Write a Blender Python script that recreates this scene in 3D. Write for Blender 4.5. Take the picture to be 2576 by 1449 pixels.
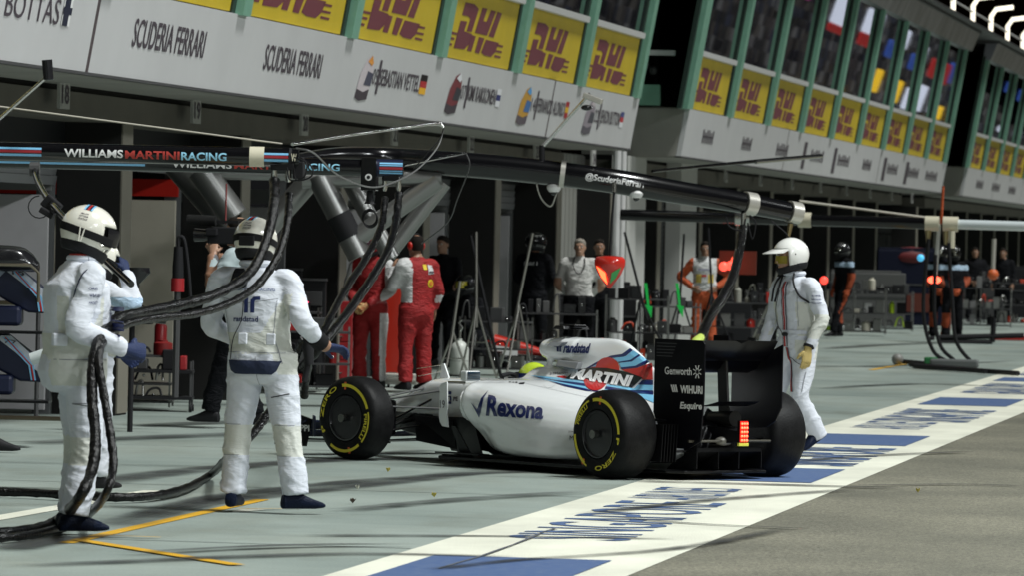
import bpy, bmesh, math, random
import numpy as np
from mathutils import Vector, Matrix, noise
from mathutils.bvhtree import BVHTree
random.seed(7)
S = bpy.context.scene
for o in list(bpy.data.objects): bpy.data.objects.remove(o)
COL = S.collection
R = math.radians
# ---------------------------------------------------------------- camera
YAW, PITCH, ROLL = R(8.79), -math.atan(130/14305.6), math.atan(.0225)
cd = bpy.data.cameras.new('camera'); cam = bpy.data.objects.new('camera', cd); COL.objects.link(cam)
cam.matrix_world = Matrix.Translation((0, 0, 1.8)) @ (Matrix.Rotation(YAW, 4, 'Z') @ Matrix.Rotation(math.pi/2+PITCH, 4, 'X') @ Matrix.Rotation(ROLL, 4, 'Z'))
cd.lens = 200; cd.sensor_width = 36; cd.clip_end = 2000; cd.clip_start = .5
cd.dof.use_dof = True; cd.dof.focus_distance = 40.5; cd.dof.aperture_fstop = 7.1
S.camera = cam
# ---------------------------------------------------------------- night sky and floodlight key
w = bpy.data.worlds.new('World'); S.world = w; w.use_nodes = True
nt = w.node_tree; bg = nt.nodes['Background']
sky = nt.nodes.new('ShaderNodeTexSky'); sky.sky_type = 'NISHITA'; sky.sun_disc = False
sky.sun_elevation = R(-4); sky.sun_rotation = R(90)
nt.links.new(sky.outputs[0], bg.inputs[0]); bg.inputs[1].default_value = .05
sd = bpy.data.lights.new('floodlight_key', 'SUN'); sun = bpy.data.objects.new('floodlight_key', sd); COL.objects.link(sun)
sd.energy = 3.0; sd.angle = R(10); sd.color = (.97, 1, .97)
sun.rotation_euler = Vector((.58, -.20, 1.2)).to_track_quat('Z', 'Y').to_euler()
fl_n = 0
for fy in (8, 20, 32, 44, 60, 85, 115):      # floodlight heads on the track-side truss
    ld = bpy.data.lights.new('floodlight', 'AREA'); ld.shape = 'RECTANGLE'; ld.size = 2.2; ld.size_y = .9; ld.energy = 700 if fy < 50 else 300; ld.color = (.95, 1, 1)
    lo = bpy.data.objects.new('floodlight', ld); COL.objects.link(lo); lo.location = (4.0, fy, 9.5); lo.rotation_euler = Vector((.75, 0, .9)).to_track_quat('Z', 'Y').to_euler()
S.view_settings.view_transform = 'Standard'; S.view_settings.look = 'None'
S.view_settings.exposure = .12; S.view_settings.gamma = 1; S.view_settings.use_curve_mapping = False
S.render.engine = 'CYCLES'; S.cycles.max_bounces = 6

# ---------------------------------------------------------------- helpers
_M = np.array(cam.matrix_world.to_3x3()); _F = 14305.6
def ray(x, y): return _M @ np.array([(x-1287.5)/_F, -(y-724.5)/_F, -1.0])
C0 = np.array([0, 0, 1.8])
def G(x, y, z=0.): d = ray(x, y); return Vector(C0 + (z-1.8)/d[2]*d)         # point at height z
def XP(x, y, D): d = ray(x, y); return Vector(C0 + (-D)/d[0]*d)              # point on a lane-parallel plane
def ZD(x, y, Z): return Vector(C0 + Z*ray(x, y))                             # point at a given distance
def YP(x, y, Y): d = ray(x, y); return Vector(C0 + Y/d[1]*d)                 # point on a plane across the lane

def s2l(c): return tuple(((v/255)/12.92 if v/255 <= .04045 else ((v/255+.055)/1.055)**2.4) for v in c)
MATS = {}
def mat(name, col, rough=.5, metal=0, bump=0, bscale=40, var=0, vscale=6, emit=None, es=0, coat=0, spec=.5, col2=None, stretch=None, fold=0):
    if name in MATS: return MATS[name]
    if max(col[:3]) < .03 and rough > .4 and spec == .5: spec = .15
    m = bpy.data.materials.new(name); m.use_nodes = True; t = m.node_tree; b = t.nodes['Principled BSDF']
    b.inputs['Base Color'].default_value = (*col[:3], 1); b.inputs['Roughness'].default_value = rough
    b.inputs['Metallic'].default_value = metal; b.inputs['Specular IOR Level'].default_value = spec
    if coat: b.inputs['Coat Weight'].default_value = coat; b.inputs['Coat Roughness'].default_value = .06
    if emit: b.inputs['Emission Color'].default_value = (*emit, 1); b.inputs['Emission Strength'].default_value = es
    tc = None
    if var or bump:
        tc = t.nodes.new('ShaderNodeTexCoord'); mp = t.nodes.new('ShaderNodeMapping'); t.links.new(tc.outputs['Object'], mp.inputs[0])
        if stretch: mp.inputs['Scale'].default_value = stretch
    if var:
        n = t.nodes.new('ShaderNodeTexNoise'); n.inputs['Scale'].default_value = vscale; n.inputs['Detail'].default_value = 6
        t.links.new(mp.outputs[0], n.inputs['Vector'])
        r = t.nodes.new('ShaderNodeValToRGB'); r.color_ramp.elements[0].position = .32; r.color_ramp.elements[1].position = .68
        c2 = col2 or tuple(v*(1-var) for v in col)
        r.color_ramp.elements[0].color = (*c2[:3], 1); r.color_ramp.elements[1].color = (*col[:3], 1)
        t.links.new(n.outputs['Fac'], r.inputs[0]); t.links.new(r.outputs[0], b.inputs['Base Color'])
    if bump:
        n = t.nodes.new('ShaderNodeTexNoise'); n.inputs['Scale'].default_value = bscale; n.inputs['Detail'].default_value = 5
        t.links.new(mp.outputs[0], n.inputs['Vector'])
        bp = t.nodes.new('ShaderNodeBump'); bp.inputs['Strength'].default_value = bump; bp.inputs['Distance'].default_value = .02
        t.links.new(n.outputs['Fac'], bp.inputs['Height']); t.links.new(bp.outputs[0], b.inputs['Normal'])
    if fold:      # long soft creases over the weave
        tc = t.nodes.new('ShaderNodeTexCoord'); mp = t.nodes.new('ShaderNodeMapping'); t.links.new(tc.outputs['Object'], mp.inputs[0]); mp.inputs['Scale'].default_value = (1, 1, 2.4); mp.inputs['Rotation'].default_value = (.5, .4, 0)
        n = t.nodes.new('ShaderNodeTexNoise'); n.inputs['Scale'].default_value = 6; n.inputs['Detail'].default_value = 3; n.inputs['Distortion'].default_value = 1.1; t.links.new(mp.outputs[0], n.inputs['Vector'])
        ab = t.nodes.new('ShaderNodeMath'); ab.operation = 'SUBTRACT'; t.links.new(n.outputs['Fac'], ab.inputs[0]); ab.inputs[1].default_value = .5
        a2 = t.nodes.new('ShaderNodeMath'); a2.operation = 'ABSOLUTE'; t.links.new(ab.outputs[0], a2.inputs[0])
        a3 = t.nodes.new('ShaderNodeMath'); a3.operation = 'POWER'; t.links.new(a2.outputs[0], a3.inputs[0]); a3.inputs[1].default_value = .6
        bp = t.nodes.new('ShaderNodeBump'); bp.inputs['Strength'].default_value = fold; bp.inputs['Distance'].default_value = .05; bp.invert = True; t.links.new(a3.outputs[0], bp.inputs['Height'])
        t.links.new(bp.outputs[0], b.inputs['Normal'])
    MATS[name] = m; return m

def tag(o, label=None, cat=None, group=None, kind=None):
    if label: o['label'] = label
    if cat: o['category'] = cat
    if group: o['group'] = group
    if kind: o['kind'] = kind
    return o
def thing(name, label, cat, loc=(0, 0, 0), rz=0, group=None):
    o = bpy.data.objects.new(name, None); COL.objects.link(o); o.location = loc; o.rotation_euler = (0, 0, rz)
    o.empty_display_size = .2
    return tag(o, label, cat, group)
def copytree(root, loc=None, rz=None, label=None):
    r = root.copy(); COL.objects.link(r)
    if loc is not None: r.location = loc
    if rz is not None: r.rotation_euler = (0, 0, rz)
    if label: r['label'] = label
    for ch in list(root.children):
        c = ch.copy(); COL.objects.link(c); c.parent = r
        for g in list(ch.children):
            d = g.copy(); COL.objects.link(d); d.parent = c
    return r

class MB:
    """collects shapes, links them as ONE mesh object"""
    def __init__(s): s.v = []; s.f = []; s.m = []; s.mi = 0
    def add(s, vs, fs):
        k = len(s.v); s.v += [tuple(p) for p in vs]; s.f += [tuple(i+k for i in f) for f in fs]; s.m += [s.mi]*len(fs); return s
    def box(s, a, b):
        x0, y0, z0 = (min(a[i], b[i]) for i in range(3)); x1, y1, z1 = (max(a[i], b[i]) for i in range(3))
        return s.add([(x0,y0,z0),(x1,y0,z0),(x1,y1,z0),(x0,y1,z0),(x0,y0,z1),(x1,y0,z1),(x1,y1,z1),(x0,y1,z1)],
                     [(0,3,2,1),(4,5,6,7),(0,1,5,4),(1,2,6,5),(2,3,7,6),(3,0,4,7)])
    def hexa(s, p):   # 8 points, bottom loop then top loop
        return s.add(p, [(0,3,2,1),(4,5,6,7),(0,1,5,4),(1,2,6,5),(2,3,7,6),(3,0,4,7)])
    def obox(s, c, hx, hy, hz, mtx=None):
        m = mtx or Matrix.Identity(3); c = Vector(c)
        return s.hexa([c + m @ Vector((sx*hx, sy*hy, sz*hz)) for sz in (-1, 1) for sx, sy in ((-1,-1),(1,-1),(1,1),(-1,1))])
    def loft(s, rings, cap=True, close=True):
        n = len(rings[0]); vs = [p for r in rings for p in r]; fs = []
        for i in range(len(rings)-1):
            for j in range(n if close else n-1):
                a = i*n+j; b = i*n+(j+1) % n; fs.append((a, b, b+n, a+n))
        if cap: fs.append(tuple(reversed(range(n)))); fs.append(tuple((len(rings)-1)*n+j for j in range(n)))
        return s.add(vs, fs)
    def tube(s, pts, r, n=10, flat=1., cap=True):
        pts = [Vector(p) for p in pts]; rs = r if isinstance(r, (list, tuple)) else [r]*len(pts)
        rings = []; up = None
        for i, p in enumerate(pts):
            t = (pts[min(i+1, len(pts)-1)]-pts[max(i-1, 0)]).normalized()
            if up is None:
                up = Vector((0, 0, 1)) if abs(t.z) < .9 else Vector((0, 1, 0))
            a = t.cross(up).normalized(); b = a.cross(t).normalized(); up = b
            rings.append([p + a*math.cos(2*math.pi*k/n)*rs[i] + b*math.sin(2*math.pi*k/n)*rs[i]*flat for k in range(n)])
        return s.loft(rings, cap)
    def lathe(s, prof, c=(0,0,0), ax=(0,0,1), n=24):
        ax = Vector(ax).normalized(); u = ax.orthogonal().normalized(); v = ax.cross(u); c = Vector(c)
        rings = [[c + ax*h + (u*math.cos(2*math.pi*k/n)+v*math.sin(2*math.pi*k/n))*max(r, 1e-4) for k in range(n)] for r, h in prof]
        return s.loft(rings)
    def ball(s, c, r, n=12, sc=(1,1,1), m=8):
        c = Vector(c)
        rings = [[c + Vector((sc[0]*math.cos(2*math.pi*k/n)*math.sin(math.pi*(i+.02)/(m+.04)), sc[1]*math.sin(2*math.pi*k/n)*math.sin(math.pi*(i+.02)/(m+.04)), -sc[2]*math.cos(math.pi*(i+.02)/(m+.04))))*r for k in range(n)] for i in range(m+1)]
        return s.loft(rings)
    def poly(s, pts, off):   # prism from outline by vector off
        n = len(pts); pts = [Vector(p) for p in pts]; off = Vector(off)
        return s.add(pts+[p+off for p in pts], [tuple(range(n-1, -1, -1)), tuple(range(n, 2*n))]+[(i, (i+1) % n, (i+1) % n+n, i+n) for i in range(n)])
    def build(s, name, m, parent=None, smooth=False, bevel=0, fix=True):
        me = bpy.data.meshes.new(name); me.from_pydata(s.v, [], s.f)
        ms = m if isinstance(m, (list, tuple)) else [m]
        for q in ms: me.materials.append(q)
        if len(ms) > 1: me.polygons.foreach_set('material_index', s.m)
        if fix:
            bm = bmesh.new(); bm.from_mesh(me); bmesh.ops.recalc_face_normals(bm, faces=bm.faces); bm.to_mesh(me); bm.free()
        me.update()
        if smooth:
            me.polygons.foreach_set('use_smooth', [True]*len(me.polygons))
            try: me.set_sharp_from_angle(angle=R(40))
            except Exception: pass
        o = bpy.data.objects.new(name, me); COL.objects.link(o)
        if parent: o.parent = parent
        if bevel:
            b = o.modifiers.new('b', 'BEVEL'); b.width = bevel; b.segments = 2; b.limit_method = 'ANGLE'; b.angle_limit = R(40)
        return o

def catmull(pts, n=8):
    pts = [Vector(p) for p in pts]; P = [pts[0]*2-pts[1]]+pts+[pts[-1]*2-pts[-2]]; out = []
    for i in range(1, len(P)-2):
        for k in range(n):
            t = k/n; a, b, c, d = P[i-1:i+3]
            out.append(.5*((2*b)+(c-a)*t+(2*a-5*b+4*c-d)*t*t+(3*b-a-3*c+d)*t**3))
    out.append(pts[-1]); return out

_tc = {}
def text_mesh(txt, bold=0., res=3, shear=0.):
    """flat glyph mesh (verts 2D normalised: x 0..w, cap height 1), faces"""
    key = (txt, bold, res, shear)
    if key in _tc: return _tc[key]
    cu = bpy.data.curves.new('t', 'FONT'); cu.body = txt; cu.resolution_u = res; cu.offset = bold; cu.shear = shear
    o = bpy.data.objects.new('t', cu); COL.objects.link(o)
    dg = bpy.context.evaluated_depsgraph_get(); me = bpy.data.meshes.new_from_object(o.evaluated_get(dg))
    vs = np.array([v.co[:2] for v in me.vertices]).reshape(-1, 2); fs = [tuple(p.vertices) for p in me.polygons]
    bpy.data.objects.remove(o); bpy.data.curves.remove(cu); bpy.data.meshes.remove(me)
    if len(vs): vs[:, 0] -= vs[:, 0].min()
    vs = vs/.69
    _tc[key] = (vs, fs); return _tc[key]
def text_on(txt, m, parent, fn, name='lettering', bold=0., fit=None, res=3, shear=0.):
    """fn maps (u in 0..1, cap-height v) to a 3D point"""
    vs, fs = text_mesh(txt, bold, res, shear); w = vs[:, 0].max(); mb = MB()
    mb.add([fn(x/w, y) for x, y in vs], fs)
    return mb.build(name, m, parent, fix=False)
def quad_fn(p00, p10, h, off=(0, 0, 0)):
    """baseline p00->p10, up vector h"""
    a, b, h, off = Vector(p00), Vector(p10), Vector(h), Vector(off)
    return lambda u, v: a+(b-a)*u+h*v+off

WHITE = mat('white_paint', (.72, .72, .70), .35); BLACK = mat('black_gloss', (.012, .012, .014), .22, coat=.3)
BLACKM = mat('black_matt', (.018, .018, .02), .6); CHROME = mat('polished_metal', (.62, .62, .6), .22, 1)
DGREY = mat('dark_grey', (.05, .05, .052), .5); NAVY = mat('navy_blue', (.005, .009, .036), .4)
LBLUE = mat('light_blue', (.22, .52, .80), .35); RED = mat('race_red', (.55, .02, .012), .35); MRED = mat('dark_red', (.35, .02, .025), .35)
TXW = mat('white_print', (.8, .8, .8), .5); TXD = mat('dark_print', (.06, .045, .06), .6); TXN = mat('navy_print', (.012, .022, .10), .4)
YEL = mat('yellow_print', (.72, .52, .02), .5)
# ================================================================= ground
def concrete_mat():
    m = bpy.data.materials.new('pit_concrete'); m.use_nodes = True; t = m.node_tree; b = t.nodes['Principled BSDF']; N = t.nodes.new; L = t.links.new
    tc = N('ShaderNodeTexCoord')
    def noise_(sc, mapping=(1, 1, 1), det=6, rot=0, rough=.6):
        mp = N('ShaderNodeMapping'); mp.inputs['Scale'].default_value = mapping; mp.inputs['Rotation'].default_value = (0, 0, rot); L(tc.outputs['Object'], mp.inputs[0])
        n = N('ShaderNodeTexNoise'); n.inputs['Scale'].default_value = sc; n.inputs['Detail'].default_value = det; n.inputs['Roughness'].default_value = rough; L(mp.outputs[0], n.inputs['Vector']); return n.outputs['Fac']
    def ramp(f, p0, c0, p1, c1):
        r = N('ShaderNodeValToRGB'); r.color_ramp.elements[0].position = p0; r.color_ramp.elements[1].position = p1
        r.color_ramp.elements[0].color = (*c0, 1); r.color_ramp.elements[1].color = (*c1, 1); L(f, r.inputs[0]); return r.outputs[0]
    def mix(f, a, c, mode='MIX'):
        x = N('ShaderNodeMixRGB'); x.blend_type = mode
        if isinstance(f, float): x.inputs[0].default_value = f
        else: L(f, x.inputs[0])
        L(a, x.inputs[1]); L(c, x.inputs[2]); return x.outputs[0]
    base = ramp(noise_(.3, det=8), .3, (.20, .245, .228), .7, (.35, .40, .365))
    fine = ramp(noise_(60, det=3), .3, (.80, .80, .80), .7, (1.08, 1.08, 1.08))
    base = mix(1., base, fine, 'MULTIPLY')
    stains = ramp(noise_(1.1, (1, .4, 1), rot=.3, det=8), .48, (1, 1, 1), .75, (.74, .70, .65)); base = mix(1., base, stains, 'MULTIPLY')
    st = ramp(noise_(5, (.05, .9, 1), rot=.12, det=3), .55, (1, 1, 1), .85, (.72, .74, .74)); base = mix(.8, base, st, 'MULTIPLY')
    L(base, b.inputs['Base Color']); b.inputs['Roughness'].default_value = .62
    bp = N('ShaderNodeBump'); bp.inputs['Strength'].default_value = .25; bp.inputs['Distance'].default_value = .004; L(noise_(140, det=2), bp.inputs['Height']); L(bp.outputs[0], b.inputs['Normal'])
    return m
def asphalt_mat():
    m = bpy.data.materials.new('track_asphalt'); m.use_nodes = True; t = m.node_tree; b = t.nodes['Principled BSDF']; N = t.nodes.new; L = t.links.new
    tc = N('ShaderNodeTexCoord'); v = N('ShaderNodeTexVoronoi'); v.inputs['Scale'].default_value = 65; L(tc.outputs['Object'], v.inputs['Vector'])
    r = N('ShaderNodeValToRGB'); r.color_ramp.elements[0].color = (.07, .069, .054, 1); r.color_ramp.elements[1].color = (.265, .26, .20, 1)
    L(v.outputs['Color'], r.inputs[0])
    n = N('ShaderNodeTexNoise'); n.inputs['Scale'].default_value = .5; n.inputs['Detail'].default_value = 4; L(tc.outputs['Object'], n.inputs['Vector'])
    r2 = N('ShaderNodeValToRGB'); r2.color_ramp.elements[0].position = .3; r2.color_ramp.elements[1].position = .7; r2.color_ramp.elements[0].color = (.66, .66, .66, 1); r2.color_ramp.elements[1].color = (1.15, 1.12, 1.1, 1); L(n.outputs[0], r2.inputs[0])
    x = N('ShaderNodeMixRGB'); x.blend_type = 'MULTIPLY'; x.inputs[0].default_value = 1; L(r.outputs[0], x.inputs[1]); L(r2.outputs[0], x.inputs[2]); L(x.outputs[0], b.inputs['Base Color'])
    b.inputs['Roughness'].default_value = .75
    bp = N('ShaderNodeBump'); bp.inputs['Strength'].default_value = .5; bp.inputs['Distance'].default_value = .006; L(v.outputs['Distance'], bp.inputs['Height']); L(bp.outputs[0], b.inputs['Normal'])
    return m
CONC = concrete_mat(); ASPH = asphalt_mat()
def sheet(name, pts, z, m, kind='structure', parent=None):
    mb = MB(); mb.add([(p[0], p[1], z) for p in pts], [tuple(range(len(pts)))])
    o = mb.build(name, m, parent, fix=False)
    if o.data.polygons[0].normal.z < 0: o.data.flip_normals()
    if kind and not parent: o['kind'] = kind
    return o
sheet('pit_lane', [(-40, -40), (-4.5, -40), (-4.5, 900), (-40, 900)], 0, CONC)
sheet('track', [(-4.5, -40), (120, -40), (120, 900), (-4.5, 900)], 0, ASPH)
sheet('ground', [(-400, -100), (400, -100), (400, 1200), (-400, 1200)], -.05, DGREY)
PAINTW = mat('painted_white_band', (.80, .80, .68), .6, var=.22, vscale=1.6, bump=.3, bscale=70, stretch=(1, .5, 1))
PAINTB = mat('painted_blue_lettering', (.055, .105, .25), .6, var=.35, vscale=14, col2=(.10, .15, .27))
PAINTY = mat('painted_yellow_line', (.72, .40, .02), .5, var=.12, vscale=5)
band = sheet('painted_band', [(-5.47, 10), (-4.02, 10), (-3.93, 62), (-3.93, 200), (-5.40, 200), (-5.48, 42)], .004, PAINTW)
def band_text(txt, y0, y1, x0, x1, bold=.01):   # letters run along the lane, tops towards the garages
    def fn(u, v): return Vector((x1+(x0-x1)*v, y0+(y1-y0)*u, .008))
    o = text_on(txt, PAINTB, band, fn, 'painted_lettering', bold); return o
def blue(y0, y1, x0=-5.25, x1=-4.25): sheet('painted_block', [(x0, y0), (x1, y0), (x1, y1), (x0, y1)], .008, PAINTB, None, band)
blue(27.5, 31.35)
for txt, a_, b_, x0_, x1_, bo in (('SINGAPORE', 33.4, 38.6, -5.18, -4.45, .0), ('AIRLINES', 38.9, 40.9, -5.2, -4.6, .0), ('SINGAPORE', 45.6, 49.9, -5.18, -4.28, .015), ('AIRLINES', 55.2, 57.6, -5.2, -4.5, .0), ('SINGAPORE', 57.8, 62.3, -5.2, -4.25, .01), ('GRAND PRIX', 69.5, 75, -5.2, -4.3, .01), ('SINGAPORE', 80, 86, -5.2, -4.3, .01), ('GRAND PRIX', 92, 98, -5.2, -4.3, .01)):
    band_text(txt, a_, b_, x0_, x1_, bo)
for a_, b_ in ((42.3, 45.0), (50.6, 53.4), (64.0, 67.3), (76.2, 78.5), (88, 90.5)): blue(a_, b_)
# yellow box lines, white line, tyre marks and painted truss shadows
def line(name, p, q, wd, m, z=.004):
    p, q = Vector(p), Vector(q); d = (q-p); n = Vector((-d.y, d.x, 0)).normalized()*wd/2
    return sheet(name, [p-n, q-n, q+n, p+n], z, m)
a = G(185, 1366); line('yellow_line', G(165, 1368), G(660, 1258), .10, PAINTY); line('yellow_line', G(200, 1362), G(597, 1425), .10, PAINTY, .008)
line('yellow_line', G(250, 1352), G(404, 1357), .035, PAINTY, .012)
line('yellow_line', G(2190, 932), G(2275, 917), .10, PAINTY); line('yellow_line', G(600, 1283), G(760, 1283), .03, PAINTY, .008)
line('white_line', G(-80, 1318), G(390, 1236), .16, PAINTW)
line('white_line', G(585, 1289), G(650, 1283), .12, PAINTW, .004)
RUB0 = mat('crack_dark', (.10, .11, .13), .7)
def rubber_shadow_mat():
    m = bpy.data.materials.new('rubber_and_shadow_streak'); m.use_nodes = True; t = m.node_tree; b = t.nodes['Principled BSDF']; N = t.nodes.new; L = t.links.new
    b.inputs['Base Color'].default_value = (.035, .038, .04, 1); b.inputs['Roughness'].default_value = .5
    uv = N('ShaderNodeTexCoord'); mp = N('ShaderNodeMapping'); mp.inputs['Scale'].default_value = (1.2, 30, 1); L(uv.outputs['UV'], mp.inputs[0])
    n = N('ShaderNodeTexNoise'); n.inputs['Scale'].default_value = 1; n.inputs['Detail'].default_value = 4; L(mp.outputs[0], n.inputs['Vector'])
    n2 = N('ShaderNodeTexNoise'); n2.inputs['Scale'].default_value = 1.7; L(uv.outputs['Object'], n2.inputs['Vector'])
    sp = N('ShaderNodeSeparateXYZ'); L(uv.outputs['UV'], sp.inputs[0])
    def mth(op, a, c=None):
        k = N('ShaderNodeMath'); k.operation = op; k.use_clamp = False
        for i, q in enumerate((a, c)):
            if q is None: continue
            if isinstance(q, (int, float)): k.inputs[i].default_value = q
            else: L(q, k.inputs[i])
        return k.outputs[0]
    e = mth('MULTIPLY', mth('SUBTRACT', 1, sp.outputs['Y']), sp.outputs['Y']); e = mth('MULTIPLY', e, 4)     # fades to both edges
    e2 = mth('MULTIPLY', mth('SUBTRACT', 1, sp.outputs['X']), sp.outputs['X']); e2 = mth('MINIMUM', mth('MULTIPLY', e2, 8), 1)
    a = mth('MULTIPLY', mth('MULTIPLY', e, e2), mth('ADD', mth('MULTIPLY', mth('ADD', n.outputs[0], n2.outputs[0]), 1.5), -.85))
    mr = N('ShaderNodeClamp'); L(a, mr.inputs[0]); mr.inputs['Max'].default_value = .85; L(mr.outputs[0], b.inputs['Alpha'])
    return m
RUB_SHADOW = rubber_shadow_mat()
rz_ = [.005]
def mark(pix, wd):
    pts = catmull([G(*p) for p in pix], 6); L = []; Rr = []
    for i, p in enumerate(pts):
        d = (pts[min(i+1, len(pts)-1)]-pts[max(i-1, 0)]); n = Vector((-d.y, d.x, 0)).normalized()*wd/2
        L.append(p+n); Rr.append(p-n)
    rz_[0] += .0006
    me = bpy.data.meshes.new('tyre_and_shadow_mark'); n = len(pts)
    me.from_pydata([(p.x, p.y, rz_[0]) for p in L+Rr], [], [(i, n+i, n+i+1, i+1) for i in range(n-1)])
    uv = me.uv_layers.new()
    for lp in me.loops:
        i = lp.vertex_index; uv.data[lp.index].uv = ((i % n)/(n-1), 1. if i < n else 0.)
    me.materials.append(RUB_SHADOW); o = bpy.data.objects.new('tyre_and_shadow_mark', me); COL.objects.link(o); o['kind'] = 'structure'
mark([(200, 1222), (420, 1192), (640, 1172), (830, 1160), (1100, 1152)], .5)
mark([(250, 1338), (480, 1275), (700, 1245), (980, 1215), (1260, 1180)], .42)
mark([(330, 1300), (560, 1250), (800, 1222), (1000, 1205), (1330, 1188), (1500, 1190)], .3)
mark([(750, 1165), (1000, 1140), (1100, 1135)], .3)
mark([(760, 1350), (1200, 1352), (1700, 1360)], .25); mark([(0, 1430), (800, 1398), (1300, 1405)], .28)  # long level streaks paint the shadows of the overhead truss
mark([(2060, 880), (2250, 868), (2500, 862)], .5); mark([(2050, 980), (2300, 968), (2520, 975)], .35); mark([(2030, 925), (2250, 922), (2560, 910)], .3)
mark([(2150, 1225), (2400, 1222), (2570, 1226)], .15); mark([(1500, 1302), (1750, 1322), (2050, 1335)], .12); mark([(1560, 1213), (1900, 1222), (2280, 1232)], .3)
mark([(0, 1390), (150, 1360), (330, 1350)], .35)
mark([(1080, 1440), (1300, 1415), (1700, 1385), (2000, 1330)], .16); mark([(1450, 1300), (1800, 1262), (2150, 1235)], .2); mark([(2000, 1165), (2200, 1150), (2450, 1140)], .2); 
mark([(60, 1120), (350, 1105), (700, 1092)], .5); mark([(350, 1075), (500, 1068), (760, 1060)], .4); mark([(850, 1290), (1150, 1262), (1500, 1240)], .25); mark([(300, 1400), (700, 1380), (1050, 1376)], .2)
ck = []
cp = [G(*q) for q in ((1105,1436),(1150,1422),(1200,1408),(1245,1392),(1290,1376),(1335,1358),(1370,1342),(1400,1334))]
for i_, p_ in enumerate(cp): d_ = .010*(1+.5*math.sin(i_*3)); ck += [(p_.x-d_, p_.y+.02*math.sin(i_*5), .0125), (p_.x+d_, p_.y, .0125)]
ckm = MB(); ckm.add(ck, [(2*i_, 2*i_+1, 2*i_+3, 2*i_+2) for i_ in range(len(cp)-1)]); ckm.build('crack', RUB0, band, fix=False)
for yj in range(18, 130, 7): sheet('slab_joint', [(-12, yj), (-5.5, yj), (-5.5, yj+.03), (-12, yj+.03)], .003, mat('joint_fill', (.13,.15,.145), .7))
# fallen leaves
def leaf(x, y, s, c, label):
    s *= .7; p = G(x, y); mb = MB(); a = random.random()*6
    rim = [(math.cos(a+t)*s*(1+.25*math.sin(3*t)), math.sin(a+t)*s*.6, .012+.018*math.sin(2*t+a)**2+.01) for t in [k*math.pi/5 for k in range(10)]]
    mb.add([(0, 0, .006)]+rim, [(0, k+1, (k+1) % 10+1) for k in range(10)])
    mb.add([(0, 0, .002)]+[(q[0], q[1], q[2]-.003) for q in rim], [(0, (k+1) % 10+1, k+1) for k in range(10)])
    o = mb.build('fallen_leaf', mat('leaf_'+c, {'brown': (.06, .04, .025), 'yellow': (.45, .38, .08), 'pale': (.5, .5, .42)}[c], .7), fix=False)
    o.location = (p.x, p.y, .006); tag(o, label, 'leaf')
leaf(887, 1270, .028, 'brown', 'dark brown curled leaf on the concrete in front of the man seen from behind')
leaf(1092, 1255, .024, 'yellow', 'small yellow leaf lying on the concrete midway between two other leaves and the white band')
leaf(975, 1191, .024, 'yellow', 'yellow leaf on the grey tyre mark behind the front wheel')
leaf(899, 1236, .02, 'pale', 'pale tiny leaf on the concrete above the dark brown leaf')
leaf(2308, 1243, .02, 'yellow', 'yellow leaf speck on the dark asphalt of the track')

# ================================================================= pit buildings
FASC = mat('fascia_white_panel', (.60, .60, .61), .45, var=.06, vscale=1.5); SOFF = mat('soffit_grey', (.34, .33, .30), .7, var=.15, vscale=2)
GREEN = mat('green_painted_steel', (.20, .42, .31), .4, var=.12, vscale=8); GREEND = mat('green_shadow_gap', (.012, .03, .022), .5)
YPAN = mat('yellow_banner', (.64, .47, .015), .5, var=.12, vscale=1.2); MAR = mat('maroon_print', (.16, .03, .045), .6)
RAILW = mat('rail_white', (.62, .62, .62), .4); WALLB = mat('wall_beige_grey', (.13, .12, .10), .75, var=.18, vscale=1.6, bump=.1, bscale=20)
PILL = mat('pillar_shaded_grey', (.020, .0195, .019), .7, var=.15, vscale=2); PILF = mat('pillar_lit_face', (.20, .185, .15), .7, var=.12, vscale=2)  # shade on pillar sides and light on fronts put into the colours
SHUT = mat('shutter_grey', (.14, .145, .15), .5); FRAME = mat('frame_dark', (.02, .021, .024), .5)
GLASS = mat('tinted_glass', (.006, .006, .009), .012, spec=.8)
TAN = math.tan(R(9.5)); BAY = 5.72
def FX(z): return -11.03+(z-3.12)*TAN       # sloping front plane
DH = [[(985,110),(1010,10),(1075,20),(1108,55),(1055,240),(1018,234),(1045,140),(1030,118)],
 [(975,155),(1022,160),(1000,235),(1060,258),(1040,330),(1000,378),(925,368)],
 [(1135,45),(1172,50),(1142,150),(1165,156),(1200,60),(1237,68),(1170,265),(1078,245)],
 [(1250,70),(1284,82),(1220,281),(1180,270)],[(1055,265),(1086,272),(1052,395),(1020,388)],[(1110,277),(1150,288),(1110,412),(1078,402)],
 [(1162,298),(1262,322),(1232,400),(1200,437),(1150,425),(1125,400)],
 [(888,236),(952,250),(946,268),(882,254)],[(878,278),(932,290),(926,308),(872,296)],[(866,322),(915,334),(909,352),(860,340)],
 [(1248,332),(1296,344),(1290,360),(1242,348)],[(1240,380),(1287,390),(1281,406),(1234,396)],[(1230,420),(1278,433),(1272,449),(1224,437)]]
def dhl_uv(x, y):
    yb = 430+(x-840)*.227; xb = x-.165*(yb-y); return ((xb-840)/485, (yb-y)/567)
def banner(parent, y0, y1, z0=3.88, z1=4.70, d=.05):
    mb = MB(); P = lambda u, v, o=0: Vector((FX(z0+(z1-z0)*v)-d+o, y0+(y1-y0)*u, z0+(z1-z0)*v))
    mb.hexa([P(0,0,-.03), P(0,0), P(1,0), P(1,0,-.03), P(0,1,-.03), P(0,1), P(1,1), P(1,1,-.03)])
    b = mb.build('banner_panel', YPAN, parent)
    lm = MB()
    for pl in DH:
        q = [dhl_uv(*p) for p in pl]; lm.add([P(.03+.95*u, v, .004) for u, v in q], [tuple(range(len(q)))])
    lm.build('logo', MAR, b, fix=False)
    return b
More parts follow.
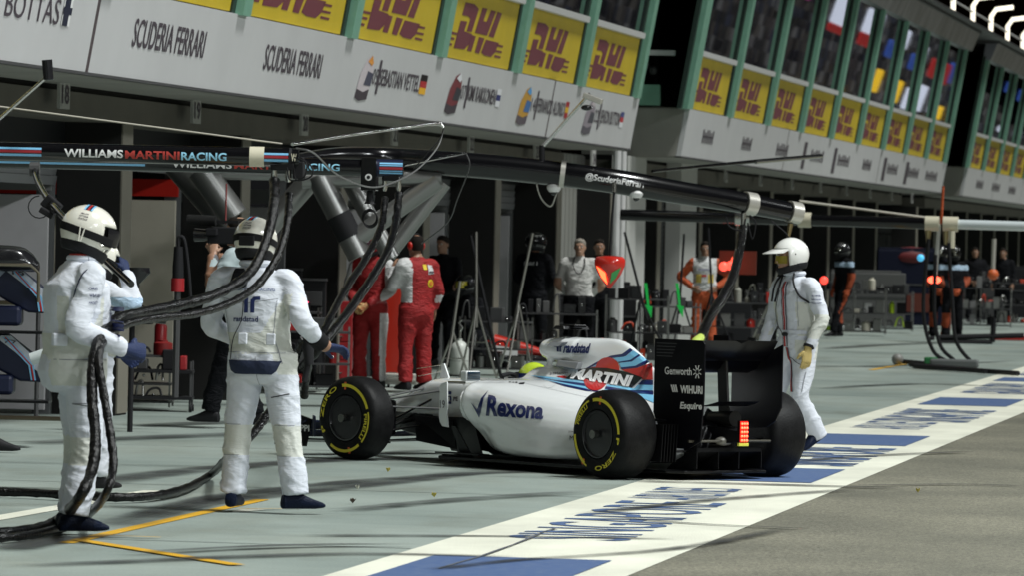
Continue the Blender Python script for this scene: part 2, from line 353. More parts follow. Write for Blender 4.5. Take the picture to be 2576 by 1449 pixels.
def fascia_text(txt, ya, yb, za, h, parent, m=TXD, bold=0.):
    return text_on(txt, m, parent, lambda u, v: Vector((FX(za+h*v)+.006, ya+(yb-ya)*u, za+h*v)), 'lettering', bold)
def fpoly(parent, pts, m, name='print', off=.006):
    mb = MB(); mb.add([(FX(z)+off, y, z) for y, z in pts], [tuple(range(len(pts)))]); return mb.build(name, m, parent, fix=False)
def frect(parent, y0, y1, z0, z1, m, name='print', off=.006): return fpoly(parent, [(y0, z0), (y1, z0), (y1, z1), (y0, z1)], m, name, off)
ZF0, ZF1 = 3.12, 3.86; ZR = 4.74; ZT = 6.62
def pit_building(y0, y1, label, mull, seams, corner=False, glasstop=ZT):
    t = thing('pit_building', label, 'building', (0, 0, 0))
    ys = [y0]+[s for s in seams if y0 < s < y1]+[y1]
    fas = []
    for a, b in zip(ys[:-1], ys[1:]):
        mb = MB(); a2 = a+(.0 if a == y0 else .06); b2 = b-(0 if b == y1 else .06)
        mb.hexa([(FX(ZF0)-.08,a2,ZF0),(FX(ZF0),a2,ZF0),(FX(ZF0),b2,ZF0),(FX(ZF0)-.08,b2,ZF0),(FX(ZF1)-.08,a2,ZF1),(FX(ZF1),a2,ZF1),(FX(ZF1),b2,ZF1),(FX(ZF1)-.08,b2,ZF1)])
        fas.append(mb.build('fascia_panel', FASC, t))
    for s_ in ys[1:-1]:
        mb = MB(); x = -.004; mb.hexa([(FX(ZF0)-.06,s_-.3,ZF0),(FX(ZF0)+x,s_-.3,ZF0),(FX(ZF0)+x,s_+.3,ZF0),(FX(ZF0)-.06,s_+.3,ZF0),(FX(ZF1)-.06,s_-.3,ZF1),(FX(ZF1)+x,s_-.3,ZF1),(FX(ZF1)+x,s_+.3,ZF1),(FX(ZF1)-.06,s_+.3,ZF1)])
        mb.build('fascia_seam', mat('seam_brown', (.07, .05, .055), .6), t)
    MB().box((FX(ZF0)-.05, y0+.02, ZF0-.03), (-12.0, y1-.02, ZF0+.02)).build('soffit', SOFF, t)
    MB().box((FX(ZF0)+.01, y0+.01, ZF0-.025), (FX(ZF0)-.1, y1-.01, ZF0-.0)).build('drip_edge', DGREY, t)
    MB().box((FX(ZF1)-.1, y0+.03, ZF1-.08), (-13.2, y1-.03, ZF1+.02)).build('floor_slab', SOFF, t)
    for e, s_ in ((y0, 1), (y1, -1)):
        mb = MB(); mb.poly([(FX(ZF0)-.085, e, ZF0), (FX(ZF1)-.085, e, ZF1), (-12.6, e, ZF1), (-12.6, e, ZF0)], (0, .05*s_, 0)); mb.build('end_panel', SOFF, t)
    # lintel above the garage doors
    MB().box((-12.0, y0, 2.80), (-12.6, y1, 3.04)).build('lintel', WALLB, t)
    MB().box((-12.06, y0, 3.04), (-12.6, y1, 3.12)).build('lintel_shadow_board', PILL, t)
    # upper storey
    m_in = [m for m in mull if y0-1 < m < y1+1]
    for i, m in enumerate(m_in):
        wd = .34 if (corner and i == 0) else .19
        z1 = glasstop+.1; mb = MB(); o = .05
        mb.hexa([(FX(3.85)-.1,m-wd,3.85),(FX(3.85)+o,m-wd,3.85),(FX(3.85)+o,m+wd,3.85),(FX(3.85)-.1,m+wd,3.85),(FX(z1)-.1,m-wd,z1),(FX(z1)+o,m-wd,z1),(FX(z1)+o,m+wd,z1),(FX(z1)-.1,m+wd,z1)])
        mb.build('mullion', GREEN, t)
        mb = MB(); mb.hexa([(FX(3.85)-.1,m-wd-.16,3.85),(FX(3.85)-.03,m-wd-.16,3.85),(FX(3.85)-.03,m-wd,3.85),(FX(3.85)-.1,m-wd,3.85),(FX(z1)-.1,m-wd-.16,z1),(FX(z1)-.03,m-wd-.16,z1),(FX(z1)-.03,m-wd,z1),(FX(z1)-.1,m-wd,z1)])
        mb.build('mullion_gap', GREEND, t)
        a = m+wd+.01; b = (m_in[i+1]-wd-.17 if i+1 < len(m_in) else None)
        if b is None: continue
        banner(t, a, b)
        mb = MB(); mb.hexa([(FX(4.70)-.1,a,4.70),(FX(4.70)+.02,a,4.70),(FX(4.70)+.02,b,4.70),(FX(4.70)-.1,b,4.70),(FX(4.78)-.1,a,4.78),(FX(4.78)+.02,a,4.78),(FX(4.78)+.02,b,4.78),(FX(4.78)-.1,b,4.78)]); mb.build('window_rail', RAILW, t)
        mb = MB(); z0_ = 4.78; mb.hexa([(FX(z0_)-.09,a,z0_),(FX(z0_)-.06,a,z0_),(FX(z0_)-.06,b,z0_),(FX(z0_)-.09,b,z0_),(FX(z1)-.09,a,z1),(FX(z1)-.06,a,z1),(FX(z1)-.06,b,z1),(FX(z1)-.09,b,z1)]); mb.build('window_pane', GLASS, t)
    return t, fas
MULL = [59.0+BAY*k for k in range(-6, 24)]
b1, f1 = pit_building(22, 82.3, 'near pit building with white driver name fascia, green mullions and yellow upper panels', MULL[:11], [47.35, 73.9])
# close the right end of the near building
mb = MB(); 
b2, f2 = pit_building(88.3, 140.2, 'middle pit building with grey end wall left of its fascia and stained glass reflections above', [87.95]+[93.7+BAY*k for k in range(9)], [103.2, 122.2], corner=True)
b3, f3 = pit_building(147.2, 260, 'farthest pit building at the right edge with small pale fascia boards', [147.0+BAY*k for k in range(20)], [158, 170, 182], corner=True)
# roof edge and terraces on buildings two and three
ROOFM = mat('roof_edge_metal', (.30, .31, .35), .35, metal=.6, var=.5, vscale=1.1)
for t, a, b in ((b1, 22, 82.3), (b2, 87.6, 140.2), (b3, 146.6, 260)):
    mb = MB()
    n = int((b-a)/1.43)
    for k in range(n):
        u = a+(b-a)*k/n; v = a+(b-a)*(k+1)/n-.05
        mb.hexa([(FX(6.62)-.1,u,6.62),(FX(6.62)+.1,u,6.62),(FX(6.62)+.1,v,6.62),(FX(6.62)-.1,v,6.62),(FX(7.05)-.1,u,7.05),(FX(7.05)+.2,u,7.05),(FX(7.05)+.2,v,7.05),(FX(7.05)-.1,v,7.05)])
    mb.build('roof_edge', ROOFM, t)
    MB().box((FX(7.05)+.25, a, 7.055), (-16, b, 7.11)).build('roof_slab', DGREY, t)
    MB().box((-12.2, a+.05, 3.9), (-12.6, b-.05, 7.0)).build('upper_inner_wall', BLACKM, t)
# fascia lettering (positions read along the lane)
def FY(x, y=200): return XP(x, y, 10.98)[1]
def ft(txt, x0, x1, y0_px, hpx_z, parent, z0, h, **k): fascia_text(txt, FY(x0), FY(x1), z0, h, parent, **k)
N1 = f1[0]; N2 = f1[1]; N3 = f1[2]
fascia_text('VALTTERI BOTTAS', FY(-190), FY(138), 3.47, .21, N1)
def flag_fin(p, y0, y1, z0, z1):
    frect(p, y0, y1, z0, z1, TXW, 'flag'); fb = NAVY; c = (y0+y1)/2-(y1-y0)*.1; m_ = (z0+z1)/2
    frect(p, y0, y1, m_-.03, m_+.03, fb, 'flag_cross', .009); frect(p, c-.09, c+.09, z0, z1, fb, 'flag_cross', .010)
flag_fin(N1, FY(145), FY(166), 3.47, 3.72)
fascia_text('SCUDERIA FERRARI', FY(328), FY(508), 3.40, .24, N2, bold=.012)
fascia_text('SCUDERIA FERRARI', FY(660), FY(803), 3.39, .24, N2, bold=.012)
def helmet_print(p, y0, y1, z0, z1, cs):
    c = [mat('print_%d_%d_%d' % k, s2l(k), .5) for k in cs]; w_ = (y1-y0)
    pr = lambda pts, m, o: fpoly(p, [(y0+w_*a, z0+(z1-z0)*b) for a, b in pts], m, 'helmet_print', o)
    pr([(0,.06),(.3,0),(.85,.06),(1,.5),(.95,.8),(.75,1),(.45,.9),(.15,.6)], c[0], .006)
    pr([(0,.06),(.3,0),(.85,.06),(.9,.28),(.5,.2),(.05,.25)], c[1], .008)
    pr([(.45,.35),(.95,.35),(1,.62),(.62,.66)], c[2], .009)
    pr([(.5,.86),(.75,1),(.9,.85),(.8,.78)], c[3], .010)
def driver(p, x0, x1, num, xn0, xn1, xb, nm, xm0, xm1, xf0, xf1, z, flagc, cs):
    helmet_print(p, FY(x0), FY(x1), z-.20, z+.30, cs)
    fascia_text(num, FY(xn0), FY(xn1), z, .17, p); frect(p, FY(xb)-.06, FY(xb)+.06, z-.1, z+.27, TXD, 'divider')
    fascia_text(nm, FY(xm0), FY(xm1), z, .18, p, bold=.012)
    n = len(flagc)
    for i, c in enumerate(flagc):
        m = mat('flag_%d_%d_%d' % c, s2l(c), .5); frect(p, FY(xf0), FY(xf1), z-.02+.22*i/n, z-.02+.22*(i+1)/n, m, 'flag', .007)
driver(N2, 897, 932, '05', 933, 946, 948, 'SEBASTIAN VETTEL', 951, 1050, 1052, 1068, 3.42, [(240,180,30),(180,30,40),(25,20,25)], [(205,195,200),(60,50,60),(70,70,90),(225,150,60)])
driver(N2, 1123, 1155, '07', 1156, 1168, 1171, 'KIMI RAIKKONEN', 1174, 1243, 1245, 1255, 3.42, [(230,230,235),(30,40,110),(230,230,235)], [(120,40,50),(60,50,60),(45,45,55),(230,230,235)])
driver(N3, 1303, 1332, '14', 1334, 1344, 1347, 'FERNANDO ALONSO', 1350, 1417, 1419, 1427, 3.42, [(170,30,40),(230,180,30),(170,30,40)], [(200,150,50),(90,80,90),(60,110,170),(80,160,220)])
driver(N3, 1468, 1493, '22', 1494, 1504, 1506, 'JENSON BUTTON', 1509, 1557, 1558, 1566, 3.42, [(230,230,235),(190,50,60),(60,70,130)], [(150,140,150),(90,85,95),(70,70,80),(200,190,195)])
def far_print(q, x0, x1, z0, z1):      # names too small and blurred to read: short upright strokes
    a, b = FY(x0), FY(x1); n = 6
    for k in range(n):
        u = a+(b-a)*k/n; zz = z0+(.5*(z1-z0) if k in (2, 4) else 0)*.0
        frect(q, u, u+(b-a)/n*.55, zz, z1-(.04 if k % 3 == 1 else 0), TXD, 'print')
    frect(q, a, b-(b-a)*.1, (z0+z1)/2-.012, (z0+z1)/2+.012, TXD, 'print', .007)
for (x0, x1, q) in ((1768,1797,f2[0]),(1868,1893,f2[0]),(1955,1985,f2[1]),(2042,2075,f2[1]),(2110,2140,f2[1]),(2173,2195,f2[1]),(2235,2262,f2[2]),(2288,2315,f2[2]),(2332,2362,f2[2]),(2460,2478,f3[0]),(2500,2520,f3[0]),(2542,2560,f3[1])): far_print(q, x0, x1, 3.37, 3.59)
for (x0, q) in ((2022,f2[1]),(2098,f2[1]),(2224,f2[2]),(2280,f2[2])): frect(q, FY(x0), FY(x0+7), 3.2, 3.7, TXD, 'helmet_print')
# garage number boards
for k in range(17):
    y = 50.0+BAY*k; o = MB().box((-11.84, y-.19, 2.86), (-11.87, y+.19, 3.13)).build('number_board', mat('board_grey', (.42,.42,.40), .6), None)
    tag(o, 'white garage number board under the soffit, %s from the left edge' % ['first','second','third','fourth','fifth','sixth','seventh','eighth','ninth','tenth','eleventh','twelfth','thirteenth','fourteenth','fifteenth','sixteenth','seventeenth'][k], 'sign', 'garage number boards')
    text_on(str(18+k), TXD, o, lambda u, v: Vector((-11.834, y-.14+.28*u, 2.91+.16*v)), 'lettering', .02)
# pillars, doors and what shows in each garage
def bay(k, t, style):
    y0 = 53.5+BAY*k
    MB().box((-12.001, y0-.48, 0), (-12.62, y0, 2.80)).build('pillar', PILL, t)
    MB().box((-11.985, y0-.46, .02), (-12.0, y0-.02, 2.79)).build('pillar_lit_front', PILF, t)  # thin front sheet in the lighter lit-side colour
    a, b = y0, y0+BAY-.48          # opening
    MB().box((-12.55, a, 2.55), (-12.95, b, 2.80)).build('shutter_box', FRAME, t)
    MB().box((-12.63, b-.07, 0), (-12.8, b-.003, 2.55)).build('door_frame', SHUT, t)
    zt = {'open': 2.2, 'white': 2.2, 'shut': .02, 'dark': 2.45, 'cream': 2.35, 'grey': 2.2}[style]
    z = 2.55; 
    slat = MB()
    while z > zt+.02: slat.hexa([(-12.62,a,z-.085),(-12.60,a,z-.085),(-12.60,b-.13,z-.085),(-12.62,b-.13,z-.085),(-12.62,a,z),(-12.585,a,z),(-12.585,b-.13,z),(-12.62,b-.13,z)]); z -= .09
    if len(slat.v): slat.build('shutter_slats', SHUT, t)['kind'] = 'stuff'
    PW = mat('screen_white', (.62, .60, .62), .6, var=.06); PC = mat('screen_cream', (.62, .57, .47), .6, var=.05); PG = mat('screen_grey', (.2, .2, .2), .6)
    m = {'white': PW, 'cream': PC, 'open': PW, 'grey': PG}.get(style)
    if m:
        for i in range(3): MB().box((-12.66-.8*i, b-.10, .04), (-12.66-.8*i-.77, b-.14, 2.10)).build('screen_panel', m, t, bevel=.008)
        MB().box((-12.64, b-.09, 2.14), (-15.1, b-.15, 2.32)).build('banner_strip', RED if style == 'cream' else PG, t)
    MB().box((-17.0, a-.2, 0), (-17.1, b+.2, 3.0)).build('garage_back_wall', mat('garage_back', (.008, .008, .01), .8), t)
styles = {-4: 'grey', -3: 'white', -2: 'white', -1: 'white', 0: 'cream', 1: 'dark', 2: 'white', 3: 'white', 4: 'white', 5: 'shut'}
for k in range(-4, 6): bay(k, b1, styles[k])
for k in range(6, 15): bay(k, b2, ['dark', 'grey', 'dark', 'shut'][k % 4])
for k in range(16, 26): bay(k, b3, ['dark', 'shut', 'grey', 'dark'][k % 4])
# link wall between buildings one and two
t = t_st = thing('stair_tower', 'recessed stair tower with green block and light columns between the near and middle pit buildings', 'building')
MB().box((-13.6, 82.3, 0), (-13.8, 93, 7.5)).build('tower_wall', FRAME, t)
MB().box((-12.55, 82.4, 0), (-12.7, 88.2, 3.1)).build('lower_wall', mat('light_grey_wall', (.24, .24, .22), .6, var=.1, vscale=2), t)
for i in range(14): MB().box((-12.545, 82.45+.41*i, .02), (-12.52, 82.45+.41*i+.36, 3.08)).build('wall_board', mat('light_grey_wall', (.24, .24, .22), .6), t)
MB().box((-12.0, 82.6, 3.9), (-13.5, 86.0, 4.25)).build('green_block', GREEN, t); MB().box((-12.0, 86.05, 3.9), (-13.5, 88, 4.05)).build('green_block', GREEN, t)
MB().box((-12.0, 82.4, 3.8), (-13.5, 88.2, 3.89)).build('landing_slab', GREEN, t)
MB().tube([(-11.9, 82.4, 5.05), (-11.9, 88.0, 5.05)], .035).build('handrail', RAILW, t)
for yy in (82.9, 83.5): MB().tube([(-11.3, yy, 0), (-11.3, yy, 3.1)], .06).build('drain_pipe', RAILW, t)
for yy, xx, c in ((80.4, -11.6, .14), (83.0, -11.9, .14), (86.2, -12.2, .2)):
    pass
for px_ in (1565, 1700): yy = XP(px_, 700, 11.8)[1]; MB().box((-11.75, yy, 0), (-12.0, yy+2.2, 3.1)).build('column', mat('column_white', (.50, .50, .48), .5), t)
# twin pale poles before the middle building
tw = thing('twin_pole', 'pair of pale upright poles standing together in front of the middle pit building', 'pole')
for dx in (0, .16): MB().tube([G(2060+dx*180, 800)+Vector((0, 0, 0)), G(2060+dx*180, 800)+Vector((0, 0, 3.0))], .055, 12).build('pole', mat('pole_pale', (.45, .53, .56), .3), tw, smooth=True)
# roof terrace railing top right, its bright light put in as glow
rl = thing('terrace_railing', 'curved roof terrace railing with added glow against the black night sky', 'railing')
RAILGLOW = mat('railing_added_glow', (.8, .78, .7), .4, emit=(1, .93, .75), es=1.5)
def bend(y):
    x0 = -10.1; return [(x0, y, 7.16), (x0, y, 7.6), (x0+.12, y, 7.78), (x0+.55, y, 7.84)]
for k in range(26): MB().tube(bend(112+6.2*k), .055, 8).build('railing_post', RAILGLOW, rl, smooth=True)
MB().tube([(-10.1, 112, 7.45), (-10.1, 270, 7.45)], .025).build('railing_rail', RAILW, rl)
MB().box((-9.95, 88, 7.115), (-14, 270, 7.16)).build('terrace_slab', DGREY, rl)

# grandstand and floodlight truss on the far side of the track (they light and mirror in the glass)
gs = thing('grandstand', 'grandstand full of spectators across the track, mirrored in the tinted windows', 'grandstand')
gm = MB()
for k in range(12): gm.box((16+1.3*k, 90, 0), (17.3+1.3*k, 620, 1.6+.75*k))
gm.build('terrace_step', mat('terrace_concrete', (.12,.12,.12), .8), gs)
cw = MB(); cols_ = [(.25,.25,.26),(.12,.11,.1),(.02,.02,.025),(.03,.03,.03),(.05,.06,.1),(.08,.07,.07)]
for i in range(6000):
    k = random.randrange(12); y_ = random.uniform(90, 620); cw.mi = random.randrange(6); z_ = 1.6+.75*k; x_ = 16.4+1.3*k
    cw.hexa([(x_,y_-.25,z_),(x_+.4,y_-.25,z_),(x_+.4,y_+.25,z_),(x_,y_+.25,z_),(x_+.1,y_-.1,z_+.9),(x_+.3,y_-.1,z_+.9),(x_+.3,y_+.1,z_+.9),(x_+.1,y_+.1,z_+.9)])
cr = cw.build('crowd', [mat('spectator_%d' % i, c, .8) for i, c in enumerate(cols_)], None, fix=False); tag(cr, 'seated crowd of spectators in the grandstand across the track', 'crowd', kind='stuff')
Yc, Wc, Rc, Bc, Mc_ = (1,.62,.03), (.75,.82,1), (.9,.06,.06), (.08,.2,.9), (.7,.1,.5)
cnt = {}
bd = [(103,.5,0,.12,Yc),(109,.5,0,.1,Yc),(115.3,1.1,.15,.45,Yc),(120,1.5,.1,.4,Yc),(123.2,.9,.05,.35,Wc),(126,1.7,.08,.45,Wc),(130,1.2,.1,.42,Wc),(132.5,1,.05,.25,Yc),(136,1.3,.05,.3,Yc),
 (96.5,2.4,.88,1.05,Mc_),(103.5,3.2,.76,1.1,Wc),(103.5,3.2,.66,.755,Rc),(109.5,3.2,.8,1.1,Wc),(109.5,3.4,.64,.795,Rc),(115.6,1.3,.62,.85,Bc),(117.2,2,.8,1.05,Wc),(121.5,1.3,.58,.8,Bc),(123.2,1,.72,.95,Wc),(126.6,1.7,.58,.85,Rc),(130.2,1.5,.55,.85,Rc),(131.8,1,.6,.9,Bc),(134.5,2.2,.5,.9,Bc),(150.5,1.6,.8,.98,Bc),(156,1.6,.75,.95,Bc),(153,1.5,.15,.25,Wc),(160,1.4,.15,.28,Wc)]
for i, (yg, wg, t0, t1, c, ) in enumerate(bd):  # glowing boards added out of view, placed to mirror in the windows
    nm = {Yc: 'yellow', Wc: 'white', Rc: 'red', Bc: 'blue', Mc_: 'magenta'}[c]
    o = MB().box((15.4, yg*3.41, 3+5.5*t0), (15.6, (yg+wg)*3.41, 3+5.5*t1)).build('reflection_board', mat('board_'+nm, c, .5, emit=c, es=.9 if i < 9 or i > 23 else .22), bevel=.25)
    kk = ('low ' if t0 < .3 else 'high ')+nm; cnt[kk] = cnt.get(kk, 0)+1
    tag(o, '%s unseen glowing %s board added for window reflections, counted away from the camera' % (['first','second','third','fourth','fifth','sixth','seventh','eighth','ninth'][cnt[kk]-1], kk), 'sign', 'unseen %s %s boards added for window reflections' % ('low' if t0 < .3 else 'high', nm))
# end of the middle building seen through the gap
MB().box((-11.12, 88.0, 4.68), (-13.4, 88.12, 4.76)).build('end_rail', RAILW, t_st); MB().box((-11.35, 88.0, 3.9), (-13.4, 88.15, 4.22)).build('green_block', GREEN, t_st); MB().box((-11.7, 87.9, 4.24), (-13.4, 88.1, 4.36)).build('green_block', GREEN, t_st)
for k in range(5): MB().ball((-11.5-.12*k, 88.3, 4.45+.07*(k % 2)), .07, 8).build('seat_top', DGREY, t_st)
# ================================================================= racing car
def remesh(parts, vox, smooth_it=2, name='tmp'):
    """parts: list of MB (each closed); returns evaluated mesh verts/faces"""
    allb = MB()
    for p in parts: allb.add(p.v, p.f)
    o = allb.build(name, None); o.data.materials.clear()
    md = o.modifiers.new('r', 'REMESH'); md.mode = 'VOXEL'; md.voxel_size = vox
    if smooth_it: sm = o.modifiers.new('s', 'SMOOTH'); sm.factor = .5; sm.iterations = smooth_it
    dg = bpy.context.evaluated_depsgraph_get(); me = bpy.data.meshes.new_from_object(o.evaluated_get(dg))
    old = o.data; bpy.data.objects.remove(o); bpy.data.meshes.remove(old)
    return me
def sect(pts, x, n=40):
    """closed symmetric section from left-half points (y,z) bottom->top"""
    P = [Vector((x, y, z)) for y, z in pts]; full = P+[Vector((p.x, -p.y, p.z)) for p in reversed(P)]
    out = []; m = len(full); tot = []
    for i in range(m):
        a, b, c, d = full[i-1], full[i], full[(i+1) % m], full[(i+2) % m]
        for k in range(6):
            t = k/6; out.append(.5*((2*b)+(c-a)*t+(2*a-5*b+4*c-d)*t*t+(3*b-a-3*c+d)*t**3))
    return out
def lofts(spec, sub=6, N=64):
    def res(loop):   # resample closed loop evenly so that the sections correspond
        P = loop+[loop[0]]; L = [0]
        for a, b in zip(P, P[1:]): L.append(L[-1]+(b-a).length)
        out = []; j = 0
        for k in range(N):
            t = L[-1]*k/N
            while L[j+1] < t: j += 1
            out.append(P[j].lerp(P[j+1], (t-L[j])/max(1e-9, L[j+1]-L[j])))
        return out
    S_ = [res(sect(p, x)) for x, p in spec]; out = []
    cols = [catmull([s_[i] for s_ in S_], sub) for i in range(N)]
    m = MB(); m.loft([[c[k] for c in cols] for k in range(len(cols[0]))]); return m
CAR_ROT = math.atan2(.685, -.728)
CARW = mat('car_white_paint', (.82, .84, .85), .22, coat=1); CARK = mat('carbon_black', (.004, .004, .005), .3, spec=.3)
car = thing('racing_car', 'white open wheel racing car with blue and red stripes, turning in the pit lane', 'racing car', (-5.21, 42.68, 0), CAR_ROT)
Mc = Matrix.Translation((-5.21, 42.68, 0)) @ Matrix.Rotation(CAR_ROT, 4, 'Z'); Mi = Mc.inverted()
pod = lofts([(2.02, [(.42,.34),(.60,.36),(.67,.46),(.66,.57),(.56,.63),(.42,.63)]),
  (1.93, [(.2,.28),(.50,.29),(.63,.36),(.71,.48),(.69,.59),(.57,.665),(.25,.67)]),
  (1.78, [(.2,.14),(.50,.15),(.58,.25),(.70,.44),(.69,.58),(.55,.67),(.25,.69)]),
  (1.5, [(.2,.11),(.60,.12),(.66,.25),(.71,.42),(.68,.56),(.52,.66),(.25,.70)]),
  (1.0, [(.2,.10),(.64,.11),(.68,.24),(.67,.40),(.58,.54),(.40,.64),(.2,.70)]),
  (.5, [(.2,.10),(.54,.12),(.57,.25),(.54,.38),(.43,.50),(.28,.59),(.15,.64)]),
  (.1, [(.15,.11),(.38,.13),(.39,.3),(.34,.41),(.26,.50),(.14,.56)]),
  (-.3, [(.1,.15),(.17,.16),(.17,.3),(.14,.38),(.09,.42)])])
cover = lofts([(1.42, [(.20,.5),(.22,.64),(.15,.72),(.115,.80),(.13,.88),(.13,.95),(.09,1.01),(.03,1.02)]),
  (1.2, [(.3,.5),(.27,.64),(.18,.74),(.14,.83),(.12,.92),(.085,.99),(.03,1.025)]),
  (.86, [(.3,.45),(.25,.62),(.17,.72),(.115,.82),(.075,.92),(.045,.99),(.02,1.02)]),
  (.64, [(.28,.4),(.22,.58),(.14,.68),(.085,.78),(.05,.86),(.025,.92),(.012,.935)]),
  (.44, [(.25,.35),(.2,.54),(.12,.63),(.07,.70),(.04,.76),(.02,.80),(.012,.815)]),
  (.1, [(.22,.3),(.18,.46),(.1,.54),(.05,.6),(.03,.64),(.015,.67),(.012,.68)]),
  (-.35, [(.12,.2),(.1,.33),(.07,.38),(.04,.42),(.02,.45),(.015,.47)])])
airbox = lofts([(1.72, [(.05,.88),(.10,.89),(.125,.93),(.10,.975),(.05,.99)]), (1.66, [(.06,.855),(.12,.865),(.15,.93),(.12,.99),(.05,1.01)]),
  (1.5, [(.07,.84),(.13,.86),(.15,.93),(.12,1.0),(.04,1.025)]), (1.3, [(.08,.82),(.13,.86),(.14,.93),(.1,1.0),(.03,1.025)])])
head = lofts([(1.80, [(.1,.6),(.2,.62),(.21,.70),(.14,.735),(.08,.74)]), (1.7, [(.1,.6),(.24,.62),(.24,.71),(.16,.775),(.07,.79)]), (1.3, [(.1,.55),(.27,.6),(.25,.7),(.15,.77),(.05,.79)])])
tub = lofts([(1.0, [(.1,.12),(.3,.14),(.32,.4),(.3,.6),(.2,.68)]), (1.7, [(.1,.12),(.28,.14),(.30,.4),(.28,.64),(.23,.70),(.08,.66)]),
  (1.95, [(.1,.14),(.26,.16),(.29,.4),(.27,.64),(.22,.69),(.08,.62)]), (2.25, [(.1,.18),(.22,.2),(.26,.4),(.25,.6),(.19,.66),(.06,.64)]),
  (2.6, [(.08,.24),(.20,.27),(.27,.42),(.27,.58),(.21,.655),(.06,.67)]), (2.95, [(.08,.28),(.19,.31),(.25,.42),(.25,.57),(.19,.645),(.05,.66)]),
  (3.15, [(.08,.29),(.17,.32),(.23,.42),(.23,.53),(.16,.60),(.05,.62)]), (3.5, [(.06,.26),(.12,.28),(.14,.35),(.13,.44),(.09,.49),(.04,.50)]),
  (3.9, [(.05,.20),(.09,.22),(.1,.27),(.09,.33),(.06,.37),(.03,.375)]), (4.25, [(.02,.19),(.04,.2),(.045,.23),(.035,.26),(.02,.27)])])
strut = MB().box((1.60, -.012, .72), (1.65, .012, .9))
for s in (-1, 1): strut.hexa([(1.58,.105*s,.70),(1.64,.105*s,.70),(1.64,.13*s,.70),(1.58,.13*s,.70),(1.56,.09*s,.90),(1.62,.09*s,.90),(1.62,.115*s,.90),(1.56,.115*s,.90)])
me = remesh([pod, cover, airbox, head, tub, strut], .014, 4, 'bodywork')
me.materials.clear(); me.materials.append(CARW); me.materials.append(CARK); me.name = 'bodywork'
for p in me.polygons:
    c = p.center; p.use_smooth = True
    lim = .37-.06*max(0, min(1, (3.0-c.x)/.8)) if c.x > 1.95 else .095
    if c.x > 1.95 and c.z < lim and abs(c.y) < .33: p.material_index = 1
    if c.x < -.2: p.material_index = 1
bodyw = bpy.data.objects.new('bodywork', me); COL.objects.link(bodyw); bodyw.parent = car
bmB = bmesh.new(); bmB.from_mesh(me); BV = BVHTree.FromBMesh(bmB)
def carhit(px, py, yf=.3):
    o = Mi @ Vector(C0); d = (Mi.to_3x3() @ Vector(ray(px, py))).normalized()
    h, n, i, ds = BV.ray_cast(o, d)
    if h is None or h.x < -.7:
        t = (yf-o.y)/d.y; return o+d*t, Vector((0, 1, 0))
    return h, n
def fill2d(poly, L=14):
    bm = bmesh.new(); vs = [bm.verts.new((x, y, 0)) for x, y in poly]; bm.faces.new(vs); bm.normal_update(); bmesh.ops.triangulate(bm, faces=bm.faces[:])
    return cut(bm, L)
def cut(bm, L):
    bm.normal_update()
    for _ in range(4):
        e = [e for e in bm.edges if e.calc_length() > L]
        if not e: break
        bmesh.ops.subdivide_edges(bm, edges=e, cuts=1, use_grid_fill=False); bmesh.ops.triangulate(bm, faces=[f for f in bm.faces if len(f.verts) > 3])
    bm.verts.index_update(); r = [v.co.copy() for v in bm.verts], [tuple(v.index for v in f.verts) for f in bm.faces]; bm.free(); return r
def decal(poly, m, off=.004, name='stripe', hit=None, parent=None):
    vs, fs = fill2d(poly); out = []
    for v in vs: h, n = (hit or carhit)(v.x, v.y); out.append(h+n*off)
    mb = MB(); mb.add(out, fs); return mb.build(name, m, parent or bodyw, fix=False)
def dtext(txt, a, b, hgt, m, off=.006, bold=0., shear=0., hit=None, parent=None, hv=None, hgt2=None, name='lettering'):
    vs, fs = text_mesh(txt, bold, 3, shear); w_ = vs[:, 0].max(); bm = bmesh.new()
    for x, y in vs:
        u = x/w_; H = hgt+((hgt2 or hgt)-hgt)*u; q = hv or (0, -1)
        bm.verts.new((a[0]+(b[0]-a[0])*u+q[0]*H*y, a[1]+(b[1]-a[1])*u+q[1]*H*y, 0))
    bm.verts.ensure_lookup_table()
    for f in fs:
        try: bm.faces.new([bm.verts[i] for i in f])
        except ValueError: pass
    vs, fs = cut(bm, 12); out = []
    for v in vs: h, n = (hit or carhit)(v.x, v.y); out.append(h+n*off)
    mb = MB(); mb.add(out, fs); return mb.build(name, m, parent or bodyw, fix=False)
K = lambda *p: [(1288+x*.33333, 764.8+y*.33333) for x, y in p]
J = lambda *p: [(1006.2+x*.25, 805+y*.25) for x, y in p]
NV = mat('livery_navy', (.012, .022, .12), .3, coat=.5); LB = mat('livery_sky_blue', (.20, .52, .76), .3, coat=.5); RD = mat('livery_red', (.50, .03, .03), .3, coat=.5); KB = mat('livery_black', (.012, .012, .014), .3, coat=.5)
def circ(cx, cy, r, n=24, a0=0, a1=2*math.pi): return [(cx+r*math.cos(a0+(a1-a0)*k/n), cy+r*math.sin(a0+(a1-a0)*k/n)) for k in range(n)]
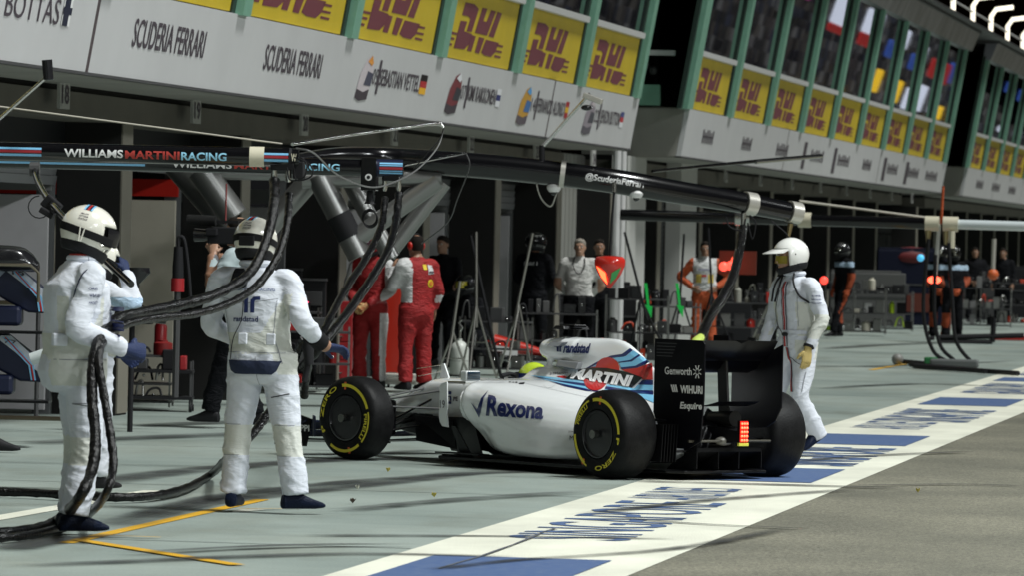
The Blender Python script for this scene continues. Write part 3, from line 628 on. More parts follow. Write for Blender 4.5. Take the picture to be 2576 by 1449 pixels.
for m, pl in [(NV, [(530,505),(640,440),(745,393),(765,408),(650,452),(560,500)]), (NV, [(745,393),(830,380),(890,337),(912,352),(860,395),(840,402),(765,410)]),
  (LB, [(570,498),(650,455),(640,480),(600,488)]),
  (LB, [(765,410),(840,402),(862,396),(914,353),(956,383),(893,425),(800,440)]), (NV, [(800,440),(893,425),(956,383),(968,392),(905,437),(808,447)]),
  (LB, [(810,449),(905,438),(968,393),(1014,426),(930,470),(822,482)]), (NV, [(822,482),(930,470),(1014,426),(1040,442),(945,484),(826,496)]),
  (RD, [(826,498),(945,486),(1056,445),(1064,575),(985,572),(870,520)]), (NV, [(985,576),(1064,578),(1064,614),(985,612),(950,610)]),
  (LB, [(715,612),(860,632),(920,642),(950,613),(1064,616),(1064,655),(880,655),(712,626)]), (NV, [(705,628),(880,657),(1066,658),(1066,690),(880,674),(700,645)]),
  (LB, [(698,648),(880,676),(1066,692),(1072,752),(960,705),(800,672),(690,662)]),
  (LB, [(130,540),(300,556),(540,588),(543,604),(350,582),(170,550)]), (NV, [(170,551),(350,583),(543,606),(552,625),(400,600),(200,562)]),
  (LB, [(202,564),(400,602),(553,627),(568,646),(420,616),(260,580)]), (NV, [(270,584),(420,618),(570,648),(600,660),(690,662),(700,672),(560,660),(400,626)]),
  (RD, [(335,548),(400,545),(440,560),(430,572),(380,566)])]:
    decal(K(*pl), m)
decal(K(*circ(722, 497, 91)), RD, .006, 'red_disc'); decal(K(*circ(628, 568, 91)), RD, .006, 'red_disc')
decal(K((400,572),(455,530),(520,496),(600,484),(720,488),(870,518),(987,560),(905,640),(860,622),(720,600),(560,580)), KB, .008, 'name_banner')
dtext('MARTINI', (1288+440*.3333, 764.8+568*.3333), (1288+885*.3333, 764.8+628*.3333), 25, TXW, .011, .055, hv=(.45, -1))
dtext('randstad', (1288+388*.3333, 764.8+366*.3333), (1288+580*.3333, 764.8+373*.3333), 22, TXN, .007, .045, hv=(.25, -1))
decal(K((315,310),(345,312),(355,320),(355,362),(340,360),(338,328),(318,324)), TXN, .006, 'emblem'); decal(K((360,362),(360,325),(375,312),(382,312),(378,326),(372,332),(372,362)), TXN, .006, 'emblem')
dtext('Rexona', J((868, 955))[0], J((1440, 998))[0], 47, NV, .006, .035, hgt2=38, hv=(.12, -1))
decal(J((715,830),(740,858),(778,905),(820,790),(892,712),(845,790),(800,985),(760,910)), NV, .006, 'tick_mark')
dtext('powered by', J((1700, 1135))[0], J((1830, 1140))[0], 6, TXD, .006); dtext('MERCEDES', J((1710, 1215))[0], J((1990, 1222))[0], 12, TXD, .006)
dtext('BT', J((1507, 558))[0], J((1552, 560))[0], 6.5, TXD, .004, hv=(.2,-1)); dtext('Martini', J((1560, 556))[0], J((1690, 545))[0], 6.5, TXD, .004)
decal(J((472,722),(519,722),(519,752),(472,752)), NV, .006, 'emblem'); decal(J((470,770),(519,768),(519,850),(470,840)), NV, .006, 'emblem'); dtext('BR', J((472, 822))[0], J((515, 822))[0], 10, TXW, .009, .02)
dtext('PE', J((540, 818))[0], J((585, 818))[0], 10, TXD, .006, .03)
decal(J((475,622),(660,626),(664,640),(650,650),(640,638),(475,636)), KB, .006, 'panel_gap')
# numbered vane
vane = MB(); q = []
def lp(px, py, y):   # point on the plane y=const of the car
    o = Mi @ Vector(C0); d = Mi.to_3x3() @ Vector(ray(px, py)); return o+d*((y-o.y)/d.y)
pts = [lp(*J(p)[0], .66) for p in [(395,670),(412,640),(470,622),(474,900),(468,940),(482,1085),(420,1072),(396,1030),(388,980)]]
vane.poly(pts, (0, -.012, 0)); vn = vane.build('turning_vane', CARW, car, bevel=.003)
def flat_hit(yv): return lambda px, py: (lp(px, py, yv), Vector((0, 1, 0)))
dtext('19', J((404, 890))[0], J((452, 892))[0], 20, TXD, .004, hit=flat_hit(.66), parent=vn)
mb = MB()
for s in (-1, 1):
    mb.poly([(2.12,.66*s,.31),(2.06,.66*s,.31),(1.9,.60*s,.06),(2.02,.62*s,.06)], (0,-.012*s,0))
    mb.poly([(2.75,.34*s,.36),(2.05,.50*s,.38),(1.9,.52*s,.1),(2.5,.36*s,.1)], (0,-.012*s,0)); mb.poly([(2.55,.30*s,.34),(2.3,.34*s,.34),(2.25,.34*s,.08),(2.5,.30*s,.08)], (0,-.012*s,0))
mb.build('bargeboard', CARK, car)
MB().loft([[Vector((x, y*w_, z0_+(z1_-z0_)*t)) for y, t in ((-1,.2),(-.8,0),(.8,0),(1,.2),(1,.8),(.7,1),(-.7,1),(-1,.8))] for x, w_, z0_, z1_ in ((1.9,.36,.09,.36),(2.4,.36,.13,.36),(2.9,.30,.17,.345),(3.25,.24,.20,.31),(3.5,.12,.22,.27))]).build('undertray', CARK, car, smooth=True)
for s in (-1, 1):
    MB().poly([(3.0,.34*s,.36),(2.4,.42*s,.35),(2.35,.42*s,.12),(2.95,.36*s,.16)], (0,.01*s,0)).build('turning_fin', CARK, car)
    MB().obox((3.18,.56*s,.34), .13, .07, .14).build('brake_cooling_duct', CARK, car, bevel=.02)
# floor
fl = MB(); out = [(2.30,.30),(2.30,.62),(2.22,.70),(1.9,.70),(1.2,.71),(.6,.70),(.36,.66),(.36,.50),(-.3,.48),(-.42,.40)]
full = out+[(x, -y) for x, y in reversed(out)]
fl.poly([(x, y, .055) for x, y in full], (0, 0, .022)); fl.build('floor', CARK, car, bevel=.004)
MB().poly([(2.28,.69,.095),(2.05,.71,.10),(1.7,.71,.098),(1.7,.60,.098),(2.2,.60,.096)], (0,0,.012)).build('floor_fence', CARK, car)
MB().box((2.9, -.15, .03), (-.2, .15, .055)).build('plank', mat('plank_brown', (.08, .06, .04), .7), car)
# sidepod inlets
for s in (-1, 1): MB().poly([(2.035,.44*s,.42),(2.035,.60*s,.42),(2.035,.63*s,.50),(2.035,.60*s,.585),(2.035,.44*s,.59)], (-.03,0,0)).build('air_inlet', BLACKM, car)
MB().lathe([(0.001,0),(.085,0),(.085,.02),(0.001,.02)], (1.705, 0, .93), (1, 0, 0), 20).build('airbox_mouth', BLACKM, car)
# cockpit, steering wheel, driver helmet
MB().ball((1.98, 0, .665), 1, 20, (.27, .175, .03)).build('cockpit_rim', BLACKM, car, smooth=True)
MB().tube([(2.22,-.1,.70),(2.24,0,.715),(2.22,.1,.70)], .018).build('steering_wheel', BLACKM, car)
HG = mat('helmet_lime', (.55, .72, .05), .25, coat=.7)
drv = thing('person', 'driver in a lime green and blue helmet sitting low in the white racing car', 'person', Mc @ Vector((1.93, 0, .48)), CAR_ROT)
hm = MB(); hm.ball((0, 0, .2), .135, 24, (1.08, .92, 1.02), 16); hb = hm.build('helmet', [HG], drv, smooth=True)
MB().loft([[Vector((.02+.125*math.cos(a)*s, .112*math.sin(a)*s, z)) for a in [k*math.pi/10 for k in range(20)]] for s, z in ((1.14, .17), (1.17, .21), (1.13, .25))]).build('visor_band', NV, drv, smooth=True)
MB().loft([[Vector((.02+.125*math.cos(a)*s, .112*math.sin(a)*s, z)) for a in [k*math.pi/10 for k in range(-5, 6)]] for s, z in ((1.19, .15), (1.22, .20), (1.17, .255))], cap=False, close=False).build('visor', mat('visor_dark', (.01,.012,.02), .08, coat=.5), drv, smooth=True)
MB().ball((0, 0, .30), .07, 16, (1, .9, .5)).build('helmet_crown', mat('helmet_green', (.05, .55, .08), .3, coat=.5), drv, smooth=True)
tor = MB(); tor.loft([[Vector((-.0+.13*math.cos(a)*r, .2*math.sin(a)*r, z)) for a in [k*math.pi/8 for k in range(16)]] for r, z in ((1, -.3), (1.05, -.05), (.8, .04), (.4, .09), (.3, .13))]); tor.build('overalls', CARW, drv, smooth=True)
# mirrors, small antenna fins, nose fin
for s in (-1, 1):
    mb = MB().box((1.99, .48*s, .665), (2.07, .62*s, .745)); mr = mb.build('mirror_housing', CARW if s > 0 else CARK, car, bevel=.012)
    MB().box((1.982, .49*s, .672), (1.989, .61*s, .738)).build('mirror_glass', mat('mirror_glass', (.2, .23, .26), .05, 1), mr)
    MB().tube([(2.03, .5*s, .68), (1.98, .36*s, .62)], .012, 8, .5).build('mirror_stalk', CARW, car)
mb = MB(); mb.poly([(3.14,0,.60),(3.0,0,.64),(3.08,0,.77),(3.105,0,.77)], (0,.012,0)); mb.build('nose_fin', CARW, car)
MB().tube([(3.1, 0, .76), (3.32, .1, .72)], .003, 6).build('sensor_rod', CHROME, car); MB().tube([(3.1, 0, .71), (3.3, .1, .66)], .003, 6).build('sensor_rod', CHROME, car)
mb = MB(); mb.poly([(2.3,0,.66),(2.24,0,.66),(2.26,0,.72),(2.28,0,.72)], (0,.01,0)); mb.build('sensor_fin', CARW, car)
# camera pod over the airbox, winglets
tc = MB(); tc.hexa([(1.40,-.13,1.085),(1.56,-.13,1.085),(1.56,.13,1.085),(1.40,.13,1.085),(1.42,-.12,1.115),(1.52,-.12,1.115),(1.52,.12,1.115),(1.42,.12,1.115)]); tc.box((1.44,-.012,1.02),(1.5,.012,1.09)); tc.box((1.36,-.06,1.10),(1.5,.06,1.125)); tcam = tc.build('camera_pod', CARK, car, bevel=.006)
GRYM = mat('duct_grey', (.20, .21, .22), .3)
MB().hexa([(1.55,.13,.965),(1.38,.13,.965),(1.38,.2,.955),(1.52,.2,.955),(1.55,.12,.99),(1.36,.12,.99),(1.36,.17,.985),(1.52,.17,.985)]).build('airbox_winglet', GRYM, car)
MB().hexa([(1.46,.11,.80),(1.15,.14,.78),(1.15,.21,.78),(1.42,.2,.80),(1.46,.11,.85),(1.15,.12,.84),(1.15,.18,.84),(1.42,.17,.85)]).build('cooling_duct', GRYM, car, bevel=.01)
# wheels
TYRE = mat('tyre_rubber', (.005, .005, .0055), .5, bump=.15, bscale=60, var=.35, vscale=14, col2=(.010,.010,.0105)); RIM = mat('rim_black', (.022, .022, .024), .3, coat=.2); WY = mat('tyre_yellow', (.72, .62, .04), .5); ORG = mat('tyre_orange_mark', (.65, .13, .03), .6)
def wheel(w_, r=.335, ti='rear'):
    root = bpy.data.objects.new('wheel', None); COL.objects.link(root); root.parent = car
    h = w_/2
    prof = [(.175,-h+.02),(.19,-h),(.23,-h-.004),(.27,-h-.002),(.30,-h+.012),(.322,-h+.035),(r-.003,-h+.075),(r,0),(r-.003,h-.075),(.322,h-.035),(.30,h-.012),(.27,h+.002),(.23,h+.004),(.19,h),(.175,h-.02)]
    MB().lathe(prof, (0,0,0), (0,1,0), 56).build('tyre', TYRE, root, smooth=True)
    rp = [(.176,h-.015),(.180,h+.001),(.170,h+.002),(.162,h-.03),(.155,h-.09),(.14,h-.12),(.06,h-.12),(.045,h-.05),(.001,h-.05)]
    rim = MB().lathe(rp, (0,0,0), (0,1,0), 40).build('rim', RIM, root, smooth=True)
    for k in range(10):
        a = 2*math.pi*k/10; c, s = math.cos(a), math.sin(a)
        m = Matrix(((c,0,-s),(0,1,0),(s,0,c))); MB().obox(m @ Vector((.10, h-.055, 0)), .060, .016, .010, m).build('spoke', RIM, rim)
    MB().lathe([(.001,0),(.03,0),(.033,-.02),(.033,-.05),(.02,-.05)], (0,h-.0,0), (0,-1,0), 16).build('wheel_nut', mat('nut_metal', (.3,.3,.28), .25, 1), rim, smooth=True)
    MB().lathe([(.001,0),(.16,0),(.16,-.03),(.001,-.03)], (0,-h+.05,0), (0,-1,0), 24).build('brake_duct', BLACKM, root)
    yy = lambda rr: h+.0065-(max(0, rr-.27)*.25)
    def arc(r0, r1, a0, a1, m, nm='sidewall_stripe'):
        n = max(4, int(abs(a1-a0)/4)); v = []
        for k in range(n+1):
            a = R(a0+(a1-a0)*k/n)
            for rr in (r0, r1): v.append((-math.cos(a)*rr, yy(rr), math.sin(a)*rr))
        MB().add(v, [(2*k, 2*k+1, 2*k+3, 2*k+2) for k in range(n)]).build(nm, m, root, fix=False)
    def wt(txt, a0, a1, r0, r1, bold=.02):
        vs, fs = text_mesh(txt, bold); w2 = vs[:, 0].max(); P = []
        for x, y in vs:
            a = R(a0+(a1-a0)*x/w2); rr = r0+(r1-r0)*y; P.append((-math.cos(a)*rr, yy(rr)+.001, math.sin(a)*rr))
        MB().add(P, fs).build('lettering', WY, root, fix=False)
    if ti == 'rear':
        arc(.247,.272,102,2,WY); wt('PIRELLI',163,120,.222,.252); arc(.258,.272,166,112,WY); arc(.258,.272,182,245,WY); arc(.247,.272,182,238,WY) ; wt('P  ZERO',-4,-92,.238,.272); arc(.285,.225,85,80,ORG,'orange_mark'); arc(.285,.235,231,236,ORG,'orange_mark')
    else:
        arc(.247,.272,98,18,WY); wt('PIRELLI',10,-42,.218,.248); arc(.256,.272,12,-44,WY); arc(.249,.272,-52,-125,WY); wt('P  ZERO',208,112,.238,.272); arc(.285,.225,93,88,ORG,'orange_mark'); arc(.285,.235,-75,-80,ORG,'orange_mark')
    return root
wr = wheel(.34, .335, 'rear'); wr.location = (0, .735, .335)
wf = wheel(.26, .332, 'front'); wf.location = (3.2, .775, .332); wf.rotation_euler = (0, 0, R(9))
def copywheel(src, loc, rz):
    r = src.copy(); COL.objects.link(r); r.location = loc; r.rotation_euler = (0, 0, rz)
    for ch in src.children:
        c = ch.copy(); COL.objects.link(c); c.parent = r
        for g in ch.children: d = g.copy(); COL.objects.link(d); d.parent = c
copywheel(wr, (0, -.735, .335), math.pi); copywheel(wf, (3.2, -.775, .332), math.pi+R(9))
# suspension
AL = mat('suspension_grey', (.25, .255, .26), .3, .6)
for s in (-1, 1):
    for a, b, m in (((3.02,.17*s,.59),(3.2,.66*s,.47),AL), ((2.72,.2*s,.58),(3.18,.66*s,.46),AL), ((2.62,.2*s,.42),(3.1,.66*s,.43),AL), ((3.3,.13*s,.35),(3.2,.66*s,.2),CARK), ((2.75,.16*s,.34),(3.18,.66*s,.2),CARK), ((2.85,.16*s,.55),(3.18,.62*s,.24),CARK)):
        MB().tube([a, b], .019, 8, .45).build('wishbone', m, car, smooth=True)
    for a, b in (((.35,.2*s,.42),(.0,.62*s,.46)), ((-.25,.12*s,.42),(-.05,.62*s,.46)), ((.4,.25*s,.2),(0,.62*s,.2)), ((-.3,.12*s,.22),(-.05,.62*s,.2)), ((-.2,.1*s,.3),(-.12,.62*s,.3))):
        MB().tube([a, b], .02, 8, .5).build('wishbone', CARK, car, smooth=True)
# rear wing
DEEP = mat('deep_black', (.003, .003, .004), .5, spec=.2)
RWK = mat('wing_black', (.003, .003, .005), .3, spec=.25)
for s in (-1, 1):
    y = .37 if s > 0 else -.405
    prof = [(.0,1.055),(-.56,1.055),(-.585,1.03),(-.585,.62),(-.56,.30),(-.42,.24),(-.15,.24),(-.05,.42),(.0,.5)] if s > 0 else [(.0,1.05),(-.20,1.05),(-.33,.93),(-.585,1.03),(-.585,.55),(-.52,.45),(-.42,.40),(-.15,.38),(-.05,.45),(.0,.5)]
    ep = MB(); ep.poly([(x, y, z) for x, z in prof], (0, -.014*s, 0)); e = ep.build('wing_endplate', RWK, car, bevel=.003)
    if s > 0:
        for k in range(5): MB().box((-.03, y+.001, 1.025-.024*k), (-.26+.012*k, y+.004, 1.019-.024*k)).build('louvre', mat('louvre_grey', (.06,.06,.065), .4), e)
        eh = flat_hit(.372)
        K2 = lambda x, y: (1626.1+x*.26662, 837.2+y*.26662)
        dtext('Genworth', K2(172, 392), K2(428, 402), 18, TXW, .003, .022, hit=eh, parent=e)
        for k in range(16):
            a = 2*math.pi*k/16; c_, s_ = math.cos(a), math.sin(a); L_ = 66 if k % 2 else 40
            pp = [(480+16*c_-4*s_, 372+25*s_+4*c_), (480+L_*.62*c_-5*s_, 372+L_*s_+4*c_), (480+L_*.62*c_+5*s_, 372+L_*s_-4*c_), (480+16*c_+4*s_, 372+25*s_-4*c_)]
            if k % 2: decal([K2(*q) for q in pp], TXW, .003, 'emblem_ray', hit=eh, parent=e)
            else: decal([K2(480+.7*(q[0]-480), 372+.8*(q[1]-372)) for q in pp], TXW, .003, 'emblem_ray', hit=eh, parent=e)
        dtext('WIHURI', K2(318, 568), K2(530, 578), 18, TXW, .003, .045, hit=eh, parent=e)
        for d in (0, 20, 40): decal([K2(228+d, 492), K2(243+d, 493), K2(262+d*.9, 563), K2(246+d*.9, 562)], TXW, .003, 'emblem', hit=eh, parent=e)
        dtext('Esquire', K2(316, 716), K2(524, 726), 16, TXW, .003, .03, shear=.15, hit=eh, parent=e)
def plane_(x0, z0, x1, z1, th, camber, y=.356, notch=False):
    rings = []
    for k in range(13):
        yy = -y+2*y*k/12; dip = .02 if (notch and k == 6) else 0
        up = [(x0+(x1-x0)*t, z0+(z1-z0)*t**1.4-camber*math.sin(math.pi*t)+th*math.sqrt(max(0, t*(1-t)))*1.2) for t in (0,.15,.4,.7,1)]
        lo = [(x0+(x1-x0)*t, z0+(z1-z0)*t**1.4-camber*math.sin(math.pi*t)-th*math.sqrt(max(0, t*(1-t)))*.6) for t in (.75,.45,.15)]
        rings.append([Vector((a, yy, b-(dip*max(0, (b-.93)/.12)))) for a, b in up+lo])
    m = MB(); m.loft(rings); return m
plane_(-.08, .92, -.42, .93, .03, .11).build('wing_main_plane', RWK, car, smooth=True)
plane_(-.38, .90, -.575, 1.055, .015, .02, notch=True).build('wing_flap', RWK, car, smooth=True)
MB().poly([(-.30,.01,.95),(-.40,.01,.95),(-.46,.01,.35),(-.56,.01,.30),(-.40,.01,.30),(-.34,.01,.45)], (0,-.02,0)).build('wing_pylon', mat('pylon_grey', (.03,.03,.03), .3), car)
MB().box((-.42, .005, 1.0), (-.25, -.005, 1.09)).build('wing_actuator', RWK, car)
plane_(-.32, .56, -.56, .60, .012, .01, y=.20).build('monkey_seat', RWK, car, smooth=True)
MB().tube([(-.25,.0,.46),(-.52,.0,.47)], [.055,.06], 18).build('exhaust_pipe', mat('exhaust_dark', (.03,.03,.03), .35, .8), car, smooth=True)
MB().loft([[Vector((x, y*w_, z0_+(z1_-z0_)*t)) for y, t in ((-1,0),(1,0),(1,1),(-1,1))] for x, w_, z0_, z1_ in ((-.1,.12,.25,.42),(-.45,.07,.28,.40),(-.60,.045,.30,.38))]).build('crash_structure', DEEP, car)
# rain light
rlb = MB().box((-.60, -.041, .29), (-.625, .046, .46)).build('light_housing', CARK, car)
MB().box((-.605, -.045, .268), (-.63, .05, .292)).build('light_base', mat('base_lime', (.6, .62, .08), .4), rlb, bevel=.004)
LED = mat('led_red', (.8, .02, .01), .4, emit=(1, .06, .02), es=7); LEDB = mat('led_backing', (.6, .01, .005), .4, emit=(1, .01, .005), es=.5)
MB().box((-.6255, -.036, .298), (-.628, .041, .455)).build('led_panel', LEDB, rlb)
for i in range(3):
    for j in range(5): MB().ball((-.632, -.022+.0245*i, .312+.031*j), .0095, 8).build('led', mat('led_hot', (1,.3,.2), .4, emit=(1, .06, .015), es=4), rlb)
# diffuser, rear brake ducts, beam between the endplates
df = MB(); df.poly([(-.15,.32,.08),(-.46,.32,.22),(-.46,.32,.25),(-.15,.32,.11)], (0,-.64,0)); df.build('diffuser', DEEP, car)
for y in (-.32,-.1,.1,.31): MB().poly([(-.1,y,.07),(-.46,y,.09),(-.46,y,.25),(-.2,y,.14)], (0,.008,0)).build('diffuser_strake', DEEP, car)
MB().tube([(-.48,-.38,.30),(-.48,.42,.30)], .010, 8).build('rear_beam', mat('beam_bronze', (.04,.036,.025), .4), car)
MB().ball((-.45, .05, .30), .05, 12, (1,1.6,.7)).build('gearbox_cover', mat('gear_grey', (.12,.115,.10), .4), car, smooth=True)
for s in (1,):
    for k in range(6): MB().poly([(-.22+.0*k, (.42+.028*k)*s, .14), (-.34, (.42+.028*k)*s, .14), (-.36, (.42+.028*k)*s, .42), (-.25, (.42+.028*k)*s, .42)], (0,.006*s,0)).build('brake_duct_fin', DEEP, car)
# front wing
for s in (-1, 1):
    MB().poly([(4.25,.82*s,.08),(3.82,.82*s,.08),(3.78,.80*s,.30),(3.95,.80*s,.33),(4.2,.82*s,.22)], (0,-.014*s,0)).build('front_wing_endplate', CARK, car)
    for k, (a, b) in enumerate(((.10,.11),(.15,.18),(.21,.26))): MB().hexa([(4.25-.12*k,.2*s,a-.01),(4.08-.12*k,.2*s,b),(4.08-.12*k,.81*s,b+.02),(4.25-.12*k,.81*s,a),(4.25-.12*k,.2*s,a),(4.08-.12*k,.2*s,b+.012),(4.08-.12*k,.81*s,b+.034),(4.25-.12*k,.81*s,a+.012)]).build('front_wing_element', NAVY if k else CARK, car)
MB().box((4.25,-.2,.09),(4.05,.2,.105)).build('front_wing_centre', CARK, car)
MB().poly([(3.82,.74,.17),(3.55,.92,.17),(3.55,.92,.33),(3.82,.74,.33)], (.01,.01,0)).build('wing_cascade', NAVY, car)

# small vents, marks and panel lines on the bodywork
for q in ([(1095,628),(1110,626),(1116,634),(1098,636)], [(1130,630),(1145,628),(1150,636),(1132,638)], [(1160,630),(1178,628),(1184,640),(1162,640)], [(1190,640),(1255,634),(1250,650),(1205,652)]): decal(J(*q), KB, .004, 'vent')
dtext('E', J((1664, 488))[0], J((1692, 488))[0], 13, RD, .006, .02)
for a_, b_ in (((600,640),(1060,632)), ((1260,640),(1920,790)), ((1440,660),(1480,690)), ((1480,690),(1530,680)), ((1530,680),(1560,655))):
    n_ = 1.0; decal(J((a_[0], a_[1]), (b_[0], b_[1]), (b_[0], b_[1]+2.2), (a_[0], a_[1]+2.2)), mat('panel_line', (.28,.29,.30), .5), .003, 'panel_line')
for k in range(26):
    rg = random.Random(k); x_, y_ = rg.uniform(600, 1700), rg.uniform(700, 1200); r_ = rg.uniform(.7, 1.8)
    if x_ < 760 or rg.random() < .5: decal(J(*circ(x_ if k % 2 else 600+rg.random()*90, y_ if k % 2 else 780+rg.random()*130, r_*1.4, 6)), mat('rubber_speck', (.08,.08,.08), .7), .003, 'rubber_speck')
fwh = flat_hit(.825)
dtext('LEMPPI', (722, 1082), (779, 1086), 15, TXW, .004, .03, hit=fwh, parent=car)
# ================================================================= people
SKIN = mat('skin', (.42, .24, .16), .5, var=.1, vscale=20); SKIN2 = mat('skin_tan', (.30, .16, .10), .5); HAIRD = mat('hair_dark', (.015, .011, .009), .7, bump=.5, bscale=200); HAIRG = mat('hair_grey', (.28, .25, .21), .7, bump=.5, bscale=200)
SUIT = mat('white_overalls', (.64, .67, .74), .8, var=.06, vscale=3, fold=.17); SUITC = mat('cream_overalls_panel', (.62, .635, .59), .8, var=.06, vscale=4, fold=.17)
GLOVEB = mat('blue_glove', (.006, .018, .075), .7, bump=.4, bscale=120); GLOVET = mat('tan_glove', (.50, .38, .14), .7, bump=.4, bscale=120); KNIT = mat('black_cuff', (.012, .012, .013), .9)
HELW = mat('helmet_white', (.76, .74, .66), .2, coat=.8); SHOE = mat('navy_shoe', (.003, .007, .022), .5, bump=.3, bscale=80); CLOTHK = mat('black_cloth', (.006, .0065, .009), .8, var=.3, vscale=8, fold=.5)
REDC = mat('red_cloth', (.33, .008, .010), .75, var=.2, vscale=6, fold=.5); ORC = mat('orange_cloth', (.50, .085, .02), .75, var=.15, vscale=6, fold=.5); GREYC = mat('grey_cloth', (.42, .42, .42), .8, var=.1, vscale=8, fold=.5)
def seg_d(P, a, b):
    a = np.array(a); b = np.array(b); ab = b-a; t = np.clip(((P-a)@ab)/max(1e-9, ab@ab), 0, 1); return np.linalg.norm(P-(a+t[:, None]*ab), axis=1), t
def body_mesh(J, g, vox, torso, fold, nm='body'):
    """J joints, g girth factor"""
    parts = []
    tm = MB(); tm.loft([[Vector((cx+rx*math.copysign(abs(math.cos(a))**.8, math.cos(a)), cy+ry*math.copysign(abs(math.sin(a))**.85, math.sin(a)), z)) for a in [2*math.pi*k/24 for k in range(24)]] for cx, cy, z, rx, ry in torso]); parts.append(tm)
    def T(pts, rs, fl=1.): m = MB(); m.tube(catmull(pts, 5), list(np.interp(np.linspace(0, 1, (len(pts)-1)*5+1), np.linspace(0, 1, len(rs)), rs)), 14, fl); parts.append(m)
    for s in 'LR':
        hp, kn, an = (Vector(J[k+s]) for k in ('hip', 'knee', 'ank')); up = Vector((0, 0, .06))
        T([hp+up, hp.lerp(kn, .5), kn, kn.lerp(an, .5), an], [.105*g, .098*g, .086*g, .078*g, .074*g, .078*g, .074*g])
        sh, el, wr_ = (Vector(J[k+s]) for k in ('sh', 'el', 'wr')); c = Vector((sh.x*.55, sh.y, sh.z+.01))
        T([c, sh, sh.lerp(el, .5), el, el.lerp(wr_, .5), wr_], [.07*g, .074*g, .066*g, .062*g, .058*g, .052*g, .045*g])
    nk = MB(); a, b = Vector(J['neck']), Vector(J['head']); nk.tube([a-Vector((0,0,.06)), a.lerp(b, .5), b], [.075, .06, .055], 14); parts.append(nk)
    me = remesh(parts, vox, 3, nm)
    n = len(me.vertices); co = np.empty(n*3); me.vertices.foreach_get('co', co); co = co.reshape(-1, 3); no = np.empty(n*3); me.vertices.foreach_get('normal', no); no = no.reshape(-1, 3)
    if fold:
        d = np.zeros(n)
        rng = random.Random(len(co)); off = Vector((rng.random()*9, rng.random()*9, 0))
        for i in range(n):
            p = Vector(co[i]); q = Vector((p.x*3.0+.8*p.z, p.y*3.0, p.z*6.5+2.6*p.x+1.2*p.y))+off; q = q+noise.noise_vector(q*.8)*.9
            v = noise.noise(q); v2 = noise.noise(q*2.3+Vector((3, 1, 7)))
            k = 1.5 if p.z < .22 else (1.15 if p.z < .55 else 1.)
            d[i] = fold*k*(max(0, 1-abs(v)*4.2)**1.5*.75+v*.6+max(0, 1-abs(v2)*5)**2*.25-.3)
        co = co+no*d[:, None]; me.vertices.foreach_set('co', co.reshape(-1)); me.update()
    return me, co
def colour(me, mats_, fn):
    me.materials.clear()
    for m in mats_: me.materials.append(m)
    for p in me.polygons: p.material_index = fn(p.center); p.use_smooth = True
def hand(m, wrist, d, up, curl=.5, s=1., side=1, nm='glove', parent=None, grip=False):
    """palm along d, back of hand faces up; five separate fingers"""
    d = Vector(d).normalized(); up = Vector(up); up = (up-d*up.dot(d)).normalized(); x = d.cross(up).normalized()*side; w_ = Vector(wrist); L = []
    pm = MB(); rings = []
    for t, hw, th in ((-.035, .030, .026), (0, .033, .024), (.04, .042, .020), (.085, .043, .016), (.095, .03, .010)):
        c = w_+d*t*s; rings.append([c+x*math.cos(a)*hw*s+up*math.sin(a)*th*s for a in [2*math.pi*k/12 for k in range(12)]])
    pm.loft(rings); L.append(pm)
    for i, (o, ln) in enumerate(((-.031, .068), (-.010, .078), (.011, .073), (.031, .056))):
        p = w_+(d*.08+x*o)*s; q = d; pts = [p]; a = curl*(1+.12*i)
        for k, f in enumerate((.45, .32, .23)):
            ang = a*(.55+.45*k); q = (Matrix.Rotation(-ang, 3, x*side) @ q) if True else q
            pts.append(pts[-1]+q*ln*f*s)
        m1 = MB(); m1.tube(pts, [.0105*s, .010*s, .0092*s, .0065*s], 8); L.append(m1)
    tp = w_+(d*.015-x*.033)*s; td = (d*.75-x*.6-up*.35).normalized(); t2 = (d*.9-x*.15-up*.5*(1+curl)).normalized()
    m1 = MB(); m1.tube([tp, tp+td*.04*s, tp+td*.04*s+t2*.035*s], [.014*s, .012*s, .008*s], 8); L.append(m1)
    me = remesh(L, .0055*s, 1, nm); colour(me, [m], lambda c: 0)
    o = bpy.data.objects.new(nm, me); COL.objects.link(o); o.parent = parent; return o
def shoe(ank, dirv, m, parent, pitch=0., nm='shoe', sole=None):
    d = Vector((dirv[0], dirv[1], 0)).normalized(); x = Vector((d.y, -d.x, 0)); a = Vector(ank); rings = []
    base = Vector((a.x, a.y, a.z-.085))
    for t, hw, h, b in ((-.095, .02, .05, .012), (-.085, .036, .085, .0), (-.04, .042, .115, 0), (.02, .042, .105, 0), (.08, .045, .075, 0), (.13, .048, .055, 0), (.17, .04, .042, .004), (.192, .02, .03, .01)):
        c = base+d*t; ring = []
        for k in range(12):
            an = 2*math.pi*k/12; sx = math.copysign(abs(math.cos(an))**.7, math.cos(an)); sz = math.sin(an)
            ring.append(c+x*sx*hw+Vector((0, 0, b+(h-b)*(.5+.5*math.copysign(abs(sz)**.8, sz)))))
        rings.append(ring)
    if pitch:
        piv = base+d*.10; ax = x; M3 = Matrix.Rotation(pitch, 3, ax)
        rings = [[piv+M3 @ (p-piv) for p in r] for r in rings]
    mb = MB(); mb.loft(rings); sh = mb.build(nm, m, parent, smooth=True)
    return sh
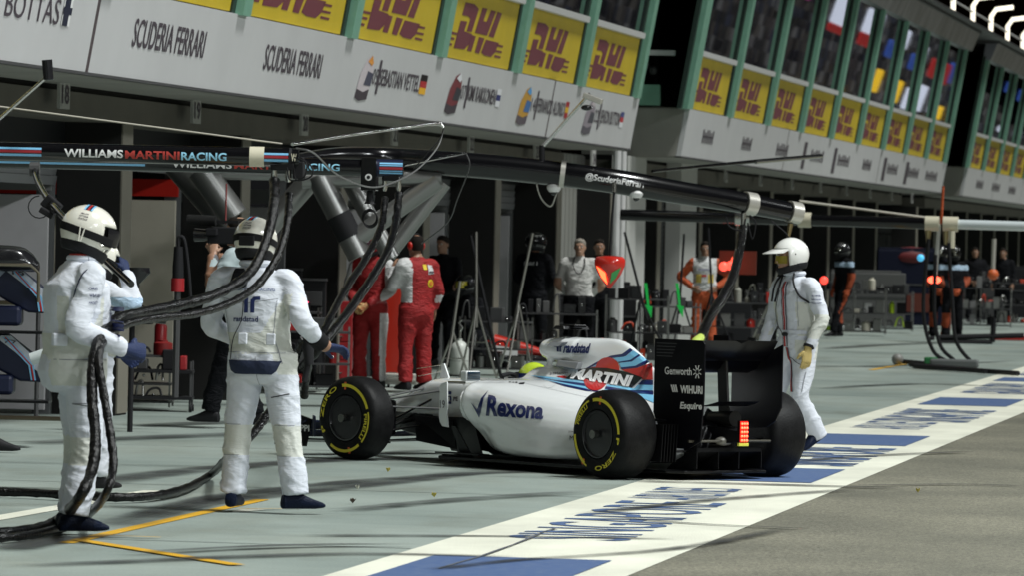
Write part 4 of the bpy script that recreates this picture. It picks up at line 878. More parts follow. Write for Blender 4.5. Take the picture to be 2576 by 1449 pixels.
def head(parent, c, face, skin, hair=None, s=1., hairm=None, cap=None):
    """face: forward unit vector"""
    f = Vector(face).normalized(); r_ = Vector((f.y, -f.x, 0)).normalized(); u = Vector((0, 0, 1)); c = Vector(c)
    P = lambda x, y, z: c+(r_*x+f*y+u*z)*s
    L = []
    m = MB(); m.loft([[P(rx*math.cos(a), oy+ry*math.sin(a), z) for a in [2*math.pi*k/20 for k in range(20)]] for z, rx, ry, oy in ((-.125,.02,.02,.06),(-.118,.038,.045,.045),(-.09,.055,.07,.025),(-.05,.066,.086,.008),(0,.074,.094,0),(.045,.075,.097,-.004),(.08,.066,.086,-.008),(.105,.045,.06,-.01),(.118,.015,.02,-.01))]); L.append(m)
    m = MB(); m.tube([P(0,.088,.015), P(0,.112,-.022), P(0,.098,-.036)], [.008,.014,.012], 8); L.append(m)
    m = MB(); m.tube([P(-.026,.088,-.066), P(0,.097,-.066), P(.026,.088,-.066)], .007, 8); L.append(m)
    for sx in (-1, 1):
        m = MB(); m.ball(P(sx*.076, -.005, -.01), .026*s, 8, (.4,.7,1.1)); L.append(m)
        m = MB(); m.tube([P(sx*.015,.093,.028), P(sx*.05,.078,.03)], .008, 6); L.append(m)
    me = remesh(L, .006*s, 2, 'head'); colour(me, [skin], lambda q: 0); o = bpy.data.objects.new('head', me); COL.objects.link(o); o.parent = parent
    for sx in (-1, 1):
        MB().ball(P(sx*.031, .080, .005), .0125*s, 8).build('eye', mat('eye_white', (.6,.6,.58), .3), o, smooth=True)
        MB().ball(P(sx*.031, .089, .005), .006*s, 6).build('pupil', BLACKM, o, smooth=True)
    if hairm:
        m = MB(); m.loft([[P(rx*math.cos(a), oy+ry*math.sin(a), z+(.012*max(0, math.sin(a)))) for a in [2*math.pi*k/20 for k in range(20)]] for z, rx, ry, oy in ((-.06,.06,.05,-.045),(-.02,.077,.075,-.03),(.03,.083,.098,-.012),(.075,.078,.098,-.008),(.105,.055,.072,-.008),(.112,.02,.025,-.01))])
        m.build('hair', hairm, o, smooth=True)
    return o
def helmet(parent, c, face, m, tilt=0., strap=True, peak=False, s=1.06, trim=BLACKM, dots=False, goggles=None, chin=True):
    f = Vector(face).normalized(); r_ = Vector((f.y, -f.x, 0)).normalized(); u = Vector((0, 0, 1)); M3 = Matrix.Rotation(tilt, 3, r_); f = M3 @ f; u = M3 @ u; c = Vector(c)
    P = lambda x, y, z: c+(r_*x+f*y+u*z)*s
    def shell(az, el, k=1.):      # az 0 front
        e = el; rx, ry, rz_ = .122*k, .145*k, (.132 if e > 0 else .155)*k
        q = 1-.10*max(0, -math.sin(e))*(1 if abs(az) > 1.6 else .4)
        return (rx*math.cos(e)*math.sin(az)*q, ry*math.cos(e)*math.cos(az)*q-.004, rz_*math.sin(e))
    nA, nE = 48, 26; V = []; Fc = []
    for j in range(nE+1):
        for i in range(nA):
            az = -math.pi+2*math.pi*i/nA; lo = -.72 if abs(az) > 1.9 else (-.72-(.38 if chin else .25)*min(1, (1.9-abs(az))/.8)); e = lo+(1.56-lo)*j/nE; V.append(P(*shell(az, e)))
    for j in range(nE):
        for i in range(nA):
            az = -math.pi+2*math.pi*(i+.5)/nA; lo = -.72 if abs(az) > 1.9 else (-.72-(.38 if chin else .25)*min(1, (1.9-abs(az))/.8)); e = lo+(1.56-lo)*(j+.5)/nE
            if abs(az) < 1.02 and e < .36 and (e > -.42 or not chin): continue
            if chin and .25 < abs(az) < .62 and -.75 < e < -.5: continue
            Fc.append((j*nA+i, j*nA+(i+1) % nA, (j+1)*nA+(i+1) % nA, (j+1)*nA+i))
    mb = MB(); mb.add(V, Fc); h = mb.build('helmet', m, parent, smooth=True); so = h.modifiers.new('s', 'SOLIDIFY'); so.thickness = .012; so.offset = -1
    lin = MB(); ring = lambda z, k: [P(.118*k*math.sin(a), .138*k*math.cos(a)-.006, z-(.035 if abs(math.sin(a)) < 2 and math.cos(a) > 0 else 0)*math.cos(a)) for a in [2*math.pi*i/28 for i in range(28)]]
    lin.loft([ring(-.112, .80), ring(-.098, .86), ring(-.075, .93), ring(-.06, .90)], cap=True); lin.build('helmet_lining', trim, h, smooth=True)
    if strap:
        rg = lambda z, k: [P(.122*k*math.sin(a), .145*k*math.cos(a)-.004, z-.018*math.cos(a)) for a in [2*math.pi*i/40 for i in range(40)]]
        MB().loft([rg(-.038, 1.0), rg(-.036, 1.025), rg(.0, 1.03), rg(.002, 1.0)], cap=False).build('goggle_strap', KNIT, h, smooth=True)
    if goggles: 
        MB().loft([[P(.098*math.sin(a)*k, .150*math.cos(a)*k, z) for a in [-.95+1.9*i/12 for i in range(13)]] for z, k in ((-.055, .98), (-.05, 1.04), (.0, 1.06), (.035, 1.0), (.03, .9), (-.05, .88))], cap=False, close=False).build('goggles', goggles, h, smooth=True)
    if peak:
        mb = MB(); A = [-1.15+2.3*i/10 for i in range(11)]; top = [P(.124*math.sin(a), .146*math.cos(a), .052) for a in A]; out = [P(.118*math.sin(a), .146*math.cos(a)+.085*math.cos(a)**.6 if math.cos(a) > 0 else 0, .028) for a in A]
        n = 11; mb.add(top+out+[p-u*.008 for p in top]+[p-u*.006 for p in out], [(i, i+1, n+i+1, n+i) for i in range(10)]+[(2*n+i, 3*n+i, 3*n+i+1, 2*n+i+1) for i in range(10)]+[(n+i, n+i+1, 3*n+i+1, 3*n+i) for i in range(10)])
        mb.build('visor_peak', m, h, smooth=True)
    if dots:
        for dx, dz, rr in ((.022,.008,.008),(.038,.010,.008),(.012,-.075,.007),(.035,-.068,.005),(.05,-.082,.007)):
            az = (math.pi/2-.35-dx*0); 
            for sx in (-1, 1): MB().ball(P(sx*(.119-abs(dx)*.12), .04-dx*1.1, dz), rr, 8, (1, 1, 1)).build('rivet', BLACKM, h)
    return h, P
def std(pose=None):
    J = dict(hipL=(-.10,0,.92), kneeL=(-.12,.02,.50), ankL=(-.13,0,.12), hipR=(.10,0,.92), kneeR=(.12,.02,.50), ankR=(.13,0,.12),
      shL=(-.20,0,1.44), elL=(-.25,-.03,1.17), wrL=(-.25,.06,.93), shR=(.20,0,1.44), elR=(.25,-.03,1.17), wrR=(.25,.06,.93), neck=(0,0,1.50), head=(0,.03,1.60))
    J.update(pose or {}); return J
TORSO = [(0,0,.80,.10,.10),(0,-.005,.84,.17,.135),(0,-.01,.92,.19,.145),(0,0,1.02,.18,.135),(0,0,1.15,.182,.135),(0,0,1.30,.20,.14),(0,0,1.40,.205,.13),(0,0,1.47,.16,.10),(0,0,1.51,.10,.075),(0,.0,1.535,.07,.065)]
def person(label, loc, rz, J, fn, mats_, scale=1., g=1., vox=.014, torso=None, fold=.009, group=None, name='person'):
    root = thing(name, label, 'person', loc, rz, group); root.scale = (scale,)*3
    me, co = body_mesh(J, g, vox, torso or TORSO, fold); colour(me, mats_, fn)
    b = bpy.data.objects.new('body', me); COL.objects.link(b); b.parent = root
    return root, b
VR = 8.79
def deg(a): return R(a)
# --- man seen from the side, far left
J1 = std(dict(hipL=(-.10,.02,.92), kneeL=(-.11,.05,.50), ankL=(-.12,.02,.12), kneeR=(.11,.02,.50), ankR=(.12,-.04,.12), elR=(.27,-.10,1.16), wrR=(.20,.20,1.05), elL=(-.25,.02,1.16), wrL=(-.10,.26,1.03), neck=(0,.02,1.52), head=(0,.07,1.60)))
def suit_fn(c):
    if c.z > 1.545 and abs(c.x) < .085: return 2
    if .98 < c.z < 1.13 and c.y > -.2 and abs(c.x) < .23 and c.z > 1.0+.25*(c.y if c.x > 0 else 0): return 1
    if .84 < c.z < .99 and abs(c.x) > .09: return 1
    if abs(c.x) > .13 and 1.13 < c.z < 1.34 and abs(c.x) < .19 and c.y < .08: return 1
    if .40 < c.z < .56 and c.y < .04: return 1
    return 0
p1, body1 = person('helmeted crew member in white overalls seen side on, hugging black hoses at the left', G(188, 1350), R(VR-90+22), J1, suit_fn, [SUIT, SUITC, SKIN], 1.045, 1.13, .011, [(x, y-.02, z, rx*1.05, ry*1.3 if z < 1.45 else ry) for x, y, z, rx, ry in TORSO])
h1, P1 = helmet(p1, (0, .045, 1.70), (.25, 1, 0), HELW, -.22, True, goggles=BLACK, s=1.1)
for s, a, dv in ((1, J1['ankR'], (.1, 1)), (-1, J1['ankL'], (-.2, 1))): shoe(a, dv, SHOE, p1)
hand(GLOVEB, (.195, .235, 1.045), (-.35, .9, -.1), (.9, .35, .2), .95, 1.15, 1, 'glove', p1); hand(GLOVEB, (-.09, .29, 1.02), (.5, .8, 0), (-.6, .5, .5), .9, 1.1, -1, 'glove', p1)
def torus(c, rx, ry, r, m, name, parent, n=28, tilt=(0, 0)):
    c = Vector(c); MB().tube([c+Vector((rx*math.cos(a), ry*math.sin(a), tilt[0]*math.cos(a)+tilt[1]*math.sin(a))) for a in [2*math.pi*k/n for k in range(n+1)]], r, 8).build(name, m, parent, smooth=True)
torus((0, .015, 1.545), .078, .075, .022, SUIT, 'collar', p1); torus((0, .015, 1.565), .074, .072, .009, mat('collar_red', (.45,.04,.03), .7), 'collar_stripe', p1)
# --- man seen from behind
J2 = std(dict(hipL=(-.10,0,.92), kneeL=(-.15,.0,.50), ankL=(-.17,0,.12), kneeR=(.17,.0,.50), ankR=(.235,-.01,.12), shR=(.155,0,1.43), elR=(.275,-.11,1.20), wrR=(.33,.12,1.06), shL=(-.275,0,1.43), elL=(-.35,.03,1.16), wrL=(-.20,.24,1.04), neck=(-.06,0,1.50), head=(-.06,.03,1.60)))
T2 = [(x-.06*min(1, max(0, (z-.9)/.5)), y, z, rx*1.08, ry*1.1) for x, y, z, rx, ry in TORSO]
def suit2(c):
    if c.z > 1.545 and abs(c.x+.06) < .085: return 2
    if c.y < .05 and abs(c.x) < .25:
        if .99 < c.z < 1.12: return 1
        if c.x > .02 and 1.10 < c.z < 1.36 and c.x > .02+.55*(c.z-1.10) and c.x < .21: return 1
        if c.x > .10 and .86 < c.z <= .99 and c.x > .10+.3*(.99-c.z): return 1
    if .36 < c.z < .55 and c.y < .03 : return 1
    return 0
p2, body2 = person('helmeted crew member in white overalls seen from behind, right arm reaching for a hose', G(652, 1292), R(VR-14), J2, suit2, [SUIT, SUITC, SKIN], 1.03, 1.14, .011, T2)
h2, P2 = helmet(p2, (-.07, .03, 1.69), (.15, 1, 0), HELW, -.15, True, goggles=BLACK, s=1.08)
MB().box((-.13, -.145, 1.655), (-.03, -.128, 1.715)).build('strap_buckle', BLACKM, p2, bevel=.008)
shoe(J2['ankL'], (-.1, 1), SHOE, p2); shoe(J2['ankR'], (.75, .6), SHOE, p2)
hand(GLOVEB, (.35, .18, 1.035), (.72, .66, -.12), (-.2, .2, 1), .55, 1.25, 1, 'glove', p2); hand(GLOVEB, (-.16, .26, 1.03), (.8, .6, 0), (-.3, .3, 1), .8, 1.15, -1, 'glove', p2)
MB().tube([(.312, .045, 1.10), (.335, .125, 1.06)], [.058, .058], 16).build('cuff', KNIT, p2, smooth=True); MB().tube([(.335, .125, 1.06), (.355, .175, 1.04)], [.042, .04], 14).build('bare_wrist', SKIN2, p2, smooth=True)
torus((-.06, .0, 1.545), .082, .078, .022, SUIT, 'collar', p2)
# clothing prints projected on the back
def project(bobj, root, poly_or_txt, m, org, ux, uz, direc, off=.006, L=.03, nm='print', **k):
    me = bobj.data; bm = bmesh.new(); bm.from_mesh(me); bv = BVHTree.FromBMesh(bm); bm.free(); org, ux, uz, direc = map(Vector, (org, ux, uz, direc))
    if isinstance(poly_or_txt, str):
        vs, fs = text_mesh(poly_or_txt, k.get('bold', .0)); b2_ = bmesh.new(); w_ = vs[:, 0].max()
        for x, y in vs: b2_.verts.new((x*k['w']/w_, y*k['h'], 0))
        b2_.verts.ensure_lookup_table()
        for f in fs:
            try: b2_.faces.new([b2_.verts[i] for i in f])
            except ValueError: pass
        vs, fs = cut(b2_, L)
    else: vs, fs = fill2d(poly_or_txt, L)
    out = []
    for v in vs:
        o = org+ux*v.x+uz*v.y; h, n, i, d = bv.ray_cast(o-direc*.6, direc); out.append((h+n*off) if h else o)
    mb = MB(); mb.add(out, fs); return mb.build(nm, m, root, fix=False)
X_, Z_, YF = (1,0,0), (0,0,1), (0,1,0)
project(body2, p2, 'randstad', TXN, (-.15, -.2, 1.185), X_, Z_, YF, w=.16, h=.032, bold=.02)
project(body2, p2, [(-.06,.13),(-.015,.13),(-.005,.12),(-.005,.03),(-.03,.03),(-.03,.11),(-.06,.11)], TXN, (-.05, -.2, 1.21), X_, Z_, YF, nm='emblem'); project(body2, p2, [(.01,.03),(.035,.03),(.035,.10),(.045,.11),(.07,.11),(.07,.13),(.03,.13),(.01,.11)], TXN, (-.05, -.2, 1.21), X_, Z_, YF, nm='emblem')
project(body2, p2, 'WILLIAMSMARTINIRACING', mat('print_blue', (.03,.06,.2), .6), (-.24, -.2, 1.375), X_, (0,0,1), YF, w=.34, h=.02)
project(body2, p2, [(-.165,.06),(.165,.06),(.135,0),(.11,-.02),(-.12,-.02),(-.15,.0)], mat('navy_pouch', (.01,.018,.05), .8), (-.01, -.2, .885), X_, Z_, YF, off=.012, nm='belt_pouch')
for x_ in (-.08, .10): MB().box((x_-.028, -.182, 1.045), (x_+.028, -.160, 1.115)).build('belt_patch', SUIT, p2, bevel=.006)
MB().tube(catmull([(-.05,-.11,1.52),(-.08,-.16,1.36),(-.09,-.172,1.2),(-.14,-.174,1.08),(-.16,-.165,.95)], 6), .003, 6).build('radio_wire', BLACKM, p2)
MB().hexa([(x-.05, y, z) for x, y, z in ((-.14,-.03,1.40),(-.03,-.06,1.40),(-.03,-.13,1.50),(-.12,-.08,1.50),(-.14,-.16,1.39),(-.03,-.17,1.39),(-.03,-.15,1.52),(-.11,-.11,1.52))]).build('shoulder_strap', CLOTHK, p2, bevel=.015)
# print on the sleeve of the first man
for i, (t_, w_) in enumerate((('ORIS', .05), ('WIHURI', .065), ('HACKETT', .06))): project(body1, p1, t_, TXN, (.3, .0-.045, 1.375-.04*i), (0, 1, 0), Z_, (-1, 0, 0), w=w_, h=.015, bold=.02)
project(body1, p1, 'Rexona', TXN, (.3, .13, 1.28), (0, .1, -1), (0, 1, .1), (-1, 0, 0), w=.17, h=.03, bold=.02)
MB().tube(catmull([(.235,-.02,1.50),(.25,-.07,1.46),(.235,-.10,1.38),(.22,-.115,1.28)], 5), .004, 6).build('sleeve_seam', NAVY, p1)
MB().box((.13, -.205, 1.06), (.18, -.12, 1.13)).build('belt_patch', SUIT, p1, bevel=.01)
MB().ball((.06, -.155, .92), .05, 12, (1.2, .35, .8)).build('belt_pouch', mat('navy_pouch', (.01,.018,.05), .8), p1, smooth=True)
for (hp, nm_) in ((p1, None), (p2, None)):
    pass
# helmet badges
def badge(P, h, az0, m=None):
    for k, (c, o) in enumerate(((LBLUE, -.018), (NAVY, -.009), (RED, 0), (NAVY, .009), (LBLUE, .018))):
        v = []
        for t in range(6):
            e = .85+.5*t/5; a = az0
            for dd in (-.0042, .0042): 
                x, y, z = (.122*math.cos(e)*math.sin(a), .145*math.cos(e)*math.cos(a)-.004, .132*math.sin(e)); n = Vector((math.cos(a), -math.sin(a), 0)); 
                q = Vector((x, y, z))*1.012+n*(o+dd); v.append(P(*q))
        MB().add(v, [(2*i, 2*i+1, 2*i+3, 2*i+2) for i in range(5)]).build('helmet_stripe', c, h, fix=False)
badge(P2, h2, math.pi)
# --- man walking behind the car, open face helmet with peak
J3 = std(dict(hipL=(-.10,.0,.92), kneeL=(-.11,.06,.51), ankL=(-.12,-.15,.17), hipR=(.10,0,.92), kneeR=(.12,.14,.51), ankR=(.12,.16,.12),
  shL=(-.21,.04,1.43), elL=(-.30,.00,1.17), wrL=(-.26,.10,.93), shR=(.21,.04,1.43), elR=(.27,.05,1.16), wrR=(.24,.18,.93), neck=(0,.05,1.50), head=(0,.11,1.60)))
T3 = [(0,-.0,.80,.10,.10),(0,0,.84,.165,.13),(0,0,.92,.185,.135),(0,.01,1.02,.175,.13),(0,.02,1.15,.18,.13),(0,.03,1.30,.195,.135),(0,.04,1.40,.205,.13),(0,.045,1.47,.16,.10),(0,.05,1.51,.10,.075),(0,.055,1.535,.07,.065)]
def suit3(c):
    if c.z > 1.55 and abs(c.x) < .085: return 2
    if abs(c.x) > .12 and 1.02 < c.z < 1.30 and abs(c.x) < .21 and c.y > -.05: return 1
    if c.x < -.235 and 1.0 < c.z < 1.2: return 1
    if -.2 < c.x < -.10 and .82 < c.z < .98: return 1
    return 0
p3, body3 = person('helmeted crew member in white overalls and tan gloves walking behind the rear wing', G(2000, 1150), R(VR+90+38), J3, suit3, [SUIT, SUITC, SKIN], 1.0, 1.05, .011, T3)
h3, P3 = helmet(p3, (0, .105, 1.70), (.25, 1, 0), mat('helmet_bright_white', (.80,.80,.77), .2, coat=.8), -.10, False, peak=True, dots=True, s=1.1, chin=False)
hd3 = head(p3, (0, .125, 1.655), (.25, 1, 0), SKIN, s=.92); MB().loft([[Vector((.02+.085*math.sin(a), .145+.085*math.cos(a), z)) for a in [-1.1+2.2*i/10 for i in range(11)]] for z in (1.625, 1.69)], cap=False, close=False).build('goggles', mat('goggles_amber', (.25,.2,.03), .15, coat=.6), p3, smooth=True)
shoe(J3['ankR'], (.1, 1), SHOE, p3); shoe(J3['ankL'], (0, 1), SHOE, p3, pitch=-.5)
hand(GLOVET, (-.26, .115, .90), (.02, .12, -1), (-1, .2, 0), .35, 1.12, -1, 'glove', p3); hand(GLOVET, (.24, .195, .90), (.0, .12, -1), (1, .2, 0), .35, 1.12, 1, 'glove', p3)
for sx in (-1, 1): MB().tube([(sx*.255 if sx > 0 else -.26, .18 if sx > 0 else .10, .945), (sx*.25 if sx > 0 else -.26, .185 if sx > 0 else .108, .925)], .047, 14).build('cuff', KNIT, p3, smooth=True)
torus((0, .06, 1.545), .085, .08, .02, SUIT, 'collar', p3)
def strip(x0, x1, z0, z1, m, off=.007, dx=0.): project(body3, p3, [(x0, z0), (x1, z0), (x1+dx, z1), (x0+dx, z1)], m, (0, .4, 0), X_, Z_, (0, -1, 0), off, nm='zip_stripe')
GS = mat('stripe_grey', (.10,.10,.12), .7)
for a_, b_, m_, o_ in ((-.03,.03,GS,.006), (-.016,.016,SUIT,.008), (-.010,.010,mat('stripe_red', (.40,.03,.03), .7),.010)): strip(a_, b_, .93, 1.47, m_, o_)
for a_, b_, m_, o_ in ((-.03,.0,GS,.006), (-.022,-.010,mat('stripe_red', (.40,.03,.03), .7),.009)): project(body3, p3, [(a_-.09, .55), (b_-.09, .55), (b_-.0, .92), (a_-.0, .92)], m_, (0, .4, 0), X_, Z_, (0, -1, 0), o_, nm='leg_stripe')
project(body3, p3, [(-.17,1.035),(.17,1.035),(.17,1.065),(-.17,1.065)], SUIT, (0, .4, 0), X_, Z_, (0, -1, 0), .012, nm='belt')
MB().ball((-.02, .165, 1.03), .03, 10, (1.3,.6,.6)).build('radio_switch', BLACKM, p3, smooth=True)
for pts in ([(-.06,.11,1.56),(-.12,.17,1.47),(-.17,.15,1.36),(-.225,.08,1.30)], [(.05,.13,1.56),(.03,.20,1.42),(.06,.215,1.30)], [(.07,.1,1.56),(.10,.18,1.45),(.13,.19,1.30)]): MB().tube(catmull(pts, 5), .009, 8).build('hanging_strap', BLACKM, p3, smooth=True)
MB().tube(catmull([(.02,.2,1.4),(.05,.21,1.25),(.04,.2,1.12),(.0,.18,1.04)], 5), .003, 6).build('radio_wire', BLACKM, p3)
for i, t_ in enumerate(('ORIS', 'WIHURI', 'HACKETT')): project(body3, p3, t_, TXN, (-.4, .09, 1.35-.03*i), (0, -1, 0), Z_, (1, 0, 0), w=.055, h=.013, bold=.02)

# seams, zips and small helmet prints
SEAM = mat('seam_grey', (.22,.23,.26), .8)
def seam(b, root, pts, org, ux, direc, w_=.0035, m=SEAM, nm='seam'):
    for (x0, z0), (x1, z1) in zip(pts, pts[1:]):
        d = Vector((x1-x0, z1-z0)).normalized(); n = Vector((-d.y, d.x))*w_/2
        project(b, root, [(x0+n.x, z0+n.y), (x1+n.x, z1+n.y), (x1-n.x, z1-n.y), (x0-n.x, z0-n.y)], m, org, ux, Z_, direc, off=.004, L=.04, nm=nm)
seam(body2, p2, [(-.245,1.33),(-.06,1.30),(.12,1.33)], (0,-.4,0), X_, YF); seam(body2, p2, [(-.19,.995),(.17,.995)], (0,-.4,0), X_, YF); seam(body2, p2, [(.0,.97),(.015,.80)], (0,-.4,0), X_, YF)
seam(body2, p2, [(.09,.72),(.20,.745)], (0,-.4,0), X_, YF, .006, BLACKM, 'pocket_zip'); seam(body2, p2, [(.115,1.32),(.10,1.1),(.16,.93)], (0,-.4,0), X_, YF); seam(body2, p2, [(-.22,1.32),(-.19,1.1),(-.17,.98)], (0,-.4,0), X_, YF)
for s_ in (-1, 1): seam(body2, p2, [(s_*.17-.05,.36),(s_*.17+.05,.36)], (0,-.4,0), X_, YF); seam(body2, p2, [(s_*.17-.06,.55),(s_*.17+.06,.55)], (0,-.4,0), X_, YF)
seam(body1, p1, [(-.10,.74),(.06,.75)], (.5,0,0), (0,1,0), (-1,0,0), .006, SEAM, 'pocket_edge'); seam(body1, p1, [(.0,.98),(.05,.86),(.10,.80)], (.5,0,0), (0,1,0), (-1,0,0)); seam(body1, p1, [(-.18,.985),(.12,.985)], (.5,0,0), (0,1,0), (-1,0,0))
seam(body3, p3, [(-.05,.84),(-.16,.78)], (0,.5,0), X_, (0,-1,0), .005, BLACKM, 'pocket_zip'); seam(body3, p3, [(-.19,.72),(-.18,.55)], (0,.5,0), X_, (0,-1,0)); seam(body3, p3, [(-.14,1.36),(-.13,1.1)], (0,.5,0), X_, (0,-1,0)); seam(body3, p3, [(.14,1.36),(.13,1.1)], (0,.5,0), X_, (0,-1,0))
def helmet_text(P, h, txt, a0, wa, e0, he):
    def fn(u, v): a = a0-wa/2+wa*u if math.cos(a0) > 0 else a0+wa/2-wa*u; e = e0+he*v; return P(*(Vector((.122*math.cos(e)*math.sin(a), .145*math.cos(e)*math.cos(a)-.004, .132*math.sin(e)))*1.012))
    text_on(txt, TXD, h, fn, 'helmet_lettering', .02)
for i, t_ in enumerate(('WILLIAMS', 'MARTINI', 'RACING')): helmet_text(P2, h2, t_, math.pi, -.42, .62-.14*i, .08); 
badge(P1, h1, 1.9)
for i, t_ in enumerate(('WILLIAMS', 'MARTINI', 'RACING')): helmet_text(P1, h1, t_, 1.95, -.36, .60-.12*i, .07)
for dx in (-.012, .012): MB().tube([P1(.128, -.045+dx, .012), P1(.128, -.045+dx*.4, -.062)], .004, 6).build('strap_clip', HELW, h1, smooth=True)
# ================================================================= gantries and hoses
HOSE = mat('wrapped_hose', (.003, .003, .0035), .32, bump=.6, bscale=40, var=.4, vscale=30, spec=.3); BRASS = mat('brass_fitting', (.45, .36, .2), .3, 1); CREAM = mat('cream_collar', (.62, .58, .45), .35)
BEAM = mat('beam_black', (.004, .004, .005), .2, coat=.35); PRW = mat('print_white', (.75, .75, .75), .5); PRR = mat('print_red', (.42, .04, .03), .5); PRB = mat('print_sky', (.30, .62, .82), .5)
def hose(name, pts, r, label=None, group=None, parent=None, m=None, lump=.14, n=12, cat='hose'):
    P = catmull(pts, 12); rr = []
    for i, p in enumerate(P): rr.append(r*(1+lump*noise.noise(p*14)+lump*.8*(1 if (i*7) % 5 == 0 else 0)))
    o = MB().tube(P, rr if lump else r, n).build(name, m or HOSE, parent, smooth=True)
    if label: tag(o, label, cat, group)
    return o
def beam(label, pa, pb, r, group='overhead gantry beams'):
    t = thing('gantry_beam', label, 'gantry', tuple(pa), 0, group); pa, pb = Vector(pa), Vector(pb)
    MB().tube([pa-pa, pb-pa], r, 32).build('beam', BEAM, t, smooth=True); return t
def cyl_fn(pa, pb, r, x0, x1, zc, h):
    """map text on the camera-facing side of a horizontal pipe; x0,x1 fractions along it"""
    pa, pb = Vector(pa), Vector(pb); d = (pb-pa).normalized(); side = Vector((d.y, -d.x, 0)); L = (pb-pa).length
    if side.y > 0: side = -side
    def fn(u, v):
        a = (zc+h*v)/r; return pa*0+d*(L*(x0+(x1-x0)*u))+side*math.cos(a)*(r+.002)+Vector((0, 0, 1))*math.sin(a)*(r+.002)
    return fn
def pipe_rect(t, fnb, z0, z1, m, nm='stripe'):
    n = 4; V = []
    for k in range(n+1):
        for u in (0, 1): V.append(fnb(u, z0+(z1-z0)*k/n))
    MB().add(V, [(2*k, 2*k+1, 2*k+3, 2*k+2) for k in range(n)]).build(nm, m, t, fix=False)
def text_pipe(t, txt, m, pa, pb, r, xa, xb, zc, h, bold=.02):
    f = cyl_fn(pa, pb, r+.001, xa, xb, zc, h); cut_text(txt, bold, f, m, t, .2)
def cut_text(txt, bold, f, m, t, L, shear=0.):
    vs, fs = text_mesh(txt, bold, 3, shear); w_ = vs[:, 0].max(); bm = bmesh.new()
    for x, y in vs: bm.verts.new((x, y, 0))
    bm.verts.ensure_lookup_table()
    for q in fs:
        try: bm.faces.new([bm.verts[i] for i in q])
        except ValueError: pass
    vs, fs = cut(bm, L); MB().add([f(v.x/w_, v.y) for v in vs], fs).build('lettering', m, t, fix=False)
# first beam
Z1 = 36.0
A1, B1 = ZD(-160, 384.5, Z1), ZD(752, 387, Z1); A1.z = B1.z = (A1.z+B1.z)/2; r1 = .0585
t1 = beam('near black gantry beam with white, red and blue team lettering and an end cap', A1, B1, r1)
LL = (B1-A1).length; fx = lambda px: (px+160)/912
text_pipe(t1, 'WILLIAMS', PRW, A1, B1, r1, fx(163), fx(311), -.026, .048, .025); text_pipe(t1, 'MARTINI', PRR, A1, B1, r1, fx(316), fx(453), -.029, .048, .03); text_pipe(t1, 'RACING', PRB, A1, B1, r1, fx(457), fx(571), -.031, .048, .025)
for x0, x1 in ((-160, 106), (665, 726)):
    f = cyl_fn(A1, B1, r1+.004 if x0 > 0 else r1, fx(x0), fx(x1), 0, 1)
    for z0, z1, m in ((.012, .026, LBLUE), (-.008, .009, mat('stripe_dark_red', (.35,.02,.03), .4)), (-.030, -.014, LBLUE)): pipe_rect(t1, f, z0, z1, m)
d1 = (B1-A1).normalized()
MB().tube([d1*LL*fx(628), d1*LL*fx(665)], r1+.006, 32).build('collar', CREAM, t1, smooth=True)
MB().tube([d1*LL*fx(665), d1*LL*fx(728)], r1+.003, 32).build('end_sleeve', BEAM, t1, smooth=True)
MB().tube([d1*LL*fx(728), d1*LL*fx(748)], [r1+.002, r1-.004], 28).build('end_cap', BLACKM, t1, smooth=True)
side1 = Vector((d1.y, -d1.x, 0)); side1 = -side1 if side1.y > 0 else side1
text_on('W', CREAM, t1, lambda u, v: d1*(LL*fx(733)+.035*u)+side1*(r1+.004)+Vector((0, 0, -.022+.045*v)), bold=.03)
# second beam
Z2 = 42.5
A2, B2 = ZD(-200, 407, Z2), ZD(1015, 413, Z2); A2.z = B2.z = (A2.z+B2.z)/2; r2 = .062
t2 = beam('second black gantry beam behind the first, ending in a striped sleeve', A2, B2, r2); L2 = (B2-A2).length; gx = lambda px: (px+200)/1215; d2 = (B2-A2).normalized(); side2 = side1
text_pipe(t2, 'WILLIAMS', PRW, A2, B2, r2, gx(433), gx(584), -.028, .05, .02); text_pipe(t2, 'MARTINI', PRR, A2, B2, r2, gx(590), gx(728), -.028, .05, .02); text_pipe(t2, 'RACING', PRB, A2, B2, r2, gx(738), gx(855), -.028, .05, .02)
f = cyl_fn(A2, B2, r2, gx(-200), gx(366), 0, 1); pipe_rect(t2, f, .004, .014, LBLUE); pipe_rect(t2, f, -.026, -.010, LBLUE)
MB().tube([d2*L2*gx(948), d2*L2*gx(1013)], r2+.004, 32).build('end_sleeve', NAVY, t2, smooth=True)
f = cyl_fn(A2, B2, r2+.004, gx(955), gx(1013), 0, 1)
for z0, z1, m in ((.030,.044,LBLUE), (.016,.024,LBLUE), (-.010,.008,mat('stripe_dark_red', (.35,.02,.03), .4)), (-.024,-.016,LBLUE), (-.044,-.030,LBLUE)): pipe_rect(t2, f, z0, z1, m)
bx = d2*L2*gx(932); MB().box((bx.x-.06, bx.y-r2-.012, -.17), (bx.x+.055, bx.y+.05, r2+.01)).build('bracket', BEAM, t2, bevel=.005)
MB().lathe([(.001,0),(.026,0),(.026,.006),(.001,.006)], (bx.x, bx.y-r2-.012, -.07), (0,-1,0), 20).build('bracket_badge', PRW, t2); MB().lathe([(.001,0),(.013,0),(.013,.003),(.001,.003)], (bx.x, bx.y-r2-.018, -.07), (0,-1,0), 16).build('badge_centre', BLACKM, t2)
MB().tube([(bx.x, bx.y, -.17), (bx.x, bx.y, -.25), (bx.x, bx.y, -.27)], [.022, .03, .045], 12).build('hanger', BLACKM, t2); 
